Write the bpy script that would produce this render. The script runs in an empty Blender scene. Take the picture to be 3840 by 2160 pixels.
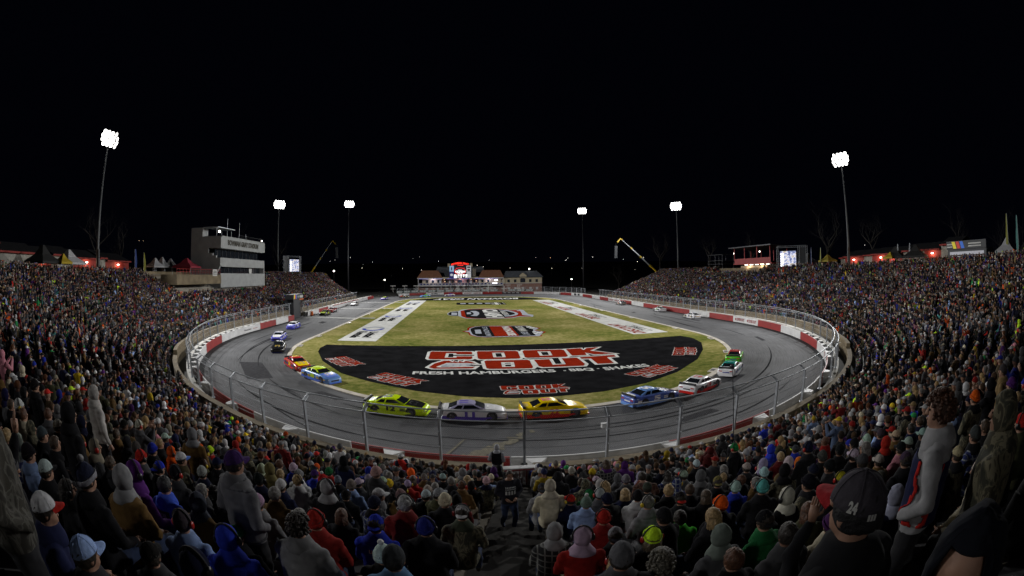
import bpy, bmesh, math, random
import numpy as np
from mathutils import Vector, Matrix, noise
from mathutils.bvhtree import BVHTree
from mathutils.geometry import tessellate_polygon
PI = math.pi
R = math.radians
rng = random.Random(11)
S = bpy.context.scene
COL = S.collection

# ------------------------------------------------------------------ camera
CAM = Vector((-6.869, -106.244, 9.246))
cd = bpy.data.cameras.new('camera')
cam = bpy.data.objects.new('camera', cd)
COL.objects.link(cam)
S.camera = cam
cd.type = 'PANO'
cd.panorama_type = 'FISHEYE_LENS_POLYNOMIAL'      # the photograph's full-frame fisheye
cd.sensor_width = 36.0
cd.sensor_fit = 'HORIZONTAL'
cd.fisheye_fov = PI
K1, K3 = 1.13, 0.0657
cd.fisheye_polynomial_k0 = 0.0
cd.fisheye_polynomial_k1 = -K1 / 18.0
cd.fisheye_polynomial_k2 = 0.0
cd.fisheye_polynomial_k3 = -K3 / 18.0 ** 3
cd.fisheye_polynomial_k4 = 0.0
cd.shift_y = -0.0463
cd.clip_start = 0.05
cd.clip_end = 4000.0
CAM_PITCH, CAM_YAW, CAM_ROLL = 0.0277, 0.11717, -0.01077
cam.matrix_world = (Matrix.Translation(CAM) @ Matrix.Rotation(-CAM_YAW, 4, 'Z') @ Matrix.Rotation(PI / 2 + CAM_PITCH, 4, 'X')
                    @ Matrix.Rotation(CAM_ROLL, 4, 'Z'))

# ------------------------------------------------------------------ world: a moonless night sky
W = bpy.data.worlds.new('World')
S.world = W
W.use_nodes = True
bg = W.node_tree.nodes['Background']
bg.inputs[0].default_value = (0.30, 0.38, 1.0, 1)
bg.inputs[1].default_value = 0.0014

# ------------------------------------------------------------------ floodlights on the six poles (heads and masts are built below)
POLES = [  # x, y, head z, watts, where its beams meet the ground, label
    (-72.0, -47.0, 33.6, 1.0, (2, -35), 'tall light pole behind the left stand, nearest on the left'),
    (72.0, -41.0, 32.7, 1.0, (-2, -35), 'tall light pole behind the right stand, nearest on the right'),
    (-72.0, 45.0, 34.6, 1.0, (2, 25), 'slim light pole between the press box and the left video screen'),
    (72.0, 43.0, 33.7, 1.0, (-2, 25), 'slim light pole behind the right stand, beside the crane'),
    (-57.0, 93.0, 41.5, .9, (0, 40), 'far light pole left of the field house, past the left crane'),
    (54.0, 110.0, 40.5, .9, (0, 40), 'far light pole right of the field house'),
]
# two more poles of the same ring stand behind the viewer and light the near turn
POLES_BACK = [(-40.0, -134.0, 34.0, (8, -66)), (40.0, -134.0, 34.0, (-8, -66))]
WATT = 235000.0


def beam(loc, aim, watt, deg, blend):
    ld = bpy.data.lights.new('floodlight_beam', 'SPOT')
    ld.energy = watt; ld.color = (1.0, 0.995, 0.98); ld.spot_size = R(deg); ld.spot_blend = blend; ld.shadow_soft_size = 1.1
    lo = bpy.data.objects.new('floodlight_beam', ld); COL.objects.link(lo); lo.location = loc
    lo.rotation_euler = (Vector((aim[0], aim[1], 0)) - lo.location).to_track_quat('-Z', 'Y').to_euler()


for px, py, pz, k, (ax, ay), _l in POLES:
    L = (px * .985, py * .985, pz)
    beam(L, (ax, ay), WATT * k * .58, 90, .75)
    beam(L, (ax, ay - (34 if py < 60 else 70)), WATT * k * .36, 62, .7)
    if 0 < py < 60: beam(L, (ax, ay + 92), WATT * .5, 80, .7)
for px, py, pz, aim in POLES_BACK:
    beam((px, py, pz), aim, WATT * .17, 37, .5)

S.view_settings.view_transform = 'Standard'
S.view_settings.look = 'None'
S.view_settings.exposure = 0.0
S.view_settings.gamma = 1.0
S.cycles.use_denoising = True
S.cycles.denoising_prefilter = 'ACCURATE'
S.cycles.denoising_input_passes = 'RGB_ALBEDO_NORMAL'
S.cycles.use_adaptive_sampling = False
S.cycles.max_bounces = 4
S.cycles.diffuse_bounces = 2
S.cycles.glossy_bounces = 2
S.cycles.transparent_max_bounces = 12
S.cycles.sample_clamp_indirect = .5
S.cycles.sample_clamp_direct = 12.0


def project(P):
    """approximate place in the 1024x576 frame; used only to pick which spectators show largest"""
    v = cam.matrix_world.inverted() @ Vector(P)
    n = math.hypot(v.x, v.y) + 1e-9
    th = math.atan2(n, -v.z)
    u = th / K1
    for _ in range(5):
        u -= (K1 * u + K3 * u ** 3 - th) / (K1 + 3 * K3 * u * u)
    return 512 + 512 * u * v.x / n, 261.3 - 512 * u * v.y / n


# ------------------------------------------------------------------ materials
MATS = {}


def mat(name, color=(.5, .5, .5), rough=.7, metal=0.0, var=0.12, scale=3.0, bump=0.0, emis=None, estr=1.0, objcol=False, spec=.5, attr=None, detail=4):
    if name in MATS:
        return MATS[name]
    m = bpy.data.materials.new(name)
    m.use_nodes = True
    nt = m.node_tree
    b = nt.nodes['Principled BSDF']
    b.inputs['Roughness'].default_value = rough
    b.inputs['Metallic'].default_value = metal
    b.inputs['Specular IOR Level'].default_value = spec
    if spec == 0: b.inputs['IOR'].default_value = 1.0
    tc = nt.nodes.new('ShaderNodeTexCoord')
    nz = nt.nodes.new('ShaderNodeTexNoise')
    nz.inputs['Scale'].default_value = scale
    nz.inputs['Detail'].default_value = detail
    nt.links.new(tc.outputs['Object'], nz.inputs['Vector'])
    mr = nt.nodes.new('ShaderNodeMapRange')
    mr.inputs['From Min'].default_value = .3
    mr.inputs['From Max'].default_value = .7
    mr.inputs['To Min'].default_value = 1 - var
    mr.inputs['To Max'].default_value = 1 + var
    nt.links.new(nz.outputs['Fac'], mr.inputs['Value'])
    mx = nt.nodes.new('ShaderNodeVectorMath')
    mx.operation = 'SCALE'
    if objcol:
        oi = nt.nodes.new('ShaderNodeObjectInfo')
        nt.links.new(oi.outputs['Color'], mx.inputs[0])
    elif attr:
        at = nt.nodes.new('ShaderNodeAttribute')
        at.attribute_name = attr
        nt.links.new(at.outputs['Color'], mx.inputs[0])
    else:
        mx.inputs[0].default_value = color[:3]
    nt.links.new(mr.outputs['Result'], mx.inputs['Scale'])
    nt.links.new(mx.outputs['Vector'], b.inputs['Base Color'])
    if bump:
        bp = nt.nodes.new('ShaderNodeBump')
        bp.inputs['Strength'].default_value = bump
        bp.inputs['Distance'].default_value = .02
        nt.links.new(nz.outputs['Fac'], bp.inputs['Height'])
        nt.links.new(bp.outputs['Normal'], b.inputs['Normal'])
    if emis:
        b.inputs['Emission Color'].default_value = (*emis, 1)
        b.inputs['Emission Strength'].default_value = estr
        m.cycles.emission_sampling = 'NONE' if estr < 40 or 'lamp' in name else 'AUTO'
    MATS[name] = m
    return m


def N(nt, t, **kw):
    n = nt.nodes.new(t)
    for k, v in kw.items():
        if k.startswith('i_'):
            n.inputs[k[2:].replace('_', ' ')].default_value = v
        else:
            setattr(n, k, v)
    return n


def ramp(nt, stops):
    n = nt.nodes.new('ShaderNodeValToRGB')
    e = n.color_ramp.elements
    while len(e) > 1:
        e.remove(e[-1])
    e[0].position = stops[0][0]
    e[0].color = (*stops[0][1], 1)
    for p_, c_ in stops[1:]:
        q = e.new(p_)
        q.color = (*c_, 1)
    return n


def grass_mat():
    m = bpy.data.materials.new('turf'); m.use_nodes = True; nt = m.node_tree; b = nt.nodes['Principled BSDF']
    b.inputs['Roughness'].default_value = .95; b.inputs['Specular IOR Level'].default_value = 0; b.inputs['IOR'].default_value = 1.0
    tc = N(nt, 'ShaderNodeTexCoord')
    n1 = N(nt, 'ShaderNodeTexNoise', i_Scale=.09, i_Detail=6.0, i_Roughness=.62)
    n2 = N(nt, 'ShaderNodeTexNoise', i_Scale=1.3, i_Detail=8.0, i_Roughness=.7)
    n3 = N(nt, 'ShaderNodeTexNoise', i_Scale=9.0, i_Detail=4.0)
    for n in (n1, n2, n3):
        nt.links.new(tc.outputs['Object'], n.inputs['Vector'])
    a = N(nt, 'ShaderNodeMath', operation='ADD'); nt.links.new(n1.outputs['Fac'], a.inputs[0]); nt.links.new(n2.outputs['Fac'], a.inputs[1])
    h = N(nt, 'ShaderNodeMath', operation='MULTIPLY'); nt.links.new(a.outputs[0], h.inputs[0]); h.inputs[1].default_value = .5
    r = ramp(nt, [(.38, (.075, .098, .021)), (.46, (.14, .147, .037)), (.53, (.22, .20, .068)), (.62, (.34, .295, .125))])
    nt.links.new(h.outputs[0], r.inputs[0])
    s = N(nt, 'ShaderNodeMapRange'); s.inputs['To Min'].default_value = .72; s.inputs['To Max'].default_value = 1.28
    nt.links.new(n3.outputs['Fac'], s.inputs['Value'])
    mm = N(nt, 'ShaderNodeVectorMath', operation='SCALE'); nt.links.new(r.outputs[0], mm.inputs[0]); nt.links.new(s.outputs[0], mm.inputs['Scale'])
    nt.links.new(mm.outputs[0], b.inputs['Base Color'])
    bp = N(nt, 'ShaderNodeBump'); bp.inputs['Strength'].default_value = .5; bp.inputs['Distance'].default_value = .05
    nt.links.new(n3.outputs['Fac'], bp.inputs['Height']); nt.links.new(bp.outputs[0], b.inputs['Normal'])
    MATS['turf'] = m
    return m


def asphalt_mat():
    m = bpy.data.materials.new('asphalt'); m.use_nodes = True; nt = m.node_tree; b = nt.nodes['Principled BSDF']
    b.inputs['Roughness'].default_value = .85; b.inputs['Specular IOR Level'].default_value = .2
    tc = N(nt, 'ShaderNodeTexCoord')
    n1 = N(nt, 'ShaderNodeTexNoise', i_Scale=.22, i_Detail=6.0, i_Roughness=.6)
    n2 = N(nt, 'ShaderNodeTexNoise', i_Scale=14.0, i_Detail=6.0)
    nt.links.new(tc.outputs['Object'], n1.inputs['Vector']); nt.links.new(tc.outputs['Object'], n2.inputs['Vector'])
    # worn racing groove: the attribute holds metres out from the inner kerb (real rubber laid by the cars)
    at = N(nt, 'ShaderNodeAttribute'); at.attribute_name = 'lane'
    st = N(nt, 'ShaderNodeTexNoise', i_Scale=1.0, i_Detail=5.0, i_Roughness=.7)
    cm = N(nt, 'ShaderNodeCombineXYZ')
    sx = N(nt, 'ShaderNodeSeparateXYZ'); nt.links.new(at.outputs['Vector'], sx.inputs[0])
    k1 = N(nt, 'ShaderNodeMath', operation='MULTIPLY'); k1.inputs[1].default_value = 90.0; nt.links.new(sx.outputs[0], k1.inputs[0])
    k2 = N(nt, 'ShaderNodeMath', operation='MULTIPLY'); k2.inputs[1].default_value = 30.0; nt.links.new(sx.outputs[1], k2.inputs[0])
    nt.links.new(k1.outputs[0], cm.inputs[0]); nt.links.new(k2.outputs[0], cm.inputs[1])
    nt.links.new(cm.outputs[0], st.inputs['Vector'])
    g = ramp(nt, [(0.0, (1.1,) * 3), (.10, (.84,) * 3), (.28, (.74,) * 3), (.5, (1.0,) * 3), (.72, (1.15,) * 3), (.84, (1.0,) * 3), (.92, (.6,) * 3)])
    nt.links.new(sx.outputs[0], g.inputs[0])
    r1 = N(nt, 'ShaderNodeMapRange'); r1.inputs['From Min'].default_value = .3; r1.inputs['From Max'].default_value = .7
    r1.inputs['To Min'].default_value = .8; r1.inputs['To Max'].default_value = 1.2; nt.links.new(n1.outputs['Fac'], r1.inputs['Value'])
    r2 = N(nt, 'ShaderNodeMapRange'); r2.inputs['From Min'].default_value = .3; r2.inputs['From Max'].default_value = .7
    r2.inputs['To Min'].default_value = .8; r2.inputs['To Max'].default_value = 1.2; nt.links.new(n2.outputs['Fac'], r2.inputs['Value'])
    r3 = ramp(nt, [(.34, (.55,) * 3), (.47, (.95,) * 3), (.66, (1.22,) * 3)]); nt.links.new(st.outputs['Fac'], r3.inputs[0])
    a = N(nt, 'ShaderNodeMath', operation='MULTIPLY'); nt.links.new(r1.outputs[0], a.inputs[0]); nt.links.new(r2.outputs[0], a.inputs[1])
    c = N(nt, 'ShaderNodeVectorMath', operation='MULTIPLY'); nt.links.new(g.outputs[0], c.inputs[0]); nt.links.new(r3.outputs[0], c.inputs[1])
    d = N(nt, 'ShaderNodeVectorMath', operation='MULTIPLY'); nt.links.new(c.outputs[0], d.inputs[0]); d.inputs[1].default_value = (.082, .083, .088)
    e = N(nt, 'ShaderNodeVectorMath', operation='SCALE'); nt.links.new(d.outputs[0], e.inputs[0]); nt.links.new(a.outputs[0], e.inputs['Scale'])
    nt.links.new(e.outputs[0], b.inputs['Base Color'])
    bp = N(nt, 'ShaderNodeBump'); bp.inputs['Strength'].default_value = .3; bp.inputs['Distance'].default_value = .01
    nt.links.new(n2.outputs['Fac'], bp.inputs['Height']); nt.links.new(bp.outputs[0], b.inputs['Normal'])
    MATS['asphalt'] = m
    return m


def brick_mat(name, c1, c2, mortar, scale=1.0, bw=.5, rh=.25):
    m = bpy.data.materials.new(name); m.use_nodes = True; nt = m.node_tree; b = nt.nodes['Principled BSDF']
    b.inputs['Roughness'].default_value = .85
    tc = N(nt, 'ShaderNodeTexCoord'); sp = N(nt, 'ShaderNodeSeparateXYZ'); cb = N(nt, 'ShaderNodeCombineXYZ')
    ad = N(nt, 'ShaderNodeMath', operation='ADD')
    nt.links.new(tc.outputs['Object'], sp.inputs[0]); nt.links.new(sp.outputs[0], ad.inputs[0]); nt.links.new(sp.outputs[1], ad.inputs[1])
    nt.links.new(ad.outputs[0], cb.inputs[0]); nt.links.new(sp.outputs[2], cb.inputs[1])
    br = N(nt, 'ShaderNodeTexBrick'); br.inputs['Color1'].default_value = (*c1, 1); br.inputs['Color2'].default_value = (*c2, 1)
    br.inputs['Mortar'].default_value = (*mortar, 1); br.inputs['Scale'].default_value = scale
    br.inputs['Brick Width'].default_value = bw; br.inputs['Row Height'].default_value = rh; br.inputs['Mortar Size'].default_value = .02
    nt.links.new(cb.outputs[0], br.inputs['Vector']); nt.links.new(br.outputs['Color'], b.inputs['Base Color'])
    MATS[name] = m
    return m


def camo_mat(name, cols, scale=9.0):
    m = bpy.data.materials.new(name); m.use_nodes = True; nt = m.node_tree; b = nt.nodes['Principled BSDF']
    b.inputs['Roughness'].default_value = .95
    tc = N(nt, 'ShaderNodeTexCoord'); nz = N(nt, 'ShaderNodeTexNoise', i_Scale=scale, i_Detail=2.5, i_Distortion=1.2)
    mp = N(nt, 'ShaderNodeMapping'); mp.inputs['Scale'].default_value = (1, 1, .55)
    nt.links.new(tc.outputs['Object'], mp.inputs[0]); nt.links.new(mp.outputs[0], nz.inputs['Vector'])
    r = ramp(nt, [(0, cols[0]), (.44, cols[1]), (.5, cols[2]), (.58, cols[3])]); r.color_ramp.interpolation = 'CONSTANT'
    nt.links.new(nz.outputs['Fac'], r.inputs[0]); nt.links.new(r.outputs[0], b.inputs['Base Color'])
    MATS[name] = m
    return m


def plaid_mat(name, c0, c1, scale=22):
    m = bpy.data.materials.new(name); m.use_nodes = True; nt = m.node_tree; b = nt.nodes['Principled BSDF']
    b.inputs['Roughness'].default_value = .95
    tc = N(nt, 'ShaderNodeTexCoord'); o = []
    for ax in ('X', 'Z'):
        w = N(nt, 'ShaderNodeTexWave', wave_type='BANDS', bands_direction=ax, i_Scale=scale / 6.0)
        nt.links.new(tc.outputs['Object'], w.inputs['Vector']); r = ramp(nt, [(.86, (0, 0, 0)), (.93, (1, 1, 1))])
        nt.links.new(w.outputs['Fac'], r.inputs[0]); o.append(r)
    mx = N(nt, 'ShaderNodeMath', operation='MAXIMUM'); nt.links.new(o[0].outputs[0], mx.inputs[0]); nt.links.new(o[1].outputs[0], mx.inputs[1])
    mi = N(nt, 'ShaderNodeMix', data_type='RGBA'); nt.links.new(mx.outputs[0], mi.inputs['Factor'])
    mi.inputs[6].default_value = (*c0, 1); mi.inputs[7].default_value = (*c1, 1)
    nt.links.new(mi.outputs[2], b.inputs['Base Color'])
    MATS[name] = m
    return m


def checker_mat(name, scale):
    m = bpy.data.materials.new(name); m.use_nodes = True; nt = m.node_tree; b = nt.nodes['Principled BSDF']
    b.inputs['Roughness'].default_value = .9
    tc = N(nt, 'ShaderNodeTexCoord'); ck = N(nt, 'ShaderNodeTexChecker', i_Scale=scale)
    ck.inputs['Color1'].default_value = (.6, .6, .6, 1); ck.inputs['Color2'].default_value = (.015, .015, .015, 1)
    nt.links.new(tc.outputs['Object'], ck.inputs['Vector']); nt.links.new(ck.outputs['Color'], b.inputs['Base Color'])
    MATS[name] = m
    return m


def mesh_mat(name, scale, wire, col, rough=.5, alpha=None):
    """chain link: wires crossing on the diagonal, the rest open"""
    m = bpy.data.materials.new(name); m.use_nodes = True; nt = m.node_tree; b = nt.nodes['Principled BSDF']
    b.inputs['Base Color'].default_value = (*col, 1); b.inputs['Metallic'].default_value = .6; b.inputs['Roughness'].default_value = rough
    uv = N(nt, 'ShaderNodeAttribute'); uv.attribute_name = 'lane'
    sp = N(nt, 'ShaderNodeSeparateXYZ'); nt.links.new(uv.outputs['Vector'], sp.inputs[0]); fs = []
    for sgn in (1, -1):
        k = N(nt, 'ShaderNodeMath', operation='MULTIPLY_ADD'); nt.links.new(sp.outputs[1], k.inputs[0]); k.inputs[1].default_value = sgn; nt.links.new(sp.outputs[0], k.inputs[2])
        s = N(nt, 'ShaderNodeMath', operation='MULTIPLY'); nt.links.new(k.outputs[0], s.inputs[0]); s.inputs[1].default_value = scale
        f = N(nt, 'ShaderNodeMath', operation='FRACT'); nt.links.new(s.outputs[0], f.inputs[0])
        l = N(nt, 'ShaderNodeMath', operation='LESS_THAN'); nt.links.new(f.outputs[0], l.inputs[0]); l.inputs[1].default_value = wire; fs.append(l)
    mx = N(nt, 'ShaderNodeMath', operation='MAXIMUM'); nt.links.new(fs[0].outputs[0], mx.inputs[0]); nt.links.new(fs[1].outputs[0], mx.inputs[1])
    nt.links.new(mx.outputs[0], b.inputs['Alpha'])
    MATS[name] = m
    return m


grass_mat(); asphalt_mat()
mat('black_paint', (.011, .011, .012), .95, var=.35, scale=.6, spec=0)
mat('white_paint', (.52, .52, .50), .85, var=.14, scale=.8, spec=0)
mat('logo_red', (.21, .016, .006), .85, var=.18, scale=1.2, spec=0)
mat('logo_grey', (.30, .32, .36), .85, var=.12, spec=0)
mat('logo_blue', (.03, .05, .32), .85, spec=0)
mat('wall_red', (.27, .014, .013), .55, var=.2, scale=.7)
mat('wall_white', (.60, .60, .60), .55, var=.14, scale=.7)
mat('wall_black', (.015, .017, .022), .55)
mat('concrete', (.30, .27, .22), .9, var=.3, scale=.5, bump=.3)
mat('tan_concrete', (.16, .125, .075), .9, var=.32, scale=.7, bump=.3)
mat('pale_concrete', (.46, .45, .42), .9, var=.16, scale=.6)
mat('kerb_concrete', (.42, .38, .32), .9, var=.25, scale=.9)
mat('ground', (.035, .035, .03), .95, var=.4, scale=.05)
mat('galvanised', (.34, .36, .39), .5, .45, var=.15, scale=4)
mat('bench_metal', (.16, .16, .165), .75, .2, var=.2)
mat('dark_metal', (.05, .05, .055), .5, .6)
mat('pole_steel', (.10, .105, .11), .6, .3)
mat('bark', (.022, .019, .016), .95)
mat('lamp_face', (1, 1, 1), emis=(1, .98, .93), estr=7.0)
mat('small_lamp', (1, 1, 1), emis=(1, .93, .8), estr=5.0)
mat('warm_lamp', (1, 1, 1), emis=(1, .62, .3), estr=4.0)
mat('red_lamp', (1, .1, .1), emis=(1, .05, .03), estr=3.0)
mat('neon_red', (.5, .02, .01), emis=(1, .03, .015), estr=1.6)
mat('glass_dark', (.012, .015, .02), .08, spec=.8, var=.05)
mat('tyre', (.015, .015, .015), .8)
mat('rim', (.12, .12, .13), .35, .8)
mat('car_paint', objcol=True, rough=.22, var=.03, spec=.7)
mat('car_black', (.015, .015, .016), .5)
mat('skin', (.34, .19, .13), .6, var=.08, scale=12)
mat('skin_deep', (.16, .08, .05), .6, var=.08, scale=12)
mat('cloth', objcol=True, rough=.95, var=.28, scale=7, bump=.5, spec=.15)
mat('hat_cloth', objcol=True, rough=.95, var=.16, scale=25, bump=.6, spec=.15)
mat('hair', objcol=True, rough=.6, var=.45, scale=30, bump=.9)
mat('denim', (.02, .035, .085), .9, var=.3, scale=9)
mat('black_cloth', (.012, .012, .015), .95, var=.3)
mat('khaki', (.12, .09, .055), .95, var=.2)
mat('shoe', (.03, .025, .02), .7)
mat('plastic', objcol=True, rough=.3, var=.03)
mat('crowd', attr='Col', rough=.9, var=.12, scale=9, spec=.2)
camo_mat('camo', [(.03, .03, .02), (.07, .065, .04), (.14, .125, .08), (.045, .04, .025)])
camo_mat('camo_pale', [(.02, .018, .014), (.045, .042, .034), (.075, .072, .062), (.03, .027, .02)], 12)
plaid_mat('plaid_dark', (.012, .012, .014), (.16, .16, .15))
plaid_mat('plaid_blue', (.02, .03, .12), (.25, .27, .3))
plaid_mat('plaid_rust', (.05, .015, .01), (.10, .05, .03))
checker_mat('checker', 1.2)
checker_mat('checker_small', 38)
brick_mat('brick', (.20, .075, .05), (.26, .11, .08), (.3, .27, .24), 1, .5, .18)
brick_mat('roof_brown', (.20, .085, .045), (.24, .11, .06), (.12, .05, .03), 1, .9, .35)
brick_mat('roof_slate', (.075, .085, .10), (.10, .11, .13), (.05, .055, .06), 1, .9, .35)
mesh_mat('chain_link', 11.0, .026, (.5, .52, .55))


# ------------------------------------------------------------------ object helpers
def tag(o, label=None, cat=None, group=None, kind=None):
    if label: o['label'] = label
    if cat: o['category'] = cat
    if group: o['group'] = group
    if kind: o['kind'] = kind
    return o


def empty(name, loc=(0, 0, 0), rz=0.0, **kw):
    o = bpy.data.objects.new(name, None)
    o.empty_display_size = .3
    COL.objects.link(o)
    o.location = loc
    o.rotation_euler = (0, 0, rz)
    return tag(o, **kw)


class MB:
    def __init__(s):
        s.v = []; s.f = []; s.m = []; s.mi = 0

    def add(s, vs, fs, mi=None):
        b = len(s.v); s.v += [tuple(v) for v in vs]
        for f in fs:
            s.f.append(tuple(b + i for i in f)); s.m.append(s.mi if mi is None else mi)
        return s

    def box(s, c, d, rz=0.0, mi=None, M=None):
        x, y, z = d[0] / 2, d[1] / 2, d[2] / 2
        vs = [(-x, -y, -z), (x, -y, -z), (x, y, -z), (-x, y, -z), (-x, -y, z), (x, -y, z), (x, y, z), (-x, y, z)]
        cs, sn = math.cos(rz), math.sin(rz)
        vs = [(c[0] + cs * a - sn * b, c[1] + sn * a + cs * b, c[2] + e) for a, b, e in vs]
        return s.add(vs, [(0, 3, 2, 1), (4, 5, 6, 7), (0, 1, 5, 4), (1, 2, 6, 5), (2, 3, 7, 6), (3, 0, 4, 7)], mi)

    def tube(s, pts, rs, n=8, mi=None, cap=True):
        pts = [Vector(p) for p in pts]
        if not hasattr(rs, '__len__'): rs = [rs] * len(pts)
        vs = []; prev = None
        for i, p in enumerate(pts):
            t = (pts[min(i + 1, len(pts) - 1)] - pts[max(i - 1, 0)])
            t = t.normalized() if t.length > 1e-9 else Vector((0, 0, 1))
            if prev is None:
                a = Vector((0, 0, 1)) if abs(t.z) < .9 else Vector((1, 0, 0))
                u = t.cross(a).normalized()
            else:
                u = (prev - t * prev.dot(t)).normalized()
            prev = u; w = t.cross(u)
            for k in range(n):
                an = 2 * PI * k / n
                vs.append(p + (u * math.cos(an) + w * math.sin(an)) * rs[i])
        fs = []
        for i in range(len(pts) - 1):
            for k in range(n):
                a = i * n + k; b = i * n + (k + 1) % n
                fs.append((a, b, b + n, a + n))
        if cap:
            fs.append(tuple(range(n - 1, -1, -1))); fs.append(tuple((len(pts) - 1) * n + k for k in range(n)))
        return s.add(vs, fs, mi)

    def rings(s, rings, mi=None, cap=True):
        n = len(rings[0]); vs = [v for r in rings for v in r]; fs = []
        for i in range(len(rings) - 1):
            for k in range(n):
                a = i * n + k; b = i * n + (k + 1) % n
                fs.append((a, b, b + n, a + n))
        if cap:
            fs.append(tuple(range(n - 1, -1, -1))); fs.append(tuple((len(rings) - 1) * n + k for k in range(n)))
        return s.add(vs, fs, mi)

    def ell(s, c, r, nu=12, nv=8, mi=None, M=None):
        vs = [(0, 0, 1)]; fs = []
        for j in range(1, nv):
            t = PI * j / nv
            for i in range(nu):
                a = 2 * PI * i / nu; vs.append((math.sin(t) * math.cos(a), math.sin(t) * math.sin(a), math.cos(t)))
        vs.append((0, 0, -1)); L = len(vs) - 1
        for i in range(nu): fs.append((0, 1 + i, 1 + (i + 1) % nu))
        for j in range(nv - 2):
            for i in range(nu):
                a = 1 + j * nu + i; b = 1 + j * nu + (i + 1) % nu; fs.append((a, a + nu, b + nu, b))
        for i in range(nu): fs.append((L, 1 + (nv - 2) * nu + (i + 1) % nu, 1 + (nv - 2) * nu + i))
        vs = [Vector((v[0] * r[0], v[1] * r[1], v[2] * r[2])) for v in vs]
        if M is not None: vs = [M @ v for v in vs]
        return s.add([v + Vector(c) for v in vs], fs, mi)

    def poly(s, loops, z, mi=None):
        """filled polygon with holes, lying at height z"""
        L = [[Vector((p[0], p[1], 0)) for p in l] for l in loops]
        tr = tessellate_polygon(L); flat = [p for l in L for p in l]
        fs = []
        for t in tr:
            a, b, c = (flat[i] for i in t)
            fs.append(tuple(t) if (b - a).cross(c - a).z > 0 else (t[0], t[2], t[1]))
        return s.add([(p.x, p.y, z) for p in flat], fs, mi)

    def prism(s, pts, ax, a0, a1, mi=None):
        """extrude a polygon; ax 'x': pts are (y,z), 'y': (x,z), 'z': (x,y)"""
        def P(p, a): return {'x': (a, p[0], p[1]), 'y': (p[0], a, p[1]), 'z': (p[0], p[1], a)}[ax]
        n = len(pts); vs = [P(p, a0) for p in pts] + [P(p, a1) for p in pts]
        tr = tessellate_polygon([[Vector((p[0], p[1], 0)) for p in pts]])
        fs = [tuple(t) for t in tr] + [tuple(n + i for i in t) for t in tr]
        fs += [(i, (i + 1) % n, n + (i + 1) % n, n + i) for i in range(n)]
        return s.add(vs, fs, mi)

    def mesh(s, name, mats, smooth=False, fix=False):
        me = bpy.data.meshes.new(name)
        me.from_pydata(s.v, [], s.f)
        for m in mats: me.materials.append(MATS[m] if isinstance(m, str) else m)
        if len(mats) > 1: me.polygons.foreach_set('material_index', s.m)
        if smooth: me.polygons.foreach_set('use_smooth', [True] * len(s.f))
        if fix:
            bm = bmesh.new(); bm.from_mesh(me); bmesh.ops.recalc_face_normals(bm, faces=bm.faces[:]); bm.to_mesh(me); bm.free()
        me.update()
        return me

    def build(s, name, mats, parent=None, smooth=False, fix=True, loc=None, rz=None, color=None, **kw):
        if not isinstance(mats, (list, tuple)): mats = [mats]
        o = bpy.data.objects.new(name, s.mesh(name, mats, smooth, fix))
        COL.objects.link(o)
        if parent: o.parent = parent
        if loc is not None: o.location = loc
        if rz is not None: o.rotation_euler = (0, 0, rz)
        if color: o.color = (*color, 1)
        return tag(o, **kw)


def put(name, me, parent=None, loc=None, rz=None, color=None, **kw):
    o = bpy.data.objects.new(name, me)
    COL.objects.link(o)
    if parent: o.parent = parent
    if loc is not None: o.location = loc
    if rz is not None: o.rotation_euler = (0, 0, rz)
    if color: o.color = (*color, 1)
    return tag(o, **kw)


_txt = {}


def text_geo(st, bold=0.0):
    """flat triangles of a word, bounding box normalised to 1 x 1"""
    key = (st, bold)
    if key in _txt: return _txt[key]
    cu = bpy.data.curves.new('t', 'FONT'); cu.body = st; cu.offset = bold; cu.resolution_u = 3
    o = bpy.data.objects.new('t', cu); COL.objects.link(o)
    dg = bpy.context.evaluated_depsgraph_get(); me = o.evaluated_get(dg).to_mesh()
    vs = [v.co.copy() for v in me.vertices]; fs = [tuple(p.vertices) for p in me.polygons]
    o.evaluated_get(dg).to_mesh_clear(); bpy.data.objects.remove(o); bpy.data.curves.remove(cu)
    x0 = min(v.x for v in vs); x1 = max(v.x for v in vs); y0 = min(v.y for v in vs); y1 = max(v.y for v in vs)
    r = ([((v.x - x0) / (x1 - x0), (v.y - y0) / (y1 - y0)) for v in vs], fs, (x1 - x0) / (y1 - y0))
    _txt[key] = r
    return r


def add_text(mb, st, O, Rt, U, mi=None, bold=0.02):
    """word laid between three corners: O lower left, Rt lower right, U upper left"""
    vs, fs, _a = text_geo(st, bold)
    O, Rt, U = Vector(O), Vector(Rt), Vector(U)
    mb.add([O + (Rt - O) * a + (U - O) * b for a, b in vs], fs, mi)


def inset(loop, d):
    """move every edge of a closed polygon outwards by d (negative: inwards)"""
    n = len(loop); A = sum(loop[i][0] * loop[(i + 1) % n][1] - loop[(i + 1) % n][0] * loop[i][1] for i in range(n))
    sg = 1 if A > 0 else -1; out = []
    for i in range(n):
        p, q, r = Vector(loop[i - 1]), Vector(loop[i]), Vector(loop[(i + 1) % n])
        e1 = (q - p).normalized(); e2 = (r - q).normalized()
        n1 = Vector((e1.y, -e1.x)) * sg; n2 = Vector((e2.y, -e2.x)) * sg
        b = n1 + n2
        if b.length < .35: b = b.normalized() * .35 if b.length > 1e-6 else n1
        k = min(2.0 / max(b.length ** 2, 1e-6), 2.2)
        q2 = q + b * d * k; out.append((q2.x, q2.y))
    return out


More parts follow.
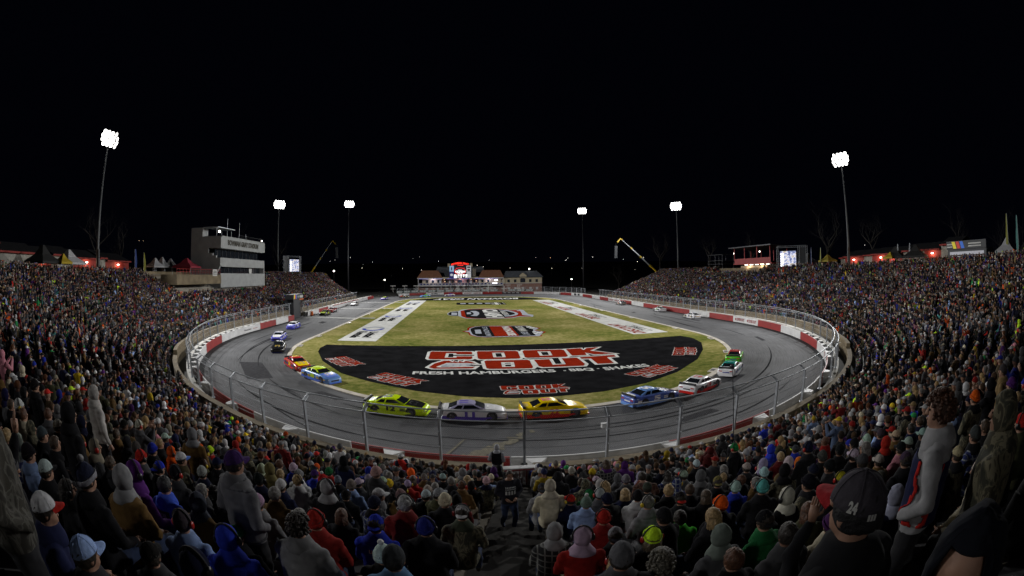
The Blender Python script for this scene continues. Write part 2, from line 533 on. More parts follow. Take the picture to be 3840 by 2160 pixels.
# ------------------------------------------------------------------ the oval
def make_loop(d=0.0):
    P = []
    for i in range(241):
        t = PI + PI * i / 240; P.append((-.2 + 41.4 * math.cos(t), -38 + 49.6 * math.sin(t)))
    for i in range(1, 97): P.append((41.2, -38 + i))
    for i in range(1, 240):
        t = PI * i / 240; c, s = math.cos(t), math.sin(t)
        P.append((-.2 + 41.4 * math.copysign(abs(c) ** .8, c), 58 + 45 * abs(s) ** .8))
    for i in range(0, 97): P.append((-41.6, 58 - i))
    return P


LOOP = np.array(make_loop())
_d = np.linalg.norm(np.diff(LOOP, axis=0), axis=1)
SL = np.concatenate([[0], np.cumsum(_d)])
PERIM = SL[-1]
_t = np.roll(LOOP, -3, 0) - np.roll(LOOP, 3, 0)
_t /= np.linalg.norm(_t, axis=1)[:, None]
NRM = np.stack([_t[:, 1], -_t[:, 0]], 1)


def at(s, d=0.0):
    """point d metres outside the racing face of the wall, s metres round the oval from the start of the near turn"""
    s = s % PERIM
    return (float(np.interp(s, SL, LOOP[:, 0]) + d * np.interp(s, SL, NRM[:, 0])),
            float(np.interp(s, SL, LOOP[:, 1]) + d * np.interp(s, SL, NRM[:, 1])))


def nrm(s):
    s = s % PERIM; v = Vector((float(np.interp(s, SL, NRM[:, 0])), float(np.interp(s, SL, NRM[:, 1])), 0))
    return v.normalized()


def span(s0, s1, step=1.0):
    if s1 < s0: s1 += PERIM
    n = max(1, int(math.ceil((s1 - s0) / step))); return [s0 + (s1 - s0) * i / n for i in range(n + 1)]


def sweep(mb, ss, prof, mi=None, closed=True, cap=True):
    """sweep a (d, z) profile along the oval"""
    rs = []
    for s in ss:
        rs.append([(*at(s, d), z) for d, z in prof])
    n = len(prof); vs = [v for r in rs for v in r]; fs = []
    for i in range(len(rs) - 1):
        for k in range(n if closed else n - 1):
            a = i * n + k; b = i * n + (k + 1) % n; fs.append((a, b, b + n, a + n))
    if closed and cap:
        fs.append(tuple(range(n - 1, -1, -1))); fs.append(tuple((len(rs) - 1) * n + k for k in range(n)))
    mb.add(vs, fs, mi)


def inner_loop():
    P = []
    for i in range(120):
        t = PI + PI * i / 120; P.append((-.5 + 28.6 * math.cos(t), -45 + 32.4 * math.sin(t)))
    for i in range(60): P.append((28.1, -45 + 91 * i / 60))
    for i in range(120):
        t = PI * i / 120; c, s = math.cos(t), math.sin(t)
        P.append((-.5 + 28.6 * math.copysign(abs(c) ** .85, c), 46 + 33 * abs(s) ** .85))
    for i in range(60): P.append((-29.1, 46 - 91 * i / 60))
    return P


INNER = inner_loop()
# ------------------------------------------------------------------ ground, track, infield
def lane_attr(me, data):
    a = me.attributes.new('lane', 'FLOAT_VECTOR', 'POINT'); a.data.foreach_set('vector', np.asarray(data, dtype=np.float32).ravel())


m = MB(); m.add([(-1500, -600, -.06), (1500, -600, -.06), (1500, 2400, -.06), (-1500, 2400, -.06)], [(0, 1, 2, 3)])
m.build('ground', 'ground', kind='structure')


def pair(q):
    """matching points on the inner kerb and the outer wall, q in 0..4"""
    k = int(q) % 4; f = q - int(q)
    def pick(P, a, b):
        x = a + (b - a) * f; i = int(x); g = x - i; n = len(P); p, r = P[i % n], P[(i + 1) % n]
        return (p[0] + (r[0] - p[0]) * g, p[1] + (r[1] - p[1]) * g)
    I = [(0, 120), (120, 180), (180, 300), (300, 360)][k]; L = [(0, 240), (240, 336), (336, 576), (576, 672)][k]
    return pick(INNER, *I), pick([tuple(p) for p in LOOP[:-1]], *L)


m = MB(); vs = []; fs = []; ld = []; NQ, NR = 400, 10
for i in range(NQ):
    a, b = pair(4.0 * i / NQ)
    for j in range(NR + 1):
        f = j / NR * 1.1
        vs.append((a[0] + (b[0] - a[0]) * f, a[1] + (b[1] - a[1]) * f, 0.0)); ld.append((f, 4.0 * i / NQ, 0))
for i in range(NQ):
    for j in range(NR):
        p = i * (NR + 1) + j; q = ((i + 1) % NQ) * (NR + 1) + j; fs.append((p, p + 1, q + 1, q))
m.add(vs, fs); me = m.mesh('racetrack', ['asphalt'])
lane_attr(me, ld); put('racetrack', me, kind='structure')

m = MB(); m.poly([[(p[0], p[1]) for p in INNER]], .03); m.build('infield', 'turf', kind='structure', fix=False)

# concrete kerb with its drain pads
m = MB(); vs = []; fs = []; n = len(INNER); A = inset(INNER, 0.12); B = inset(INNER, -.42)
for i in range(n): vs += [(*A[i], .0), (*A[i], .07), (*B[i], .08), (*B[i], .0)]
for i in range(n):
    j = (i + 1) % n
    for k in range(3): fs.append((i * 4 + k, i * 4 + k + 1, j * 4 + k + 1, j * 4 + k))
m.add(vs, fs)
for q in range(6, 360, 13):
    x, y = INNER[q]; x2, y2 = INNER[(q + 2) % n]; t = math.atan2(y2 - y, x2 - x); nx, ny = -math.sin(t), math.cos(t)
    m.box((x + nx * .6, y + ny * .6, .045), (1.7, .75, .09), t)
    m.mi = 1; m.box((x + nx * .68, y + ny * .68, .094), (.8, .42, .01), t); m.mi = 0
m.build('kerb', ['kerb_concrete', 'dark_metal'], kind='structure')

# painted lines across the front straight
m = MB()
for y0, y1, w in ((-9.5, -11.6, 1.5), (17.3, 15.5, 1.0), (45.0, 43.5, .9)):
    m.poly([[(-41.3, y0 - w / 2), (-26.6, y1 - w / 2), (-26.6, y1 + w / 2), (-41.3, y0 + w / 2)]], .012)
for y0 in (16.0, 43.6, -11.2):
    m.poly([[(-28.2, y0 - .8), (-24.9, y0 - .8), (-24.9, y0 + .2), (-28.2, y0 + .2)]], .135)
m.build('track_line', 'white_paint', kind='structure')
# dark repair patches and skid marks laid on the asphalt
mat('patch_asphalt', (.056, .056, .06), .9, var=.2, scale=3, spec=0)
m = MB()
for k, (q, f0, f1, dq) in enumerate(((.17, .30, .55, .07), (.56, .5, .58, .03), (1.08, .62, .67, .035), (.86, .5, .56, .03), (1.35, .3, .38, .02), (.30, .12, .2, .03), (3.75, .35, .45, .03), (2.9, .4, .5, .05), (.66, .2, .27, .03))):
    a0, b0 = pair(q); a1, b1 = pair(q + dq)
    P = [tuple(a[i] + (b[i] - a[i]) * f for i in (0, 1)) for a, b, f in ((a0, b0, f0), (a1, b1, f0), (a1, b1, f1), (a0, b0, f1))]
    m.poly([P], .003 + .0004 * k)
m.build('asphalt_patch', 'patch_asphalt', kind='structure', fix=False)
mat('rubber_mark', (.028, .028, .03), .85, var=.3, scale=2, spec=0)
m = MB(); rr = random.Random(31)
for k in range(46):
    q0 = rr.uniform(-.45, 1.6) if k < 34 else rr.uniform(1.8, 3.4); L_ = rr.uniform(.05, .32); f0 = rr.uniform(.08, .75); f1 = f0 + rr.uniform(-.08, .2); w = rr.uniform(.006, .013); vs = []; n = 14
    for i in range(n + 1):
        t = i / n; a, b = pair((q0 + L_ * t) % 4); f = f0 + (f1 - f0) * t * t
        for s_ in (-1, 1): g = f + s_ * w * math.sin(PI * min(1, t * 1.1 + .05)); vs.append((a[0] + (b[0] - a[0]) * g, a[1] + (b[1] - a[1]) * g, .007 + .0001 * k))
    m.add(vs, [(2 * i, 2 * i + 1, 2 * i + 3, 2 * i + 2) for i in range(n)])
m.build('skid_mark', 'rubber_mark', kind='structure', fix=False)
# pale oil-dry sand tracked down the near straight
m = MB(); rr = random.Random(5)
for k in range(26):
    u = k / 25.0; cx = -7.9 + 5.2 * u + rr.uniform(-.25, .25); cy = -86.6 + 5.6 * u + rr.uniform(-.2, .2); w = .55 * (1 - u) + .12
    pts = [(cx + w * rr.uniform(.6, 1.3) * math.cos(a), cy + w * 1.2 * rr.uniform(.5, 1.2) * math.sin(a)) for a in [i * PI / 4 for i in range(8)]]
    m.poly([pts],   .013 + .0006 * k)
for x0, y0, x1, y1, w in ((-8.6, -86.4, -6.8, -82.2, .12), (-6.0, -86.9, -4.7, -85.2, .1), (-4.2, -87.0, -3.3, -85.4, .09)):
    m.poly([[(x0 - w, y0), (x0 + w, y0), (x1 + w * .5, y1), (x1 - w * .5, y1)]], .031)
mat('sand_stain', (.14, .125, .085), .95, var=.4, scale=4)
m.build('sand_stain', 'sand_stain', kind='structure', fix=False)

# ------------------------------------------------------------------ painted marks on the grass
BLACK = [(-24.82, -48.2), (-24.9, -51.0), (-24.24, -53.92), (-21.9, -59.6), (-18.3, -65.2), (-14.98, -68.2), (-10.58, -71.2), (-6.6, -73.0), (-3.0, -73.9), (0.4, -74.0),
         (4.0, -73.6), (8.2, -72.3), (12.6, -69.6), (17.4, -65.1), (21.0, -60.2), (23.5, -55.6), (24.5, -51.5), (24.0, -48.6)]
LOGO = {
    'C': [(-10.49, -52.92), (-10.24, -52.6), (-5.66, -53.07), (-5.54, -53.59), (-5.58, -54.81), (-7.38, -54.66), (-7.41, -53.9), (-8.61, -53.83), (-8.7, -56.72), (-7.39, -56.8), (-7.37, -56.02), (-5.59, -56.15), (-5.66, -57.47), (-5.88, -57.88), (-10.25, -57.65), (-10.45, -57.2)],
    'O1': [(-4.98, -53.46), (-4.84, -52.84), (-0.4, -53.17), (-0.17, -53.73), (-0.4, -57.68), (-0.59, -58.25), (-4.81, -58.04), (-5.03, -57.54)],
    'O1h': [(-3.24, -54.06), (-1.84, -54.15), (-1.93, -57.2), (-3.32, -57.1)],
    'O2': [(0.41, -53.65), (0.67, -52.99), (5.15, -53.47), (5.36, -54.01), (4.88, -58.0), (4.58, -58.4), (0.31, -57.99), (0.13, -57.51)],
    'O2h': [(2.09, -54.18), (3.59, -54.35), (3.31, -57.15), (1.89, -57.0)],
    'K': [(5.73, -53.43), (7.59, -53.31), (7.61, -54.7), (8.37, -53.42), (9.95, -53.25), (8.23, -55.31), (10.37, -58.17), (8.05, -57.93), (7.29, -56.43), (7.06, -58.01), (5.38, -57.96)],
    'O3': [(-4.43, -59.3), (-4.2, -58.84), (0.16, -59.08), (0.34, -59.48), (0.13, -63.1), (-0.09, -63.58), (-4.17, -63.21), (-4.41, -62.8)],
    'O3h': [(-2.73, -59.95), (-1.41, -60.07), (-1.58, -62.57), (-2.87, -62.46)],
    'U': [(0.85, -59.28), (2.5, -59.26), (2.24, -62.38), (3.6, -62.37), (3.92, -59.1), (5.6, -59.2), (5.5, -62.81), (5.12, -63.63), (1.09, -63.31), (0.79, -62.7)],
    'T': [(5.94, -59.05), (9.99, -58.95), (9.81, -60.07), (8.75, -60.07), (8.44, -63.33), (6.72, -63.2), (6.9, -60.15), (5.9, -60.09)],
    'B': [(-8.73, -58.6), (-8.14, -58.55), (-7.74, -59.39), (-7.65, -58.73), (-7.16, -59.67), (-7.07, -58.77), (-6.59, -59.46), (-6.39, -58.8), (-5.82, -59.28), (-5.34, -60.41), (-6.22, -59.99), (-8.4, -59.8), (-9.39, -61.83), (-9.15, -62.1), (-5.49, -61.93), (-5.78, -62.78), (-9.57, -62.71), (-10.11, -62.0), (-9.62, -60.05)],
    'G': [(-8.39, -60.19), (-6.22, -60.23), (-5.68, -60.99), (-6.25, -61.63), (-8.95, -61.57)]}
m = MB(); m.poly([BLACK], .045); m.build('painted_end_zone', 'black_paint', kind='structure', fix=False)


def cookout(name, cx, cy, sc, rz):
    """the burger chain's two-line red letters with a white outline, lying on the paint"""
    m = MB(); c, s = math.cos(rz), math.sin(rz); o = .36 if sc > .5 else .28

    def T(l): return [((p[0] * c - p[1] * s) * sc + cx, (p[0] * s + p[1] * c) * sc + cy) for p in l]
    L = {k: [(p[0] + .05, p[1] + 58.1) for p in v] for k, v in LOGO.items()}; z = .05
    for i, k in enumerate(('C', 'O1', 'O2', 'K', 'O3', 'U', 'T', 'B', 'G')):
        h = L.get(k + 'h'); zz = z + .0015 * i
        if k == 'G':
            m.poly([T(L[k])], .072, 2); continue
        m.poly([T(inset(L[k], o))] + ([T(inset(h, -o))] if h else []), zz, 1)
        m.poly([T(L[k])] + ([T(h)] if h else []), .068, 0)
    m.poly([T([(-5.7, -2.6), (-4.3, -2.5), (-4.3, -3.0), (-5.7, -2.95)])], .066, 1)
    for q in (-.62, -1.0): m.poly([T([(-2.7 + .05, 58.1 - 60.2 + q * .9), (-1.4, 58.1 - 60.3 + q * .9), (-1.45, 58.1 - 60.55 + q * .9), (-2.75, 58.1 - 60.45 + q * .9)])], .0665, 1)
    for q in (-8.2, -7.5, -6.8):
        for w in (-60.5, -60.9, -61.3): m.poly([T([(q, w + 58.1), (q + .5, w + 58.1), (q + .45, w + 57.95), (q - .05, w + 57.95)])], .074, 1)
    return m.build(name, ['logo_red', 'white_paint', 'logo_grey'], kind='structure', fix=False)


cookout('painted_letters', 0, -58.1, 1.0, 0)
for cx, cy, rz in ((-19.45, -59.5, R(-50)), (-12.6, -67.3, R(-35)), (-1.0, -71.6, R(-1)), (10.75, -68.2, R(33)), (18.5, -60.1, R(62))):
    cookout('painted_letters', cx, cy, .26, rz)
m = MB(); y0, y1 = -65.3, -66.5
add_text(m, 'FRESH HAMBURGERS', (-11.4, -65.2, .062), (2.0, -65.7, .062), (-11.45, -63.9, .062), bold=.03)
for x in (2.7, 6.0): m.poly([[(x, -65.5), (x + .25, -65.5), (x + .25, -65.25), (x, -65.25)]], .062)
add_text(m, 'BBQ', (3.3, -66.0, .062), (5.6, -66.2, .062), (3.35, -64.6, .062), bold=.03)
add_text(m, 'SHAKES', (6.6, -66.35, .062), (11.3, -66.3, .062), (6.6, -64.95, .062), bold=.03)
m.build('painted_letters', 'white_paint', kind='structure', fix=False)

# far end zone with its big letters
m = MB(); far = [(-24.8, 55.0), (-22.5, 62), (-17, 69), (-9, 73.2), (0, 74.6), (9, 73), (16, 68.5), (22, 61), (24.0, 52), (12, 53.0), (-12, 54.2)]
m.poly([far], .045)
m.build('painted_end_zone', 'black_paint', kind='structure', fix=False)
m = MB(); add_text(m, 'BOWMAN GRAY', (15.5, 66.5, .06), (-15.5, 67.5, .06), (14.5, 57.5, .06), bold=.03)
m.build('painted_letters', 'white_paint', kind='structure', fix=False)

# sideline strips
for side in (-1, 1):
    m = MB()
    if side < 0: m.poly([[(-24.4, -44.3), (-18.7, -44.3), (-18.7, 55.0), (-24.4, 55.0)]], .045)
    else: m.poly([[(18.5, -43.9), (24.3, -43.9), (24.3, 49.0), (18.5, 49.0)]], .045)
    m.build('painted_strip', 'white_paint', kind='structure', fix=False)
    m = MB(); z = .055
    for k in range(4):
        if side < 0:
            y = -29.7 + 24.3 * k
            e = [(-21.8 + 1.95 * math.cos(a), y + 2.9 * math.sin(a)) for a in [2 * PI * i / 36 for i in range(36)]]
            h = [(-21.8 + 1.35 * math.cos(a), y - .1 + 1.75 * math.sin(a)) for a in [2 * PI * i / 36 for i in range(36)]]
            up = [p for p in e[:19]] + [p for p in reversed(h[:19])]; dn = [p for p in e[18:]] + [e[0]] + [h[0]] + [p for p in reversed(h[18:])]
            m.poly([up], z, 1); m.poly([dn], z, 2)
            add_text(m, 'United', (-21.6, y - 4.0, z), (-21.6, y - 11.0, z), (-20.1, y - 4.0, z), 0, .05)
            add_text(m, 'Rentals', (-23.5, y - 3.9, z), (-23.5, y - 11.4, z), (-22.0, y - 3.9, z), 0, .05)
        else:
            y = -36.6 + 23.0 * k
            add_text(m, 'DISCOUNT', (21.0, y - 6.6, z), (21.0, y + 6.8, z), (19.1, y - 6.2, z), 3, .035)
            add_text(m, 'TIRE', (22.6, y - 3.4, z), (22.6, y + 2.9, z), (21.6, y - 3.4, z), 0, .02)
            fr = [(21.45, y - 4.4), (22.8, y - 4.4), (22.8, y + 3.9), (21.45, y + 3.9)]
            m.poly([inset(fr, .14), fr], z + .002, 0)
    m.build('painted_letters', ['black_paint', 'logo_grey', 'logo_blue', 'logo_red'], kind='structure', fix=False)

# the two crests at midfield
CR = {
    'grey': [(-9.79, 0.12), (-9.34, 4.66), (-8.28, 6.54), (-7.13, 7.07), (-6.51, 11.23), (-4.4, 13.92), (0.32, 14.63), (4.71, 11.95), (6.21, 8.31), (8.5, 9.21), (9.22, 7.22), (8.71, -3.9), (9.52, -6.94), (8.76, -10.94), (5.95, -10.19), (4.07, -12.68), (0.34, -13.76), (-3.21, -13.15), (-5.7, -11.88), (-6.79, -7.85), (-7.17, -6.26), (-8.72, -5.57), (-9.55, -3.32)],
    'red': [(-6.63, 7.69), (-4.41, 13.16), (0.27, 13.86), (4.64, 11.21), (6.1, 7.35), (8.3, 8.11), (8.17, -5.46), (8.48, -10.35), (6.0, -9.18), (4.09, -11.72), (0.4, -13.03), (-3.19, -12.7), (-5.51, -10.96), (-6.5, -6.86)],
    'black': [(-5.72, 10.1), (-3.27, 12.52), (2.45, 11.86), (4.97, 8.93), (6.14, 4.88), (6.75, -0.4), (6.38, -4.42), (4.89, -8.91), (2.33, -11.82), (0.45, -12.39), (-3.16, -12.05), (-5.48, -9.02)],
    'ring': [(3.17, 10.0), (5.3, 7.13), (6.58, 1.51), (6.65, -2.76), (6.03, -6.0), (4.52, -8.83), (2.93, -9.49), (2.96, -6.37), (4.41, -6.48), (5.82, -3.71), (5.95, -0.19), (5.01, 4.49), (3.2, 8.32)],
    'hook': [(7.35, 5.92), (8.4, 7.3), (8.74, 4.86), (8.17, -5.46), (9.05, -6.81), (8.5, -9.64), (7.0, -6.8), (7.59, -1.83), (8.02, 4.39), (7.26, 4.32)],
    'oval': [(-9.59, 0.1), (-9.11, 4.23), (-7.24, 6.0), (-7.22, -5.73), (-8.74, -4.71), (-9.47, -2.78)],
    'blk': [(-8.81, 3.06), (-7.49, 2.28), (-7.47, -4.09), (-8.75, -3.62)],
    'flame': [(-4.35, 7.0), (-2.83, 6.76), (-2.24, 2.76), (-2.3, -2.02), (-3.05, -6.83), (-4.46, -6.09), (-3.57, -2.39), (-3.62, 2.36)],
    'blk2': [(-5.19, 2.6), (-4.23, 3.08), (-4.2, -1.72), (-5.17, -2.16)]}
mi = {'grey': 2, 'red': 0, 'black': 3, 'ring': 2, 'hook': 2, 'oval': 3, 'blk': 2, 'flame': 2, 'blk2': 2}
zz = {'grey': .045, 'red': .052, 'black': .059, 'ring': .066, 'hook': .066, 'oval': .052, 'blk': .06, 'flame': .066, 'blk2': .066}
m = MB()
for k, v in CR.items(): m.poly([v], zz[k], mi[k])
add_text(m, 'CLASH', (-1.14, 11.6, .068), (-1.23, -11.2, .068), (2.68, 11.2, .068), 1, .06)
add_text(m, 'NASCAR', (3.0, 5.2, .07), (3.0, -5.2, .07), (4.4, 5.2, .07), 1, .02)
m.build('painted_crest', ['logo_red', 'white_paint', 'logo_grey', 'black_paint'], kind='structure', fix=False)
CR2 = {
    'bred': [(-6.57, -33.49), (-5.68, -32.44), (-5.57, -28.83), (-5.01, -27.28), (-3.11, -25.86), (4.7, -27.03), (6.78, -31.52), (6.11, -32.39), (5.41, -33.89), (6.7, -36.51), (5.23, -39.28), (5.19, -41.24), (-3.09, -40.98), (-4.44, -40.11), (-5.42, -38.32), (-5.62, -35.23)],
    'bgrey': [(-6.15, -33.42), (-5.36, -32.48), (-5.21, -29.5), (-4.16, -26.93), (-2.97, -26.22), (4.62, -27.35), (6.32, -31.58), (5.11, -34.39), (6.24, -36.38), (4.82, -41.0), (-3.07, -40.66), (-4.37, -39.88), (-5.21, -37.85), (-5.37, -34.72)],
    'bblack': [(-5.1, -33.53), (-5.08, -30.13), (-4.18, -27.59), (-2.99, -26.69), (4.43, -27.85), (5.1, -29.48), (5.19, -32.64), (4.91, -34.34), (4.6, -37.04), (4.33, -40.3), (-3.04, -40.2), (-4.29, -39.56), (-4.93, -37.38)],
    'bband': [(-1.74, -26.98), (2.02, -27.54), (1.89, -39.98), (-1.72, -39.79)],
    'chk1': [(4.66, -27.7), (5.18, -27.9), (6.12, -31.03), (5.02, -32.3), (4.5, -29.98)], 'chk2': [(4.52, -35.38), (6.02, -36.05), (5.31, -38.8), (4.39, -38.31)],
    'blk3': [(-4.44, -31.72), (-3.46, -31.55), (-3.51, -36.8), (-4.44, -36.68)]}
mi = {'bred': 0, 'bgrey': 2, 'bblack': 3, 'bband': 0, 'chk1': 4, 'chk2': 4, 'blk3': 2}
zz = {'bred': .045, 'bgrey': .051, 'bblack': .057, 'bband': .063, 'chk1': .066, 'chk2': .066, 'blk3': .063}
m = MB()
for k, v in CR2.items(): m.poly([v], zz[k], mi[k])
add_text(m, 'MADHOUSE', (.37, -27.79, .07), (.3, -39.66, .07), (1.67, -27.78, .07), 1, .05)
add_text(m, 'STADIUM', (-3.05, -27.9, .07), (-3.0, -39.4, .07), (-2.2, -27.9, .07), 2, .02)
add_text(m, 'BOWMAN', (2.6, -28.4, .07), (2.6, -35.0, .07), (3.99, -28.4, .07), 1, .02)
add_text(m, 'GRAY', (2.6, -35.8, .07), (2.6, -39.5, .07), (3.7, -35.8, .07), 2, .02)
m.build('painted_crest', ['logo_red', 'white_paint', 'logo_grey', 'black_paint', 'checker'], kind='structure', fix=False)
m = MB(); m.poly([[(-7.8, 31.0), (7.4, 29.3), (7.4, 39.8), (-7.8, 41.4)]], .045, 0)
for k in range(4): m.poly([[(-6.6 + 2.6 * k, 34.3), (-4.9 + 2.6 * k, 34.2), (-4.9 + 2.6 * k, 38.4), (-6.6 + 2.6 * k, 38.5)]], .052, 1)
for x, w in ((3.2, .12), (3.6, .12), (4.1, 1.1), (5.6, .12), (6.9, .15)): m.poly([[(x, 30.2), (x + w, 30.2), (x + w, 39.3), (x, 39.3)]], .052, 2)
m.build('painted_crest', ['black_paint', 'logo_grey', 'white_paint'], kind='structure', fix=False)

# ------------------------------------------------------------------ the outer wall: foam-backed panels, buttresses, concrete back wall
SEG = [(4.2, 12.8, 'w', 0), (12.8, 21.6, 'r', 0), (21.6, 34.8, 'w', 0), (34.8, 39.6, 'r', 0), (39.6, 43.0, 'w', 0), (43.0, 51.0, 'r', 0), (51.0, 59.1, 'w', 0), (59.1, 67.0, 'r', 0), (67.0, 74.7, 'w', 0),
       (74.7, 82.5, 'r', 0), (82.5, 93.5, 'w', 0), (93.5, 101.5, 'r', 0), (101.5, 110.5, 'w', 2), (110.5, 118.9, 'r', 0), (118.9, 126.9, 'w', 0), (126.9, 135.2, 'r', 0), (135.2, 143.7, 'w', 1),
       (143.7, 152.3, 'r', 0), (152.3, 160.7, 'w', 0), (160.7, 169.3, 'r', 0), (169.3, 186.3, 'r', 0), (186.3, 195.0, 'w', 0), (195.0, 204.7, 'r', 0), (204.7, 215.6, 'w', 1), (215.6, 224.9, 'r', 0),
       (224.9, 234.2, 'w', 0), (234.2, 246.4, 'r', 0), (246.4, 258.1, 'w', 5), (258.1, 266.2, 'r', 0), (267.1, 281.6, 'w', 0), (281.6, 287.9, 'r', 0), (287.9, 296.8, 'k', 3), (296.8, 305.9, 'r', 0),
       (305.9, 315.1, 'w', 1), (315.1, 323.8, 'r', 0), (323.8, 332.4, 'w', 4), (332.4, 340.9, 'r', 0), (340.9, 347.0, 'w', 0),
       (368.4, 377.1, 'r', 0), (377.1, 392.7, 'w', 0), (392.7, 425.1, 'w', 6), (425.1, 429.9, 'w', 0), (429.9, 438.2, 'r', 0), (438.2, 446.6, 'w', 0), (455.6, 459.1, 'r', 0), (459.1, 465.7, 'w', 0),
       (465.7, 473.0, 'r', 0), (473.0, 480.9, 'w', 7)]
bar = empty('track_barrier', (*at(60), 0), label='low red and white padded wall running round the outer edge of the racetrack', cat='barrier')
BL = Vector(bar.location)


def bb(m, name, mats, **kw):
    o = m.build(name, mats, **kw); o.parent = bar; o.matrix_parent_inverse = Matrix.Translation(-BL); return o


def wall_text(m, st, s0, s1, z0, z1, mi, bold=.03, d=-.006):
    """lettering bent to the face of the wall; it reads left to right for someone on the track facing it"""
    vs, fs, _ = text_geo(st, bold); out = []
    for a, b in vs:
        s = s0 + (s1 - s0) * (1 - a) if True else 0
        out.append((*at(s, d), z0 + (z1 - z0) * b))
    m.add(out, fs, mi)


for s0, s1, c, tx in SEG:
    m = MB(); g = .03
    ss = span(s0 + g, s1 - g, 1.0)
    sweep(m, ss, [(0, .02), (.09, .02), (.09, 1.04), (0, 1.04)], 0)
    for z in (.22, .42, .62, .82): sweep(m, ss, [(-.012, z), (-.002, z), (-.002, z + .015), (-.012, z + .015)], 1 if c != 'w' else 0)
    mats = [{'r': 'wall_red', 'w': 'wall_white', 'k': 'wall_black'}[c], 'wall_red', 'wall_black', 'wall_white']
    if tx == 1:
        for a, b in ((.08, .45), (.55, .92)):
            L = s1 - s0; wall_text(m, 'COOK OUT', s0 + L * a, s0 + L * b - .5, .3, .8, 1, .05, -.02)
            sweep(m, span(s0 + L * b - .35, s0 + L * b - .05), [(-.02, .35), (-.004, .35), (-.004, .72), (-.02, .72)], 1)
    if tx == 2: wall_text(m, '2', s0 + 2.5, s0 + 3.3, .2, .85, 1, .05, -.02)
    if tx == 3:
        for k in range(4): sweep(m, span(s0 + 1.0 + 2.0 * k, s0 + 2.3 + 2.0 * k), [(-.02, .45), (-.004, .45), (-.004, .65), (-.02, .65)], 3)
    if tx == 4: wall_text(m, 'CLASH', s0 + 3, s0 + 6.2, .3, .75, 2, .08, -.02)
    if tx == 5:
        for k in (.3, .6): sweep(m, span(s0 + 11.7 * k, s0 + 11.7 * k + 2), [(-.02, .15), (-.004, .15), (-.004, .95), (-.02, .95)], 2)
    if tx == 6: sweep(m, ss, [(-.016, .9), (.1, .9), (.1, 1.06), (-.016, 1.06)], 1)
    if tx == 7:
        wall_text(m, 'Winston-Salem', s0 + 3.8, s0 + 6.6, .4, .66, 2, .02, -.02); sweep(m, span(s0 + 1.2, s0 + 3.0), [(-.02, .45), (-.004, .45), (-.004, .52), (-.02, .52)], 1)
    bb(m, 'wall_panel', mats)
# foam wedges and the concrete wall behind the panels
runs = []
for s0, s1, c, tx in SEG:
    if runs and abs(runs[-1][1] - s0) < 1.2: runs[-1][1] = s1
    else: runs.append([s0, s1])
if abs(runs[-1][1] - PERIM - runs[0][0]) < 2: runs[0][0] = runs[-1][0] - PERIM; runs.pop()
def near_f(s):
    """1 in the middle of the near turn, where the stand crowds the wall, 0 elsewhere"""
    s = s % PERIM; a = min(abs(s - 67), abs(s - 67 - PERIM)); return max(0.0, min(1.0, (40.0 - a) / 22.0))


def retd(s):
    return 2.55 - 1.2 * near_f(s)


nb = 0
for s0, s1 in runs:
    s = s0 + 1.0
    while s < s1 - 1:
        m = MB(); pts = []
        for z, w in ((.1, .55), (1.02, .55)):
            for dd, ww in ((.1, -w), (.1, w), (.72, .18), (.72, -.18)): pts.append((*at(s + ww, dd), z))
        m.add(pts, [(3, 2, 1, 0), (4, 5, 6, 7), (0, 1, 5, 4), (1, 2, 6, 5), (2, 3, 7, 6), (3, 0, 4, 7)])
        if s < 120 or s > 440: bb(m, 'foam_buttress', 'wall_white')
        else: nb += 1
        s += 6.6 if near_f(s) > .3 else 2.4
m2 = MB()
for s0, s1 in runs:
    vs = []; fs = []; ss = span(s0, s1)
    for s in ss:
        h = 1.06 - .62 * near_f(s)
        for d, z in ((.75, 0), (1.22, 0), (1.22, h), (.75, h)): vs.append((*at(s, d), z))
    for i in range(len(ss) - 1):
        for k in range(4): a = i * 4 + k; c = i * 4 + (k + 1) % 4; fs.append((a, c, c + 4, a + 4))
    m2.add(vs, fs)
bb(m2, 'back_wall', 'pale_concrete')

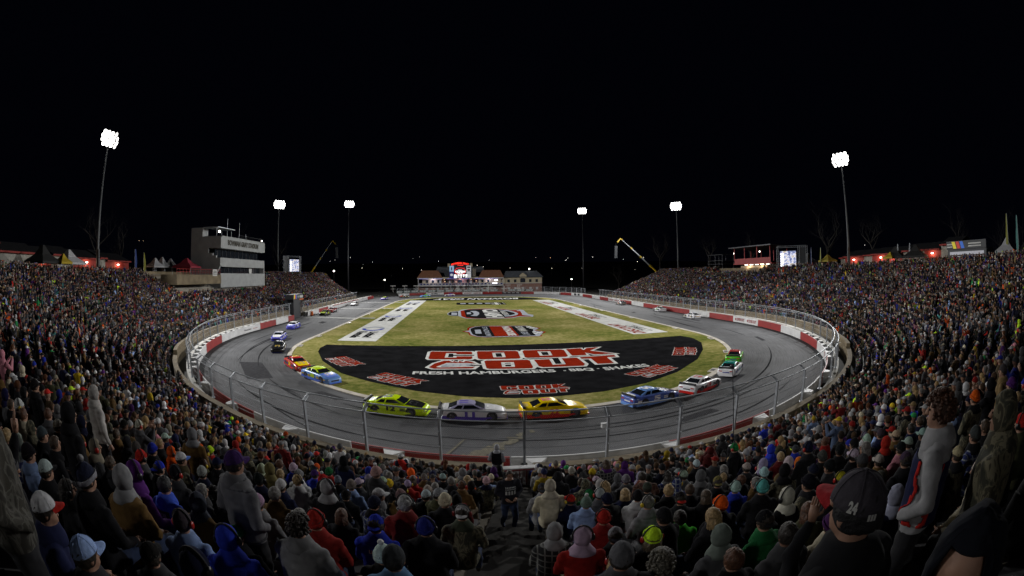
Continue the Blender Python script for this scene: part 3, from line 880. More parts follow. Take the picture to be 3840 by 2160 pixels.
# ------------------------------------------------------------------ catch fence
def fence(name, s0, s1, label, group='catch fence sections on the outer wall', far=False, step=3.5, H=3.15, panel=None):
    root = empty(name, (*at(s0, 1), 0), label=label, cat='fence', group=group); L = Vector(root.location)
    def add(m, n, mats, **kw):
        o = m.build(n, mats, **kw); o.parent = root; o.matrix_parent_inverse = Matrix.Translation(-L); return o
    D = 1.02; n = max(1, int(round((s1 - s0) / step)))
    arm = [] if far else [(-.42, .30)]
    for i in range(n + 1):
        s = s0 + (s1 - s0) * i / n; m = MB(); x, y = at(s, D); nv = nrm(s); tz = math.atan2(nv.y, nv.x)
        m.box((x, y, (1.0 + H) / 2), (.14, .10, H - 1.0), tz)
        m.box((x, y, 1.075), (.3, .26, .03), tz)
        if not far:
            a = at(s, D - .42); m.tube([(x, y, H - .06), (a[0], a[1], H + .26)], .05, 6)
            for z in (1.9, 2.6): b = at(s, D + .16); m.box((b[0], b[1], z), (.12, .04, .04), tz)
            for ds in (-.09, .09):
                a0 = at(s + ds, D - .02); a1 = at(s + ds, D - .44); m.tube([(*a0, H - .02), (*a1, H + .28)], .022, 5)
        add(m, 'fence_post', 'galvanised')
    m = MB(); ss = span(s0, s1, 1.2)
    for d, z, r in ([(D, H - .04, .028), (D - .42, H + .26, .034)] if not far else [(D, H, .03)]):
        m.tube([(*at(s, d), z) for s in ss], r, 6)
    add(m, 'top_rail', 'galvanised')
    m = MB()
    for z in (1.35, 1.85, 2.3, 2.75): m.tube([(*at(s, D - .1), z) for s in ss], .011, 4)
    add(m, 'cable', 'galvanised')
    m = MB(); vs = []; ld = []; fs = []
    prof = [(D - .08, 1.08), (D - .08, H - .1), (D - .44, H + .24)] if not far else [(D - .08, 1.08), (D - .08, H)]
    for i, s in enumerate(ss):
        zc = 0
        for j, (d, z) in enumerate(prof): vs.append((*at(s, d), z)); ld.append((s, z, 0))
    np_ = len(prof)
    for i in range(len(ss) - 1):
        for j in range(np_ - 1): a = i * np_ + j; fs.append((a, a + np_, a + np_ + 1, a + 1))
    m.add(vs, fs); me = m.mesh('wire_mesh', ['chain_link']); lane_attr(me, ld)
    o = put('wire_mesh', me); o.parent = root; o.matrix_parent_inverse = Matrix.Translation(-L)
    return root, add


fence('catch_fence', 67.6 - 3.5 * 19, 67.6, 'tall wire catch fence round the near left turn, up to the aisle gate')
fence('catch_fence', 67.6, 67.6 + 3.5 * 22, 'tall wire catch fence round the near right turn, starting at the aisle gate')
fence('catch_fence', 144.6, 228.0, 'long wire catch fence on the right straight in front of the packed stand')
fence('catch_fence', 455.8, PERIM + 1.1, 'wire catch fence on the left straight, just before the black sign box', step=3.6)
fence('catch_fence', 392.0, 447.8, 'wire catch fence on the left straight beyond the black sign box', step=4.0)
r_, add_ = fence('catch_fence', 246.5, 281.0, 'far catch fence right of the brick field house', far=True, H=3.2, step=4.5)
r_, add_ = fence('catch_fence', 281.0, 347.0, 'far catch fence carrying white letter banners before the field house', far=True, H=3.2, step=5.0)
m = MB()
s = 282.5; mat('banner_white', (.5, .52, .52), .8)
while s < 345:
    if not (291 < s < 297):
        wall_text(m, 'COOK OUT', s, s + 3.3, 1.35, 2.15, 0, .08, .90)
        sweep(m, span(s - .3, s + 3.6, 1.3), [(.93, 1.25), (.94, 1.25), (.94, 2.25), (.93, 2.25)], 1)
    s += 4.1
mat('banner_teal', (.05, .075, .07), .9)
add_(m, 'letter_banner', ['banner_white', 'banner_teal'])

# ------------------------------------------------------------------ grandstand: retaining wall, stepped rows, benches, rim
SA, SB = PERIM - 94.0, PERIM + 226.0         # left end ... right end, going round the near turn


def ends(d):
    f = (d - 3) / 22.0
    return PERIM - 92.0 - 22.0 * f, PERIM + 224.0 + 2 * f


ROWS = 28; DEP = .78; D0 = 3.0; Z0 = .85; RISE = .296


def row_z(i): return Z0 + RISE * i


def floor_z(d): return Z0 + RISE * max(0, min(ROWS, math.floor((d - D0) / DEP)))


stand = empty('grandstand', (*at(60, 3), 0), label='stepped concrete grandstand wrapping three sides of the track under the crowd', cat='grandstand')
GL = Vector(stand.location)


def gs(m, name, mats, **kw):
    o = m.build(name, mats, **kw); o.parent = stand; o.matrix_parent_inverse = Matrix.Translation(-GL); return o


m = MB(); b = MB()
for i in range(ROWS):
    d0 = D0 + DEP * i; s0, s1 = ends(d0); z = row_z(i); ss = span(s0, s1, 1.6)
    sweep(m, ss, [(d0, z - RISE - (.4 if i else .85)), (d0, z), (d0 + DEP, z), (d0 + DEP, z - RISE - .4)], 0)
    best = min((abs(at(67 + q * .1, d0 + .5)[0] - (-4.8 + .144 * (at(67 + q * .1, d0 + .5)[1] + 90.3))), q) for q in range(-30, 31))[1] * .1 + 67
    kk = 1 + (d0 - 3) / 50.0
    for a, bnd in ((s0 + .5, PERIM + best - .75 / kk), (PERIM + best + .75 / kk, s1 - .5)):
        sweep(b, span(a, bnd, 1.6), [(d0 + .40, z + .38), (d0 + .68, z + .38), (d0 + .68, z + .42), (d0 + .40, z + .42)], 0)
sweep(m, span(PERIM + 38, PERIM + 96, 1.5), [(1.8, -.1), (1.8, .30), (3.01, .30), (3.01, -.1)], 0)
gs(m, 'seating_tier', 'concrete'); gs(b, 'bench', 'bench_metal')
m = MB(); s0, s1 = ends(25); zr = row_z(ROWS - 1)
sweep(m, span(s0, s1, 2), [(D0 + DEP * ROWS, 5.0), (D0 + DEP * ROWS, zr + 1.0), (D0 + DEP * ROWS + .25, zr + 1.0), (D0 + DEP * ROWS + .25, 5.0)])
gs(m, 'rim_wall', 'tan_concrete')
m = MB(); sweep(m, span(s0, s1, 3), [(D0 + DEP * ROWS + .25, zr - .5), (D0 + DEP * ROWS + .25, zr), (70, zr), (70, zr - .5)])
m.build('terrace_ground', 'ground', kind='structure')
m = MB(); sweep(m, span(s0 - 10, s1 + 10, 3), [(69.9, -.5), (69.9, zr - .02), (70, zr - .02), (110, -.5)])
m.build('earth_bank', 'ground', kind='structure')
for d_, lab in ((0, 'left'), (1, 'right')):
    m = MB(); L = []
    for i in range(ROWS + 1):
        d = D0 + DEP * i; s = ends(d)[d_]; L.append((at(s, d), Z0 + RISE * min(i, ROWS - 1)))
    vs = []; fs = []
    for (x, y), z in L: vs += [(x, y, -.05), (x, y, z + .9), (x, y + .25, z + .9), (x, y + .25, -.05)]
    for i in range(len(L) - 1):
        for k in range(4): a = i * 4 + k; c = i * 4 + (k + 1) % 4; fs.append((a, c, c + 4, a + 4))
    m.add(vs, fs); gs(m, 'end_wall', 'tan_concrete')
rw = MB()


def ret_sweep(sa, sb, z0, z1, e):
    vs = []; fs = []; ss = span(sa, sb, 1.2)
    for s in ss:
        d = retd(s)
        for q, z in ((-e, z0), (-e, z1), (.4 + e, z1), (.4 + e, z0)): vs.append((*at(s, d + q), z))
    for i in range(len(ss) - 1):
        for k in range(4): a = i * 4 + k; c = i * 4 + (k + 1) % 4; fs.append((a, c, c + 4, a + 4))
    fs += [(0, 1, 2, 3), tuple(len(vs) - 4 + k for k in (3, 2, 1, 0))]
    rw.add(vs, fs)


s0, s1 = ends(3); G0, G1 = PERIM + 66.75, PERIM + 67.95
ret_sweep(s0, G0, -.02, 1.15, 0); ret_sweep(G1, s1, -.02, 1.15, 0)
ret_sweep(s0, G0, 1.153, 1.30, .04); ret_sweep(G1, s1, 1.153, 1.30, .04)
ret_sweep(s0, PERIM + 30, 1.303, 1.75, .01); ret_sweep(PERIM + 104, s1, 1.303, 1.75, .01)
rw.build('retaining_wall', 'tan_concrete', label='weathered tan concrete wall between the catch fence and the first row of spectators', cat='wall')
# aisle steps down to the gate
def aisle_x(y): return -4.8 + .144 * (y + 90.3)


m = MB(); az = math.atan2(1, .144)
for i in range(ROWS * 2 + 2):
    y = -89.9 - .395 * i; z = .72 + RISE / 2 * i
    m.box((aisle_x(y), y, z - .15), (1.25, .40, .32), az - PI / 2)
m.build('aisle_steps', mat('step_concrete', (.06, .056, .05), .95, var=.3, scale=2.5), label='narrow concrete steps of the central aisle leading down to the gate', cat='steps')
# ------------------------------------------------------------------ floodlight poles
def lamp_mesh():
    m = MB(); M = Matrix.Rotation(R(-68), 4, 'X')
    m.tube([M @ Vector((0, 0, -.02)), M @ Vector((0, 0, .22)), M @ Vector((0, 0, .34))], [.40, .3, .1], 12, 0)
    m.tube([M @ Vector((0, 0, -.05)), M @ Vector((0, 0, -.03))], [.385, .385], 12, 1)
    return m.mesh('lamp', ['dark_metal', 'lamp_face'])


LAMP = lamp_mesh()
for i, (px, py, pz, k, aim, lab) in enumerate(POLES + [(x, y, z, 1, a, 'light pole behind the viewer on the near terrace, ' + ('west' if x < 0 else 'east')) for x, y, z, a in POLES_BACK]):
    aim = (0, -60) if i >= 6 else (0, -60) if i < 2 else (0, -30) if i < 4 else (-2, -50)
    rz = math.atan2(aim[1] - py, aim[0] - px) + PI / 2
    p = empty('light_pole', (px, py, 0), rz, label=lab, cat='light pole', group='floodlight poles round the stadium')
    h = pz - 1.2
    m = MB(); m.tube([(0, 0, 0), (0, 0, 14), (0, 0, h + 2.4)], [.42, .3, .16], 10); m.build('mast', 'pole_steel' if i < 4 else 'dark_metal', p, True)
    m = MB(); m.tube([(0, -.42, 7.5), (0, -.42, 13.5)], .2, 8); m.tube([(.3, -.3, 8), (.3, -.3, 12)], .1, 6)
    if i < 4: m.build('equipment_box', 'pole_steel', p)
    for r in range(4):
        z = h + .75 * r - .2; wd = [1.5, 1.9, 1.9, 1.5][r]
        m = MB(); m.box((0, -.25, z), (2 * wd + .3, .1, .12)); m.build('crossbar', 'dark_metal', p)
        n = [4, 5, 5, 4][r]
        for q in range(n):
            o = put('lamp', LAMP, p, loc=(-wd + 2 * wd * q / (n - 1), -.45, z - .15))
            o.rotation_euler = (0, 0, R(-22 + 44 * q / (n - 1)))

# ------------------------------------------------------------------ press box (left stand)
mat('precast', (.30, .31, .31), .85, var=.12, scale=.8)
mat('precast_dark', (.05, .05, .05), .8)
pb = empty('press_box', (-61, -9, 0), label='tall pale concrete press box tower rising out of the left stand', cat='press box')
PM = Matrix.Translation(-Vector(pb.location))


def pbb(m, name, mats, **kw):
    o = m.build(name, mats, **kw); o.parent = pb; o.matrix_parent_inverse = PM; return o


xf, y0, y1 = -58.0, -20.6, 3.4
m = MB()
m.box(((xf - 66.5) / 2, (y0 + y1) / 2, 8.1), (8.5, y1 - y0, 3.0))
m.prism([(-66.5, 9.62), (-59.2, 9.62), (-58.8, 10.1), (-58.1, 11.3), (-58.1, 12.9), (-59.3, 12.9), (-59.3, 13.4), (-60.2, 13.4), (-60.2, 13.9), (-61.5, 13.9), (-61.5, 14.95), (-58.0, 14.95), (-58.0, 17.3), (-63.2, 17.3), (-63.2, 19.35), (-66.5, 19.35)], 'y', y0, y0 + .5)
m.prism([(-66.5, 9.62), (-58.1, 9.62), (-58.1, 12.9), (-61.5, 12.9), (-61.5, 14.95), (-58.0, 14.95), (-58.0, 17.3), (-66.5, 17.3)], 'y', y1 - .5, y1)
m.box((-65.9, (y0 + y1) / 2, 13.5), (1.0, y1 - y0 - 1.02, 7.7))
m.box((-63.6, y0 + 1.6, 18.4), (.5, 2.2, 2.0)); m.box((-66.2, y0 + 1.6, 18.4), (.5, 2.2, 2.0)); m.box((-64.9, y0 + 2.6, 18.4), (2.1, .3, 1.9))
pbb(m, 'tower_wall', 'precast')
m = MB(); yl = y1 - y0 - 1.02; ym = (y0 + y1) / 2
m.box((-61.7, ym, 11.95), (7.2, yl, 1.9)); pbb(m, 'balcony_band', 'precast')
m = MB(); m.box((-61.7, ym, 16.1), (7.35, yl, 2.4)); m.box((-61.7, ym, 17.42), (7.5, yl + .2, .2)); pbb(m, 'parapet', 'precast')
m = MB(); m.box((-60.0, ym, 13.92), (.1, yl, 2.05)); m.box((-59.4, ym, 10.3), (.1, yl, 1.4)); pbb(m, 'window_band', 'glass_dark')
for k in range(11):
    m = MB(); m.box((-59.9, y0 + 1.6 + 2.1 * k, 13.92), (.14, .07, 2.05)); pbb(m, 'window_mullion', 'dark_metal')
    m = MB(); m.box((-59.3, y0 + 1.6 + 2.1 * k, 10.3), (.14, .07, 1.4)); pbb(m, 'window_mullion', 'dark_metal')
m = MB(); m.box((-59.25, -3.0, 10.2), (.12, 1.5, 1.3)); pbb(m, 'door', 'white_paint')
m = MB(); add_text(m, 'BOWMAN GRAY STADIUM', (xf + .06, -17.4, 15.65), (xf + .06, -.9, 15.65), (xf + .06, -17.4, 16.85), bold=.05)
mat('bronze_letters', (.03, .026, .015), .7); pbb(m, 'wall_lettering', 'bronze_letters')
m = MB()
for x, y in ((-59.6, -20.0), (-62.4, -20.0), (-59.6, -13), (-62.4, -13)): m.tube([(x, y, 17.5), (x, y, 19.3)], .06, 6)
m.box((-61, -16.5, 19.4), (4.2, 8.2, .16)); pbb(m, 'roof_shelter', 'galvanised')
m = MB()
for k in range(24): m.tube([(-58.3, -12 + .65 * k, 17.5), (-58.3, -12 + .65 * k, 18.3)], .02, 4)
m.tube([(-58.3, -12, 18.3), (-58.3, 3.2, 18.3)], .03, 5); pbb(m, 'roof_railing', 'dark_metal')
m = MB(); m.ell((-59.2, -19.4, 18.5), (.28, .28, .28), 8, 6); pbb(m, 'work_lamp', 'small_lamp')
m = MB(); m.ell((-58.2, 1.8, 17.9), (.2, .3, .15), 8, 6); pbb(m, 'work_lamp', 'small_lamp')
for y, h, lb in ((-13.5, 22.0, 'tall whip antenna on the press box roof by the open shelter'), (-7.2, 21.6, 'crooked whip antenna over the middle of the press box roof'), (-3.4, 19.2, 'short whip antenna on the press box roof near its right end')):
    m = MB(); m.tube([(-60.5, y, 17.5), (-60.5, y, h)], [.05, .03], 5); m.build('roof_antenna', 'galvanised', label=lb, cat='antenna', group='antennas on the press box roof')
# platform beside it
m = MB(); m.box((-59.2, -30.4, 8.4), (4.2, 17.0, 1.8)); m.build('platform', 'tan_concrete', label='tan concrete viewing platform beside the press box', cat='platform')
m = MB(); s_ = -38.8
while s_ < -21.9: m.tube([(-57.2, s_, 9.3), (-57.2, s_, 10.3)], .03, 5); s_ += 1.1
m.tube([(-57.2, -38.8, 10.3), (-57.2, -22, 10.3)], .035, 5); m.tube([(-57.2, -38.8, 9.8), (-57.2, -22, 9.8)], .025, 5)
mat('rail_red', (.3, .02, .02), .5); m.build('platform_railing', 'rail_red', label='red railing on the platform beside the press box', cat='railing')
m = MB(); m.box((-57.1, -24.6, 9.7), (.06, 1.9, 1.3)); m.mi = 1
for k in range(3): m.box((-57.05, -24.6, 9.4 + .3 * k), (.03, 1.4, .14))
m.build('banner', ['white_paint', 'wall_black'], label='white banner tied to the railing below the press box', cat='banner')


# ------------------------------------------------------------------ tents, flags, sheds on the terraces
def tent(x, y, z, w, h, col, lab, rz=0.0, legs=True, group=None):
    t = empty('canopy_tent', (x, y, z), rz, label=lab, cat='tent', group=group)
    a = w / 2; e = 2.1
    m = MB(); pk = e + h
    vs = [(-a, -a, e), (a, -a, e), (a, a, e), (-a, a, e)]
    vs += [(c[0] * .45, c[1] * .45, e + h * .42) for c in vs[:4]] + [(c[0] * .08, c[1] * .08, pk) for c in vs[:4]]
    fs = [(i, (i + 1) % 4, 4 + (i + 1) % 4, 4 + i) for i in range(4)] + [(4 + i, 4 + (i + 1) % 4, 8 + (i + 1) % 4, 8 + i) for i in range(4)] + [(8, 9, 10, 11)]
    m.add(vs, fs); vs = [(-a, -a, e), (a, -a, e), (a, a, e), (-a, a, e), (-a, -a, e - .3), (a, -a, e - .3), (a, a, e - .3), (-a, a, e - .3)]
    m.add(vs, [(i, 4 + i, 4 + (i + 1) % 4, (i + 1) % 4) for i in range(4)])
    mn = 'canvas_%02d%02d%02d' % tuple(int(c * 99) for c in col); mat(mn, tuple(c * .55 for c in col), .8, var=.1)
    m.build('canopy', mn, t)
    for sx in (-1, 1):
        for sy in (-1, 1):
            m = MB(); m.tube([(sx * (a - .05), sy * (a - .05), 0), (sx * (a - .05), sy * (a - .05), e)], .03, 5); m.build('leg', 'galvanised', t)
    return t


ZT = row_z(ROWS - 1)
tent(-64.2, -25.6, ZT, 5.0, 1.7, (.42, .02, .05), 'wide crimson canopy tent next to the press box', .1)
tent(-69.5, -24.8, ZT, 3.2, 1.7, (.5, .5, .52), 'pale grey peaked tent left of the crimson tent', .2)
tent(-69.5, -28.2, ZT, 3.2, 1.9, (.5, .5, .52), 'pale grey peaked tent, middle of the small row left of the press box', .0)
tent(-68.5, -32.0, ZT, 3.2, 1.6, (.5, .5, .52), 'pale grey peaked tent, outermost of the small row, farthest from the press box', -.2)
tent(-69.5, -57.0, ZT, 5.0, 2.0, (.62, .62, .64), 'large white tent in front of the left concession shed', .1)
tent(-67, -60.3, ZT, 2.6, 1.2, (.6, .42, .01), 'small bright yellow canopy in front of the white tent')
tent(-68.5, -64.0, ZT, 5.0, 2.3, (.01, .01, .01), 'black tent with a lettered edge by the left concession shed', .2)
tent(71.5, -27.5, ZT, 3.5, 1.9, (.3, .3, .32), 'grey peaked tent right of the video screen')
tent(72.5, -33.6, ZT, 3.4, 1.3, (.45, .36, .04), 'yellow and olive tent beside the right light pole')
tent(70.0, -56.0, ZT, 4.2, 1.9, (.01, .01, .01), 'black tent, left one of two by the right concession shed', .3)
tent(70.0, -61.2, ZT, 4.6, 2.0, (.012, .012, .012), 'black tent, right one of two by the right concession shed', .3)
tent(68.5, -55.6, ZT, 2.4, .9, (.6, .42, .01), 'small yellow umbrella canopy by the black tents')
tent(69.5, -82.6, ZT, 4.0, 2.0, (.5, .5, .52), 'white peaked tent at the far right edge above the stand')
tent(70.0, -87.0, ZT, 4.2, 1.8, (.015, .015, .02), 'black tent beside the white one at the far right edge')


def feather(x, y, z, h, col, lab):
    f = empty('feather_flag', (x, y, z), label=lab, cat='flag', group='feather flags on the terraces')
    m = MB(); m.tube([(0, 0, 0), (0, 0, h)], .03, 5); m.build('flag_pole', 'galvanised', f)
    m = MB(); n = 8; vs = []
    for i in range(n + 1):
        t = i / n; w = .55 * math.sin(min(1, .25 + t) * PI * .62 + .3) * (1 - .6 * t ** 4); zz = 1 + (h - 1) * t
        vs += [(.04, -.01, zz), (.04 + w * .3, w, zz), (.055 + w * .3, w, zz), (.055, -.01, zz)]
    m.rings([vs[i * 4:i * 4 + 4] for i in range(n + 1)]); mn = 'flag_%02d%02d%02d' % tuple(int(c * 99) for c in col); mat(mn, tuple(c * .5 for c in col), .8)
    m.build('flag_cloth', mn, f)


feather(-67.0, -37.8, ZT, 4.4, (.3, .3, .02), 'yellow feather flag nearest the small grey tents on the left')
feather(-68.5, -39.0, ZT, 5.0, (.03, .08, .35), 'dark blue feather flag behind the yellow one on the left')
feather(70.0, -30.3, ZT, 5.2, (.04, .08, .3), 'blue feather flag right of the right video screen')
feather(70.5, -33.1, ZT, 5.0, (.35, .35, .02), 'yellow feather flag beside the right light pole')
feather(69.5, -57.0, ZT, 4.4, (.3, .32, .34), 'pale feather flag, left one between the two black tents')
feather(69.0, -60.4, ZT, 4.4, (.28, .28, .3), 'pale feather flag, right one by the black tents')
feather(68.5, -83.2, ZT, 7.5, (.3, .3, .05), 'tall yellow feather flag beside the white tent at the far right')
feather(67.5, -85.6, ZT, 7.0, (.1, .3, .28), 'tall teal feather flag at the right edge of the view')


def shed(x0, x1, ys, zr, lab, side):
    """long low concession shed: red walls under a dark roof, pale gable bays, wall lamps"""
    b = empty('concession_shed', (x0, ys[0][0], ZT), label=lab, cat='shed'); Mi = Matrix.Translation(-Vector(b.location))
    mat('shed_red', (.22, .02, .014), .8, var=.15); mat('shed_pale', (.26, .25, .22), .8, var=.15); mat('shed_roof', (.014, .014, .016), .9, spec=.1)
    f = x1 if side < 0 else x0
    for k, (a, c, kind, h) in enumerate(ys):
        m = MB(); m.box(((x0 + x1) / 2, (a + c) / 2, ZT + h / 2), (x1 - x0, c - a - .01, h)); o = m.build('wall', 'shed_red' if kind == 'r' else 'shed_pale', b); o.matrix_parent_inverse = Mi
        m = MB(); r = h + zr; xe0, xe1 = x0 - .7, x1 + .7
        m.prism([(xe0, ZT + h), (xe1, ZT + h), (xe1, ZT + h + .22), ((x0 + x1) / 2, ZT + r + .22), (xe0, ZT + h + .22)], 'y', a, c - .02); o = m.build('roof', 'shed_roof', b); o.matrix_parent_inverse = Mi
        m = MB(); m.box((f + (.78 if side < 0 else -.78), (a + c) / 2, ZT + h + .1), (.1, c - a - .02, .28)); o = m.build('fascia', 'shed_red', b); o.matrix_parent_inverse = Mi
        if kind == 'r':
            for q in ([.5] if c - a < 8 else [.3, .7]):
                yy = a + (c - a) * q; xx = f + (.25 if side < 0 else -.25)
                m = MB(); m.ell((xx, yy, ZT + h - .55), (.17, .34, .13), 10, 6); o = m.build('wall_lamp', 'small_lamp', b); o.matrix_parent_inverse = Mi
                ld = bpy.data.lights.new('wall_lamp_light', 'POINT'); ld.energy = 130; ld.color = (1, .66, .42); ld.shadow_soft_size = .2
                lo = bpy.data.objects.new('wall_lamp_light', ld); COL.objects.link(lo); lo.location = (xx + (.45 if side < 0 else -.45), yy, ZT + h - .7)
    return b


shed(-84, -75.5, [(-88, -70, 'p', 4.4), (-70, -61, 'p', 3.3), (-61, -57, 'r', 3.0), (-57, -51, 'p', 3.3), (-51, -43.6, 'r', 3.0), (-43.6, -41.4, 'p', 3.2), (-41.4, -33.5, 'r', 2.8)], 1.6, 'long dark-roofed red concession shed behind the left stand', -1)
shed(75.5, 84, [(-36.8, -35.4, 'p', 2.4), (-43.0, -36.8, 'r', 2.6), (-45.5, -43.0, 'p', 2.7), (-54.6, -45.5, 'r', 2.8), (-60.3, -54.6, 'p', 3.1), (-64.7, -60.3, 'r', 3.1), (-69.5, -64.7, 'p', 3.8)], 1.4, 'long dark-roofed red concession shed behind the right stand', 1)
# merchandise stand at the right
b = empty('merchandise_stall', (70.5, -73.6, ZT), label='black merchandise stall with yellow, red and blue sign bars on the right terrace', cat='stall')
m = MB(); m.box((0, -.5, 1.4), (4.0, 8.6, 2.8)); m.build('stall_body', 'wall_black', b)
m = MB(); m.box((-2.2, -.5, 3.4), (.2, 8.8, 1.3)); m.build('sign_board', 'wall_black', b)
for dy, cn, cc in ((2.2, 'bar_yellow', (.6, .5, .02)), (1.3, 'bar_red', (.45, .03, .02)), (.4, 'bar_blue', (.03, .12, .5))):
    mat(cn, cc, .6, emis=cc, estr=.3); m = MB(); m.prism([(dy - .35 - .2, 2.85), (dy + .35 - .2, 2.85), (dy + .35 + .2, 3.95), (dy - .35 + .2, 3.95)], 'x', -2.34, -2.31); m.build('sign_stripe', cn, b)
m = MB()
for dy, w in ((-2.4, 2.8), (3.2, 1.2)):
    for z in (3.15, 3.55): m.box((-2.33, dy, z), (.03, w, .2))
m.build('sign_panel', 'white_paint', b)
m = MB(); m.box((-2.05, -.5, 2.1), (.06, 7.6, .5)); m.box((-2.06, -.5, 1.2), (.06, 7.6, .9)); m.build('counter_window', mat('stall_glow', (.4, .4, .42), emis=(.5, .5, .6), estr=.25), b)

# red spotters' booth on the right
b = empty('spotters_booth', (67.5, -11.4, ZT), label='red open-sided spotters booth on stilts with a flat roof, right rim', cat='booth')
mat('booth_beige', (.28, .22, .15), .8)
m = MB(); m.box((1.5, -1.2, .55), (4.5, 15.5, 1.9)); m.build('lower_wall', 'booth_beige', b)
m = MB(); m.box((.2, -1.2, 2.0), (6.0, 17.0, .25)); m.box((-2.7, -1.2, 2.75), (.12, 16.0, 1.25)); m.build('parapet', mat('booth_red', (.24, .02, .02), .6, var=.15), b)
m = MB(); m.prism([(-3.6, 6.2), (5.0, 5.7), (5.0, 5.95), (-3.6, 6.45)], 'y', -10.3, 8.6); m.build('roof', 'dark_metal', b)
for y in (-9, -3.5, 2.0, 6.8):
    m = MB(); m.box((-2.7, y, 4.6), (.2, .2, 3.4)); m.build('post', 'booth_red', b)
    m = MB(); m.box((3.2, y, 4.3), (.2, .2, 3.4)); m.build('post', 'booth_red', b)
for k in range(5): m = MB(); m.box((-1.0, -6.0 + 2.4 * k, 1.75), (.2, 1.3, .12)); m.build('soffit_lamp', 'small_lamp', b)
for k in (0, 1):
    ld = bpy.data.lights.new('soffit_light', 'POINT'); ld.energy = 260; ld.color = (1, .78, .5); lo = bpy.data.objects.new('soffit_light', ld); COL.objects.link(lo); lo.location = (65.9, -15 + 6 * k, ZT + 1.4)
for y in (-4.2, 7.6): m = MB(); m.ell((-2.3, y, 4.9), (.2, .2, .2), 8, 6); m.build('flood_lamp', 'small_lamp', b)
b = empty('camera_scaffold', (68, 7.5, ZT), label='dark camera scaffold left of the red booth', cat='scaffold')
m = MB()
for x in (-2, 2):
    for y in (-4, 0, 4): m.tube([(x, y, 0), (x, y, 5.0)], .06, 5)
for z in (2.3, 3.3, 5.0):
    m.box((0, 0, z), (4.2, 8.2, .1))
m.build('scaffold_frame', 'dark_metal', b)


# ------------------------------------------------------------------ video screens in truss frames
def screen_mat():
    m = bpy.data.materials.new('video_picture'); m.use_nodes = True; nt = m.node_tree; b = nt.nodes['Principled BSDF']
    b.inputs['Base Color'].default_value = (.02, .02, .02, 1)
    tc = N(nt, 'ShaderNodeTexCoord'); nz = N(nt, 'ShaderNodeTexNoise', i_Scale=1.1, i_Detail=3.0); mp = N(nt, 'ShaderNodeMapping'); mp.inputs['Scale'].default_value = (1, .5, 1.6)
    nt.links.new(tc.outputs['Object'], mp.inputs[0]); nt.links.new(mp.outputs[0], nz.inputs['Vector'])
    r = ramp(nt, [(.3, (.03, .05, .2)), (.45, (.25, .3, .55)), (.55, (.9, .9, 1)), (.62, (.55, .45, .3)), (.75, (.3, .3, .4))])
    nt.links.new(nz.outputs['Fac'], r.inputs[0]); nt.links.new(r.outputs[0], b.inputs['Emission Color']); b.inputs['Emission Strength'].default_value = 1.0
    m.cycles.emission_sampling = 'NONE'; MATS['video_picture'] = m


screen_mat()


def vscreen(x, y, z, rz, w, h, lab, sx):
    """front faces local -Y"""
    b = empty('video_screen', (x, y, z), rz, label=lab, cat='video screen'); W_ = w + 3.2; x0 = -w / 2 - .7; x1 = w / 2 + .7
    if sx < 0: xs = (x0 - 2.0, x0, x1)
    else: xs = (x0, x1, x1 + 2.0)
    m = MB()
    for X in xs:
        for a, c in ((-.2, -.2), (.2, -.2), (.2, .2), (-.2, .2)): m.tube([(X + a, c, 0), (X + a, c, h + 2.1)], .035, 5)
        for k in range(int((h + 2) / .5)): m.tube([(X - .2, -.2, .5 * k), (X + .2, -.2, .5 * k + .45)], .022, 4)
    for z_ in (h + 1.75, h + 2.1):
        for c in (-.2, .2): m.tube([(xs[0], c, z_), (xs[2], c, z_)], .035, 5)
    for k in range(int((xs[2] - xs[0]) / .5)): m.tube([(xs[0] + .5 * k, -.2, h + 1.75), (xs[0] + .5 * k + .45, -.2, h + 2.1)], .022, 4)
    m.build('truss_frame', 'galvanised', b)
    m = MB(); m.box((0, .05, h / 2 + .9), (w + .1, .2, h + .1)); m.build('screen_cabinet', 'wall_black', b)
    m = MB(); m.box((0, -.07, h / 2 + .9), (w, .03, h)); m.build('screen_picture', 'video_picture', b)
    m = MB(); X = (xs[0] + xs[1]) / 2 if sx < 0 else (xs[1] + xs[2]) / 2; m.box((X, -.02, h / 2 + 1), (1.5, .1, h + 1.4)); m.build('side_banner', 'wall_black', b)
    m = MB()
    for k in range(6): m.box((-w / 2 + .5, -.1, 1.1 + h * .9 * k / 6), (.8, .02, .34))
    m.mi = 0; m.build('score_strip', mat('screen_white', (1, 1, 1), emis=(1, 1, 1), estr=1.4), b)
    return b


vscreen(-65.5, 45.5, 9.6, R(62), 4.6, 4.2, 'lit video screen in a truss frame on the left stand rim', -1)
vscreen(66.0, -26.0, ZT + .1, R(-48), 4.0, 3.5, 'lit video screen in a truss frame on the right stand rim', 1)


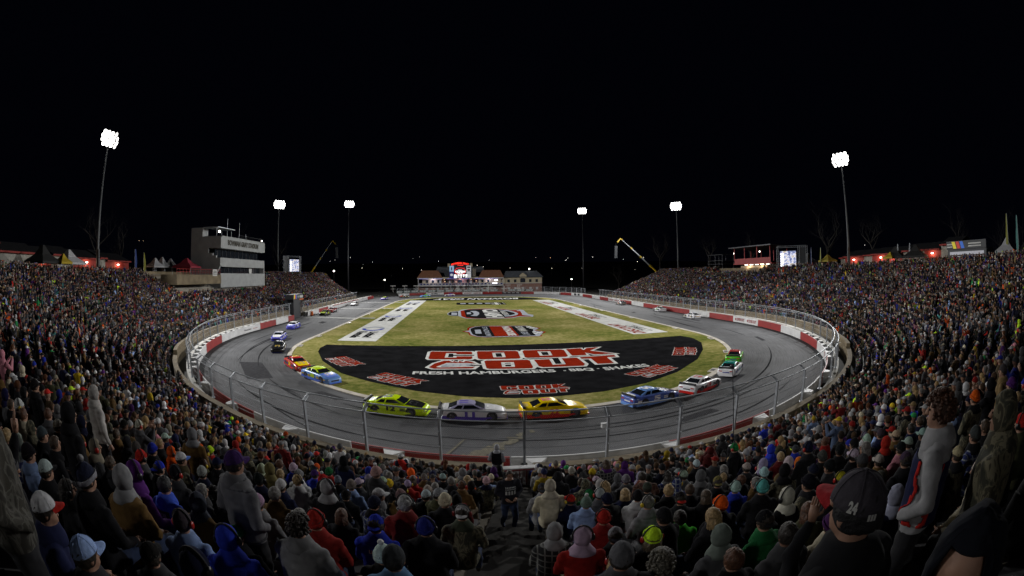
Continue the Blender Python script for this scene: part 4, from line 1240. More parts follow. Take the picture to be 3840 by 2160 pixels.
# ------------------------------------------------------------------ cranes holding loudspeaker columns
def crane(base, tip, lab):
    b = empty('boom_crane', base, label=lab, cat='crane', group='yellow boom cranes behind the stands'); t = Vector(tip) - Vector(base); mat('crane_yellow', (.5, .33, .01), .6)
    m = MB(); m.box((0, 0, -1.2), (3, 6, 2)); m.build('crane_carrier', 'dark_metal', b)
    n = 4; rs = [.34, .27, .21, .16]
    for k in range(n):
        a = t * (k / n); c = t * ((k + 1) / n + .01)
        m = MB(); m.tube([a, c], rs[k], 4); m.build('boom_section', 'galvanised' if k else 'crane_yellow', b)
        m = MB(); m.tube([c - t.normalized() * .5, c + t.normalized() * .4], rs[k] + .09, 4); m.build('boom_collar', 'crane_yellow', b)
    s = 1 if t.x > 0 else -1
    m = MB(); m.tube([t, t + Vector((.6 * s, 0, .5)), t + Vector((2.0 * s, 0, -1.0))], .3, 5); m.build('boom_head', 'crane_yellow', b)
    e = t + Vector((2.6 * s, 0, -1.4)); m = MB(); m.tube([t + Vector((2.2 * s, 0, -1.1)), e, e - Vector((0, 0, 1))], .03, 4); m.build('hoist_rope', 'dark_metal', b)
    sp = empty('loudspeaker_column', Vector(base) + e, label='dark hanging loudspeaker column below the ' + ('left' if s > 0 else 'right') + ' crane tip', cat='loudspeaker'); m = MB()
    for k in range(9): m.box((.03 * k * s, 0, -1.3 - .55 * k), (1.1, .8, .5))
    m.build('speaker_cabinet', 'wall_black', sp)


crane((-73.0, 83, 8.5), (-66.0, 96, 24.3), 'yellow tipped boom crane leaning right behind the left stand')
crane((72.0, 59, 8.0), (58.2, 66, 22.4), 'yellow boom crane leaning left behind the right stand')

# ------------------------------------------------------------------ black sign box and the opening on the left straight
b = empty('sign_box', (-44.0, -11.2, 0), label='black announcers box with coloured race logo strip beside the left wall opening', cat='sign box')
m = MB(); m.box((0, 0, 2.0), (2.0, 4.6, 4.0)); m.build('cabin', 'wall_black', b)
m = MB(); m.box((.2, .3, 4.55), (2.0, 6.6, 1.05)); m.build('sign_board', 'wall_black', b)
for k, cc in enumerate(('bar_yellow', 'bar_red', 'bar_blue')):
    m = MB(); y = -2.4 + .62 * k; m.prism([(y - .2, 4.1), (y + .25, 4.1), (y + .45, 5.0), (y, 5.0)], 'x', 1.21, 1.24); m.build('sign_stripe', cc, b)
m = MB(); m.box((1.22, 2.3, 4.5), (.03, 1.9, .5)); add_text(m, 'CLASH', (1.23, -.3, 4.35), (1.23, 1.0, 4.35), (1.23, -.3, 4.75)); m.build('sign_panel', 'white_paint', b)
m = MB(); m.box((1.1, 2.6, 3.9), (.1, 2.8, .25)); m.build('trim_board', mat('orange', (.6, .12, .01), .7), b)
m = MB(); m.tube([(-41.2, -6.1, 0), (-41.2, -6.1, 1.0)], [.32, .28], 12); m.tube([(-41.2, -6.1, .3), (-41.2, -6.1, .45)], .33, 12, 0); m.build('barrel', 'orange', label='orange plastic safety barrel at the end of the wall opening', cat='barrel')
for (s, z, lab) in ((473.5, 1.1, 'orange vested marshal at the left wall by the black sign box'), ):
    pass

# ------------------------------------------------------------------ field house with the scoreboard
def HX(p): return -28.35 + .02574 * p
def HZ(p): return 7.5 + (370 - p) * .0256


YF = 118.0
fh = empty('field_house', (0, YF, 0), label='two storey brick field house with porch balconies behind the far turn', cat='building'); FM = Matrix.Translation(-Vector(fh.location))
mat('cream', (.42, .36, .25), .85, var=.1); mat('porch_white', (.5, .5, .5), .7); mat('window_pane', (.02, .025, .035), .15); mat('dusk_purple', (.2, .17, .24), .8)


def F(m, name, mats, par=None, **kw):
    o = m.build(name, mats, **kw); o.parent = par or fh
    if not par: o.matrix_parent_inverse = FM
    return o


def hbox(m, p0, p1, z0, z1, y, dy):
    m.box(((HX(p0) + HX(p1)) / 2, y, (HZ(z0) + HZ(z1)) / 2), (abs(HX(p1) - HX(p0)), dy, abs(HZ(z1) - HZ(z0))))


m = MB(); hbox(m, 30, 1685, 525, 665, YF + 5, 6); F(m, 'lower_wall', 'brick')
m = MB(); hbox(m, 115, 490, 375, 520, YF + 5.5, 6); hbox(m, 1210, 1685, 375, 520, YF + 5.5, 6); F(m, 'upper_wall', 'cream')
m = MB(); hbox(m, 490.5, 1209.5, 375, 520, YF + 5.8, 6); F(m, 'upper_wall', 'brick')
m = MB(); hbox(m, 22, 1685, 512, 528, YF + 1.2, 3.2); hbox(m, 22, 1690, 366, 382, YF + 1.0, 3.6); F(m, 'porch_deck', 'porch_white')
for p in (45, 490, 1220, 1445, 1680):
    m = MB(); hbox(m, p - 5, p + 5, 382, 512, YF - .1, .26); F(m, 'porch_column', 'porch_white')
for p in (38, 485, 670, 785, 930, 1045, 1232, 1680):
    m = MB(); hbox(m, p - 4, p + 4, 528, 668, YF - .1, .22); F(m, 'porch_column', 'porch_white')
m = MB(); hbox(m, 45, 1680, 466, 471, YF - .1, .1); hbox(m, 45, 1680, 503, 507, YF - .1, .1); F(m, 'balcony_rail', 'porch_white')
mat('bunting', (.03, .035, .16), .8, var=.5, scale=2)
m = MB()
for k in range(22):
    p = 52 + 74 * k; hbox(m, p, p + 64, 474, 502, YF - .2, .04)
F(m, 'balcony_banner', 'bunting')
m = MB()
for k in range(26): p = 60 + 62 * k; hbox(m, p, p + 22, 480, 496, YF - .25, .02)
F(m, 'banner_print', 'banner_white')
lights = MB()
for p in (210, 322, 430, 590, 710, 830, 870, 1000, 1130, 1290, 1400):
    w = MB(); hbox(w, p - 22, p + 22, 408, 462, YF + 2.4 if not 490 < p < 1210 else YF + 2.7, .1); wo = F(w, 'window', 'window_pane')
    w = MB(); y = YF + 2.3 if not 490 < p < 1210 else YF + 2.6
    hbox(w, p - 1, p + 1, 408, 462, y, .04); hbox(w, p - 22, p + 22, 434, 436, y, .04); hbox(w, p - 25, p + 25, 404, 408, y, .06)
    o = w.build('glazing_bar', 'porch_white'); o.parent = wo; o.matrix_parent_inverse = FM
for p in (465, 650, 1065):
    w = MB(); hbox(w, p - 14, p + 14, 415, 505, YF + 2.3 if p == 465 else YF + 2.6, .1); F(w, 'door', 'porch_white')
for p in (200, 415, 595, 700, 1015, 1120, 1280, 1385, 1525):
    w = MB(); hbox(w, p - 25, p + 25, 565, 582, YF + 1.95, .1); hbox(w, p - 22, p + 22, 583, 625, YF + 1.96, .06); F(w, 'window', 'porch_white')


def hip(p0, p1, r0, r1, ze, zr, mn, y0=YF - .9, dep=9.5, nm='roof'):
    m = MB(); y1 = y0 + dep; yc = (y0 + y1) / 2
    vs = [(HX(p0), y0, HZ(ze)), (HX(p1), y0, HZ(ze)), (HX(p1), y1, HZ(ze)), (HX(p0), y1, HZ(ze)), (HX(r0), yc, HZ(zr)), (HX(r1), yc, HZ(zr))]
    m.add(vs, [(0, 1, 5, 4), (1, 2, 5), (2, 3, 4, 5), (3, 0, 4), (3, 2, 1, 0)]); F(m, nm, mn)


hip(20, 515, 115, 430, 365, 222, 'roof_brown'); hip(1205, 1700, 1290, 1640, 365, 222, 'roof_brown')
hip(330, 1390, 400, 1310, 345, 145, 'roof_slate', YF + 4, 16)
m = MB(); hbox(m, 500, 1215, 352, 366, YF + 1.5, 3); F(m, 'cornice', 'cream')
for p0, p1, za, zb in ((608, 656, 150, 85), (1052, 1102, 150, 82), (1095, 1160, 340, 190)):
    m = MB(); hbox(m, p0, p1, za, zb, YF + 9 if za == 150 else YF + 2.2, 1.6); m2 = F(m, 'chimney', 'cream' if za == 150 else 'concrete')
m = MB()
for k in range(6): hbox(m, 60 + 270 * k, 240 + 270 * k, 383, 386, YF - .3, .05)
F(m, 'porch_strip_light', mat('violet_glow', (.3, .25, .9), emis=(.35, .3, 1.0), estr=1.1))
m = MB()
for p, z in ((560, 440), (775, 445), (1165, 430), (1372, 440), (855, 392), (545, 398), (1065, 400)): m.ell((HX(p), YF + 1, HZ(z)), (.12, .12, .12), 6, 5)
F(m, 'porch_lamp', 'warm_lamp')
m = MB(); m.ell((HX(1548), YF + .6, HZ(420)), (.95, .2, .42), 12, 8); hbox(m, 1470, 1570, 470, 483, YF - .5, .04); F(m, 'lit_sign', mat('white_glow', (1, 1, 1), emis=(.95, .95, 1), estr=2.5))
for k, (lx, e) in enumerate(((-20, 1), (-6, 1), (8, 1))):
    ld = bpy.data.lights.new('porch_light', 'POINT'); ld.energy = 320; ld.color = (.75, .7, 1.0); lo = bpy.data.objects.new('porch_light', ld); COL.objects.link(lo); lo.location = (lx, YF + 1.0, 7.0)
# cream and brick wing at the right
wg = empty('brick_wing', (25, YF, 0), label='cream over brick annex with arched window, right of the field house', cat='building'); FM2 = Matrix.Translation(-Vector(wg.location))
_fh, _FM = fh, FM; fh, FM = wg, FM2
m = MB(); hbox(m, 1690, 2452, 375, 484, YF + 6, 10); F(m, 'upper_wall', 'cream')
m = MB(); hbox(m, 1690, 2450, 486, 665, YF + 6.1, 10); F(m, 'lower_wall', 'brick')
m = MB(); hbox(m, 1686, 2456, 480, 489, YF + .9, .3); F(m, 'string_course', 'porch_white')
hip(1680, 2480, 1760, 2385, 368, 245, 'roof_slate', YF + .2, 12)
m = MB(); m.prism([(HX(2008), HZ(385)), (HX(2008), HZ(330)), (HX(2025), HZ(318)), (HX(2075), HZ(283)), (HX(2125), HZ(318)), (HX(2147), HZ(330)), (HX(2147), HZ(385))], 'y', YF + .7, YF + 3.5); F(m, 'dormer', 'cream')
for p in (1793, 1923, 2220, 2348):
    w = MB(); hbox(w, p - 24, p + 24, 410, 466, YF + .95, .1); wo = F(w, 'window', 'window_pane')
    w = MB()
    hbox(w, p - 2, p + 2, 410, 466, YF + .87, .04); hbox(w, p - 24, p + 24, 436, 440, YF + .87, .04)
    o = w.build('glazing_bar', 'porch_white'); o.parent = wo; o.matrix_parent_inverse = FM
w = MB(); cx, cz, rr_ = HX(2072), HZ(420), 1.25; pts = [(cx - rr_, HZ(470)), (cx + rr_, HZ(470))] + [(cx + rr_ * math.cos(a), cz + rr_ * .9 * math.sin(a)) for a in [PI * i / 12 for i in range(13)]]
w.prism(pts, 'y', YF + .8, YF + .99); wo = F(w, 'window', 'window_pane')
w = MB(); hbox(w, 2070, 2075, 378, 470, YF + .75, .06)
for z in (400, 422, 446): hbox(w, 2026, 2119, z, z + 2.5, YF + .77, .04)
o = w.build('glazing_bar', 'porch_white'); o.parent = wo; o.matrix_parent_inverse = FM
for p in (1800, 1925, 2075, 2225, 2350):
    w = MB(); hbox(w, p - 25, p + 25, 563, 582, YF + .98, .1); hbox(w, p - 22, p + 22, 583, 640 if p == 1925 else 610, YF + 1.0, .1); F(w, 'window', 'porch_white')
fh, FM = _fh, _FM
# scoreboard in front
sb = empty('scoreboard', ((HX(650) + HX(1065)) / 2, YF - 2.2, 0), label='lit scoreboard with red neon name arch before the field house roof', cat='scoreboard'); SMx = Matrix.Translation(-Vector(sb.location)); YS = YF - 2.2


def SBp(m, name, mats):
    o = m.build(name, mats); o.parent = sb; o.matrix_parent_inverse = SMx; return o


m = MB(); hbox(m, 648, 1066, 132, 372, YS + .4, .6); hbox(m, 700, 1015, 95, 132, YS + .4, .4); SBp(m, 'cabinet', 'wall_black')
for p in (700, 1015): m = MB(); hbox(m, p - 6, p + 6, 372, 665, YS + .6, .35); SBp(m, 'support_post', 'dark_metal')
m = MB(); vs, fs, _ = text_geo('BOWMAN GRAY', .04); out = []
for a, b_ in vs: p = 690 + 335 * a; out.append((HX(p), YS, HZ(128 - 28 * math.sin(PI * a) + 4) + b_ * .95))
m.add(out, fs); add_text(m, 'STADIUM', (HX(805), YS, HZ(134)), (HX(915), YS, HZ(134)), (HX(805), YS, HZ(118)), bold=.05); SBp(m, 'neon_lettering', 'neon_red')
m = MB(); hbox(m, 652, 737, 137, 247, YS + .05, .04); SBp(m, 'advert_panel', mat('advert_blue', (.2, .35, .5), emis=(.35, .55, .8), estr=.45))
m = MB(); hbox(m, 652, 737, 252, 368, YS + .05, .04); SBp(m, 'advert_panel', mat('advert_navy', (.02, .02, .1), emis=(.02, .02, .12), estr=.6))
for z0, z1 in ((137, 250), (258, 368)):
    m = MB(); hbox(m, 977, 1062, z0, z1, YS + .05, .04); SBp(m, 'advert_panel', mat('advert_white', (.4, .4, .4), emis=(.6, .62, .66), estr=.5))
m = MB(); hbox(m, 683, 703, 165, 222, YS, .03); hbox(m, 990, 1050, 152, 180, YS, .03); hbox(m, 995, 1045, 200, 236, YS, .03); hbox(m, 985, 1055, 290, 297, YS, .03); SBp(m, 'advert_print', 'wall_black')
m = MB(); m.ell((HX(692), YS, HZ(310)), (.75, .03, .6), 14, 6); hbox(m, 665, 720, 306, 314, YS - .04, .02); SBp(m, 'advert_print', 'advert_white')
m = MB(); e = [(HX(855) + 2.95 * math.cos(a), HZ(240) + 1.75 * math.sin(a)) for a in [2 * PI * i / 28 for i in range(28)]]; m.prism(e, 'y', YS + .02, YS + .06)
m.prism([(HX(780), HZ(195)), (HX(778), HZ(172)), (HX(815), HZ(190)), (HX(900), HZ(190)), (HX(938), HZ(170)), (HX(935), HZ(200))], 'y', YS + .025, YS + .065); SBp(m, 'crest_ring', mat('led_red', (.3, .02, .02), emis=(.7, .03, .04), estr=.8))
m = MB(); e = [(HX(855) + 2.45 * math.cos(a), HZ(240) + 1.4 * math.sin(a)) for a in [2 * PI * i / 28 for i in range(28)]]; m.prism(e, 'y', YS - .01, YS + .01); SBp(m, 'crest_field', 'wall_black')
m = MB()
for st, p0, p1, z0, z1 in (('NASCAR', 815, 892, 228, 213), ('CLASH', 760, 952, 268, 232), ('BOWMAN GRAY', 800, 912, 288, 277)):
    add_text(m, st, (HX(p0), YS - .03, HZ(z0)), (HX(p1), YS - .03, HZ(z0)), (HX(p0), YS - .03, HZ(z1)), bold=.06)
for k, (st, st2) in enumerate((('LAP', '53'), ('19', '11'), ('24', '45'), ('12', '9'), ('45', '17'))):
    p = 738 + 49 * k
    if k == 0: hbox(m, p, p + 56, 328, 370, YS, .03); hbox(m, p, p + 44, 305, 324, YS, .03)
    else:
        hbox(m, p + 20, p + 56, 304, 326, YS, .03); add_text(m, st2, (HX(p + 22), YS - .02, HZ(366)), (HX(p + 50), YS - .02, HZ(366)), (HX(p + 22), YS - .02, HZ(334)), bold=.06)
SBp(m, 'lit_lettering', 'screen_white')
# low lights behind the far turn
for x, y, z, lab in ((HX(2232), YF + 6, HZ(205), 'bright lamp on a thin mast above the annex roof'), (52.0, 126, 6.1, 'bright lamp on a short pole right of the annex'), (-62.5, 88, 11.0, 'bright lamp at the top corner of the left stand'), (-48, 140, 6.5, 'bright lamp on a pole beyond the far left opening')):
    b = empty('yard_lamp', (x, y, 0), label=lab, cat='lamp'); m = MB(); m.tube([(0, 0, 0), (0, 0, z)], .08, 6); m.build('lamp_post', 'dark_metal', b)
    m = MB(); m.ell((0, 0, z), (.42, .3, .34), 10, 8); m.build('lamp_head', mat('yard_lamp_face', (1, 1, 1), emis=(1, .97, .86), estr=6.0), b)

# ------------------------------------------------------------------ hill beyond with town lamps, bare trees
mat('hill', (.018, .02, .02), .95, var=.3, scale=.02)
m = MB(); vs = []; fs = []; nx, ny = 60, 16
def hill_z(x, y): t = max(0, min(1, (y - 230) / 700)); return 34 * (t * t * (3 - 2 * t)) + 5 * t * noise.noise(Vector((x * .006, y * .006, 0)))
for j in range(ny + 1):
    for i in range(nx + 1): x = -1400 + 2800 * i / nx; y = 230 + 900 * j / ny; vs.append((x, y, hill_z(x, y) - .05 + .01 * 0))
for j in range(ny):
    for i in range(nx): a = j * (nx + 1) + i; fs.append((a, a + 1, a + nx + 2, a + nx + 1))
m.add(vs, fs); m.build('hills', 'hill', kind='structure', smooth=True)
rl = random.Random(77); sph = MB(); sph.ell((0, 0, 0), (1, 1, 1), 8, 6); pl = MB(); pl.tube([(0, 0, -1), (0, 0, 0)], .02, 5)
LM = {k: sph.mesh('lamp_head', [v]) for k, v in (('w', 'small_lamp'), ('o', 'warm_lamp'), ('r', 'red_lamp'))}; PL = pl.mesh('lamp_post', ['dark_metal'])
lamps = []
for k in range(30):
    az = R(rl.uniform(-17, 24)); D = rl.uniform(330, 1000); x = CAM.x + D * math.sin(az); y = CAM.y + D * math.cos(az)
    if y < 240: continue
    lamps.append((x, y, rl.uniform(5, 14), rl.choice('wwwwo')))
for az, D, zz, c in ((52.6, 330, 24, 'w'), (54, 330, 24, 'o'), (58.8, 300, 12, 'w'), (53, 290, 14, 'w'), (-42, 350, 33, 'o'), (-41.4, 350, 33, 'o'), (-38.6, 300, 19, 'w'), (43, 260, 14, 'w'), (67, 260, 15, 'r'), (-30, 420, 12, 'w')):
    lamps.append((CAM.x + D * math.sin(R(az)), CAM.y + D * math.cos(R(az)), zz, c))
for k, (x, y, h, c) in enumerate(lamps):
    zb = hill_z(x, y) if y > 230 else 0; D = math.hypot(x - CAM.x, y - CAM.y); side = 'left of' if x < -11 else 'right of' if x > 0 else 'behind'
    b = empty('street_lamp', (x, y, zb), label='tiny far %s town lamp on the dark hillside, %s' % ({'w': 'white', 'o': 'amber', 'r': 'red'}[c], 'left of the field house' if x / max(y + 106, 1) < -.10 else 'above the field house roofs' if x / max(y + 106, 1) < .15 else 'between annex and right stand' if x / max(y + 106, 1) < .45 else 'over the right terrace'), cat='street lamp', group='far town lamps on the dark hillside')
    r = D * .00034 * rl.uniform(.5, 1.3)
    o = put('lamp_head', LM[c], b, loc=(0, 0, h)); o.scale = (r, r, r); o = put('lamp_post', PL, b, loc=(0, 0, h)); o.scale = (4, 4, h)


def tree_mesh(seed, H):
    r = random.Random(seed); tr = MB(); cr = MB()
    def br(p, d, L, rad, lev, mb):
        n = 4; pts = [p]; rs = [rad]
        for i in range(n):
            d = (d + Vector((r.uniform(-.22, .22), r.uniform(-.22, .22), r.uniform(-.05, .16)))).normalized(); p = p + d * L / n; pts.append(p); rs.append(rad * (1 - .55 * (i + 1) / n))
        mb.tube(pts, rs, 5 if lev < 2 else 3, cap=False)
        if lev >= 5: return
        for i in range(3 if lev else 5):
            q = pts[r.randint(2, n)]; a = r.uniform(0, 2 * PI); t = r.uniform(.5, 1.0)
            nd = (d * math.cos(t) + Vector((math.cos(a), math.sin(a), .25)) * math.sin(t)).normalized(); br(q, nd, L * r.uniform(.55, .78), rs[-1] * .75 if lev else rad * .55, lev + 1, cr)
    br(Vector((0, 0, 0)), Vector((0, 0, 1)), H * .38, H * .022, 0, tr)
    return tr.mesh('trunk', ['bark'], True), cr.mesh('crown', ['bark'])


TM = [tree_mesh(3, 17), tree_mesh(8, 20), tree_mesh(21, 15)]
TL = [(-82, -40, 0, 'bare tree behind the left concession shed roof'), (-86, -26, 2, 'bare tree between the left shed and the press box'), (-80, 28, 1, 'bare tree just right of the press box'), (-84, 44, 0, 'bare tree behind the slim left light pole'), (-80, 64, 1, 'bare tree behind the left video screen'),
      (-74, 92, 2, 'low bare tree beside the left crane boom'), (74, 62, 1, 'large bare tree behind the right crane boom'), (84, 40, 0, 'bare tree behind the slim right light pole'), (85, 14, 2, 'bare tree behind the camera scaffold'), (86, -22, 1, 'bare tree behind the right video screen'),
      (90, -36, 0, 'bare tree behind the tall right light pole'), (92, -62, 2, 'bare tree behind the right concession shed'), (80, -80, 1, 'tall bare tree at the far right above the stall'), (66, 92, 2, 'bare tree right of the annex, near the far pole'), (-95, -75, 1, 'bare tree at the far left behind the pale shed')]
for x, y, k, lab in TL:
    b = empty('bare_tree', (x, y, ZT - .1 if abs(y) < 80 and abs(x) < 100 else 0), rl.uniform(0, 6), label=lab, cat='tree', group='bare winter trees behind the stands')
    put('trunk', TM[k][0], b); put('crown', TM[k][1], b)

# tunnel wall stub, gate, small things by the aisle
m = MB()
for k in range(5): m.box((-5.25 + .28 * k - .0, -89.62, .95), (.035, .035, .95))
m.box((-4.7, -89.62, 1.42), (1.2, .04, .05)); m.box((-4.7, -89.62, .5), (1.2, .04, .04))
gate = empty('aisle_gate', (-4.7, -89.6, 0), label='white and red barred gate closing the foot of the central aisle', cat='gate'); GMi = Matrix.Translation(-Vector(gate.location))
o = m.build('gate_bars', 'rail_red'); o.parent = gate; o.matrix_parent_inverse = GMi
m = MB(); m.box((-4.7, -89.48, .95), (1.14, .04, .9)); m.box((-4.7, -89.5, 1.47), (1.3, .3, .05)); o = m.build('gate_panel', 'wall_white'); o.parent = gate; o.matrix_parent_inverse = GMi
for x, nm in ((-5.5, 'left'), (-3.95, 'right')):
    m = MB(); m.tube([(x, -89.7, .5), (x, -89.7, 1.5), (x - .15, -91.3, 2.0), (x - .15, -91.3, 1.2)], .035, 6); m.tube([(x, -89.7, 1.0), (x - .15, -91.3, 1.5)], .03, 5)
    m.build('handrail', 'rail_red', label='red tubular handrail on the %s side of the aisle gate' % nm, cat='handrail')
m = MB(); m.box((-3.9, -91.6, 1.45), (.42, .3, .42)); m.mi = 1; m.box((-3.9, -91.6, 1.2), (.43, .31, .12)); m.build('drinks_carton', ['white_paint', 'logo_blue'], label='white and blue drinks carton by the red handrail at the aisle foot', cat='carton', rz=0.0)
m = MB(); m.tube([(5.9, -88.9, .6), (5.7, -88.4, 4.6)], [.03, .015], 5); m.ell((5.72, -88.35, 4.65), (.14, .1, .1), 8, 6)
m.build('camera_mast', 'dark_metal', label='thin camera mast leaning over the fence right of centre', cat='mast')
m = MB(); x, y = at(71.1, .55); m.box((x, y, 2.55), (.32, .22, .2)); m.tube([(x, y, 2.5), (x, y - .45, 2.3)], .02, 4); m.build('trackside_camera', 'wall_white', label='small white camera box bracketed to a fence post', cat='camera')
# ------------------------------------------------------------------ stock cars (length along local +X)
def car_meshes():
    G = {}
    st = [(-2.46, .84, .78, .34), (-2.38, .93, .88, .20), (-2.1, .97, .94, .14), (-1.5, 1.0, .96, .13), (-.8, .985, .93, .13), (0, .975, .90, .13), (.7, .985, .89, .13), (1.3, 1.0, .84, .13), (1.8, .99, .76, .12), (2.2, .95, .66, .10), (2.42, .86, .56, .10), (2.50, .70, .46, .14)]
    def ring(x, w, zd, zb):
        P = [(w * .90, zb), (w * .985, zb + .12), (w, (zb + zd) / 2), (w * .975, zd - .10), (w * .88, zd - .015), (w * .5, zd + .02)]
        pts = [(x, -a, b) for a, b in P] + [(x, a, b) for a, b in reversed(P)]
        return pts
    m = MB(); m.rings([ring(*s) for s in st]); G['body'] = (m.mesh('body', ['car_paint'], True, True), 0)
    # greenhouse rings: (z, x rear, x front, half width)
    gh = [(.90, -1.78, .92, .80), (1.06, -1.42, .58, .735), (1.20, -1.05, .22, .665), (1.265, -.85, .02, .62), (1.285, -.65, -.15, .50)]
    def gr(z, x0, x1, w):
        r = .10
        return [(x0 + r, -w, z), (x1 - r, -w, z), (x1, -w + r, z), (x1 + .06, 0, z), (x1, w - r, z), (x1 - r, w, z), (x0 + r, w, z), (x0, w - r, z), (x0 - .03, 0, z), (x0, -w + r, z)]
    m = MB(); m.rings([gr(*g) for g in gh]); G['roof'] = (m.mesh('roof', ['car_paint'], True, True), 1)
    # glass: strips lying just outside the greenhouse faces
    def quad(m, pts): m.add(pts, [(0, 1, 2, 3)])
    m = MB(); o = .014
    def lerp(a, b, t): return tuple(a[i] + (b[i] - a[i]) * t for i in range(3))
    def side(sy, xa0, xa1, xb0, xb1):  # lower edge x, upper edge x
        L = (.80 + o) ; U = (.675 + o)
        pts = [(xa0, sy * (L - .02), .95), (xa1, sy * (L - .02), .95), (xb1, sy * U, 1.19), (xb0, sy * U, 1.19)]
        quad(m, pts)
    m = MB()
    for y0, y1 in ((-.70, 0), (0, .70)):
        quad(m, [(.885 + .055 * (1 if abs(y0) < .1 else 0), y0, .945), (.885 + .055 * (1 if abs(y1) < .1 else 0), y1, .945), (.245 + .055 * (1 if abs(y1) < .1 else 0), y1 * .83, 1.205), (.245 + .055 * (1 if abs(y0) < .1 else 0), y0 * .83, 1.205)])
    G['windscreen'] = (m.mesh('windscreen', ['glass_dark'], False, True), None)
    m = MB()
    quad(m, [(-1.73, -.66, .955), (-1.73, .66, .955), (-1.07, .54, 1.205), (-1.07, -.54, 1.205)])
    G['rear_window'] = (m.mesh('rear_window', ['glass_dark'], False, True), None)
    for sy in (-1, 1):
        m = MB(); side(sy, -.62, .60, -.52, .13); G['side_window%d' % sy] = (m.mesh('side_window', ['glass_dark'], False, True), None)
        m = MB(); side(sy, -1.32, -.74, -1.0, -.62); G['quarter_window%d' % sy] = (m.mesh('quarter_window', ['glass_dark'], False, True), None)
    m = MB(); m.rings([[(x, -w, z) for w, z in ()] for x in ()]) if False else None
    m = MB(); hs = [(.95, .76, .895), (1.4, .74, .855), (1.85, .70, .775), (2.22, .60, .672)]
    vs = []; fs = []
    for x, w, z in hs:
        for k in (-1, -.5, 0, .5, 1): vs.append((x, w * k, z + .03 - .022 * abs(k)))
    for i in range(3):
        for k in range(4): a = i * 5 + k; fs.append((a, a + 5, a + 6, a + 1))
    m.add(vs, fs); G['hood'] = (m.mesh('hood', ['car_paint'], True, True), 2)
    m = MB()
    for sy in (-1, 1): m.box((-.1, sy * .965, .19), (2.1, .07, .16))
    m.box((2.46, 0, .13), (.22, 1.5, .07)); m.box((-2.42, 0, .27), (.16, 1.5, .22)); G['skirt'] = (m.mesh('skirt', ['car_paint'], False, True), 3)
    m = MB(); m.box((-2.36, 0, 1.0), (.10, 1.66, .16)); m.box((-2.3, -.78, .94), (.2, .03, .14)); m.box((-2.3, .78, .94), (.2, .03, .14)); G['spoiler'] = (m.mesh('spoiler', ['car_black'], False, True), None)
    m = MB(); m.box((2.475, 0, .36), (.06, .95, .14)); G['grille'] = (m.mesh('grille', ['car_black'], False, True), None)
    m = MB(); m.tube([(0, -.10, 0), (0, .10, 0)], .345, 20); m.tube([(0, -.115, 0), (0, .115, 0)], .33, 20, 0); G['tyre'] = (m.mesh('tyre', ['tyre'], True, True), None)
    m = MB(); m.tube([(0, -.125, 0), (0, .125, 0)], .215, 14); G['rim'] = (m.mesh('rim', ['rim'], False, True), None)
    m = MB(); m.tube([(0, -.012, 0), (0, .012, 0)], .395, 20); G['arch'] = (m.mesh('wheel_arch', ['car_black'], False, True), None)
    return G


CG = car_meshes()
_car_n = [0]


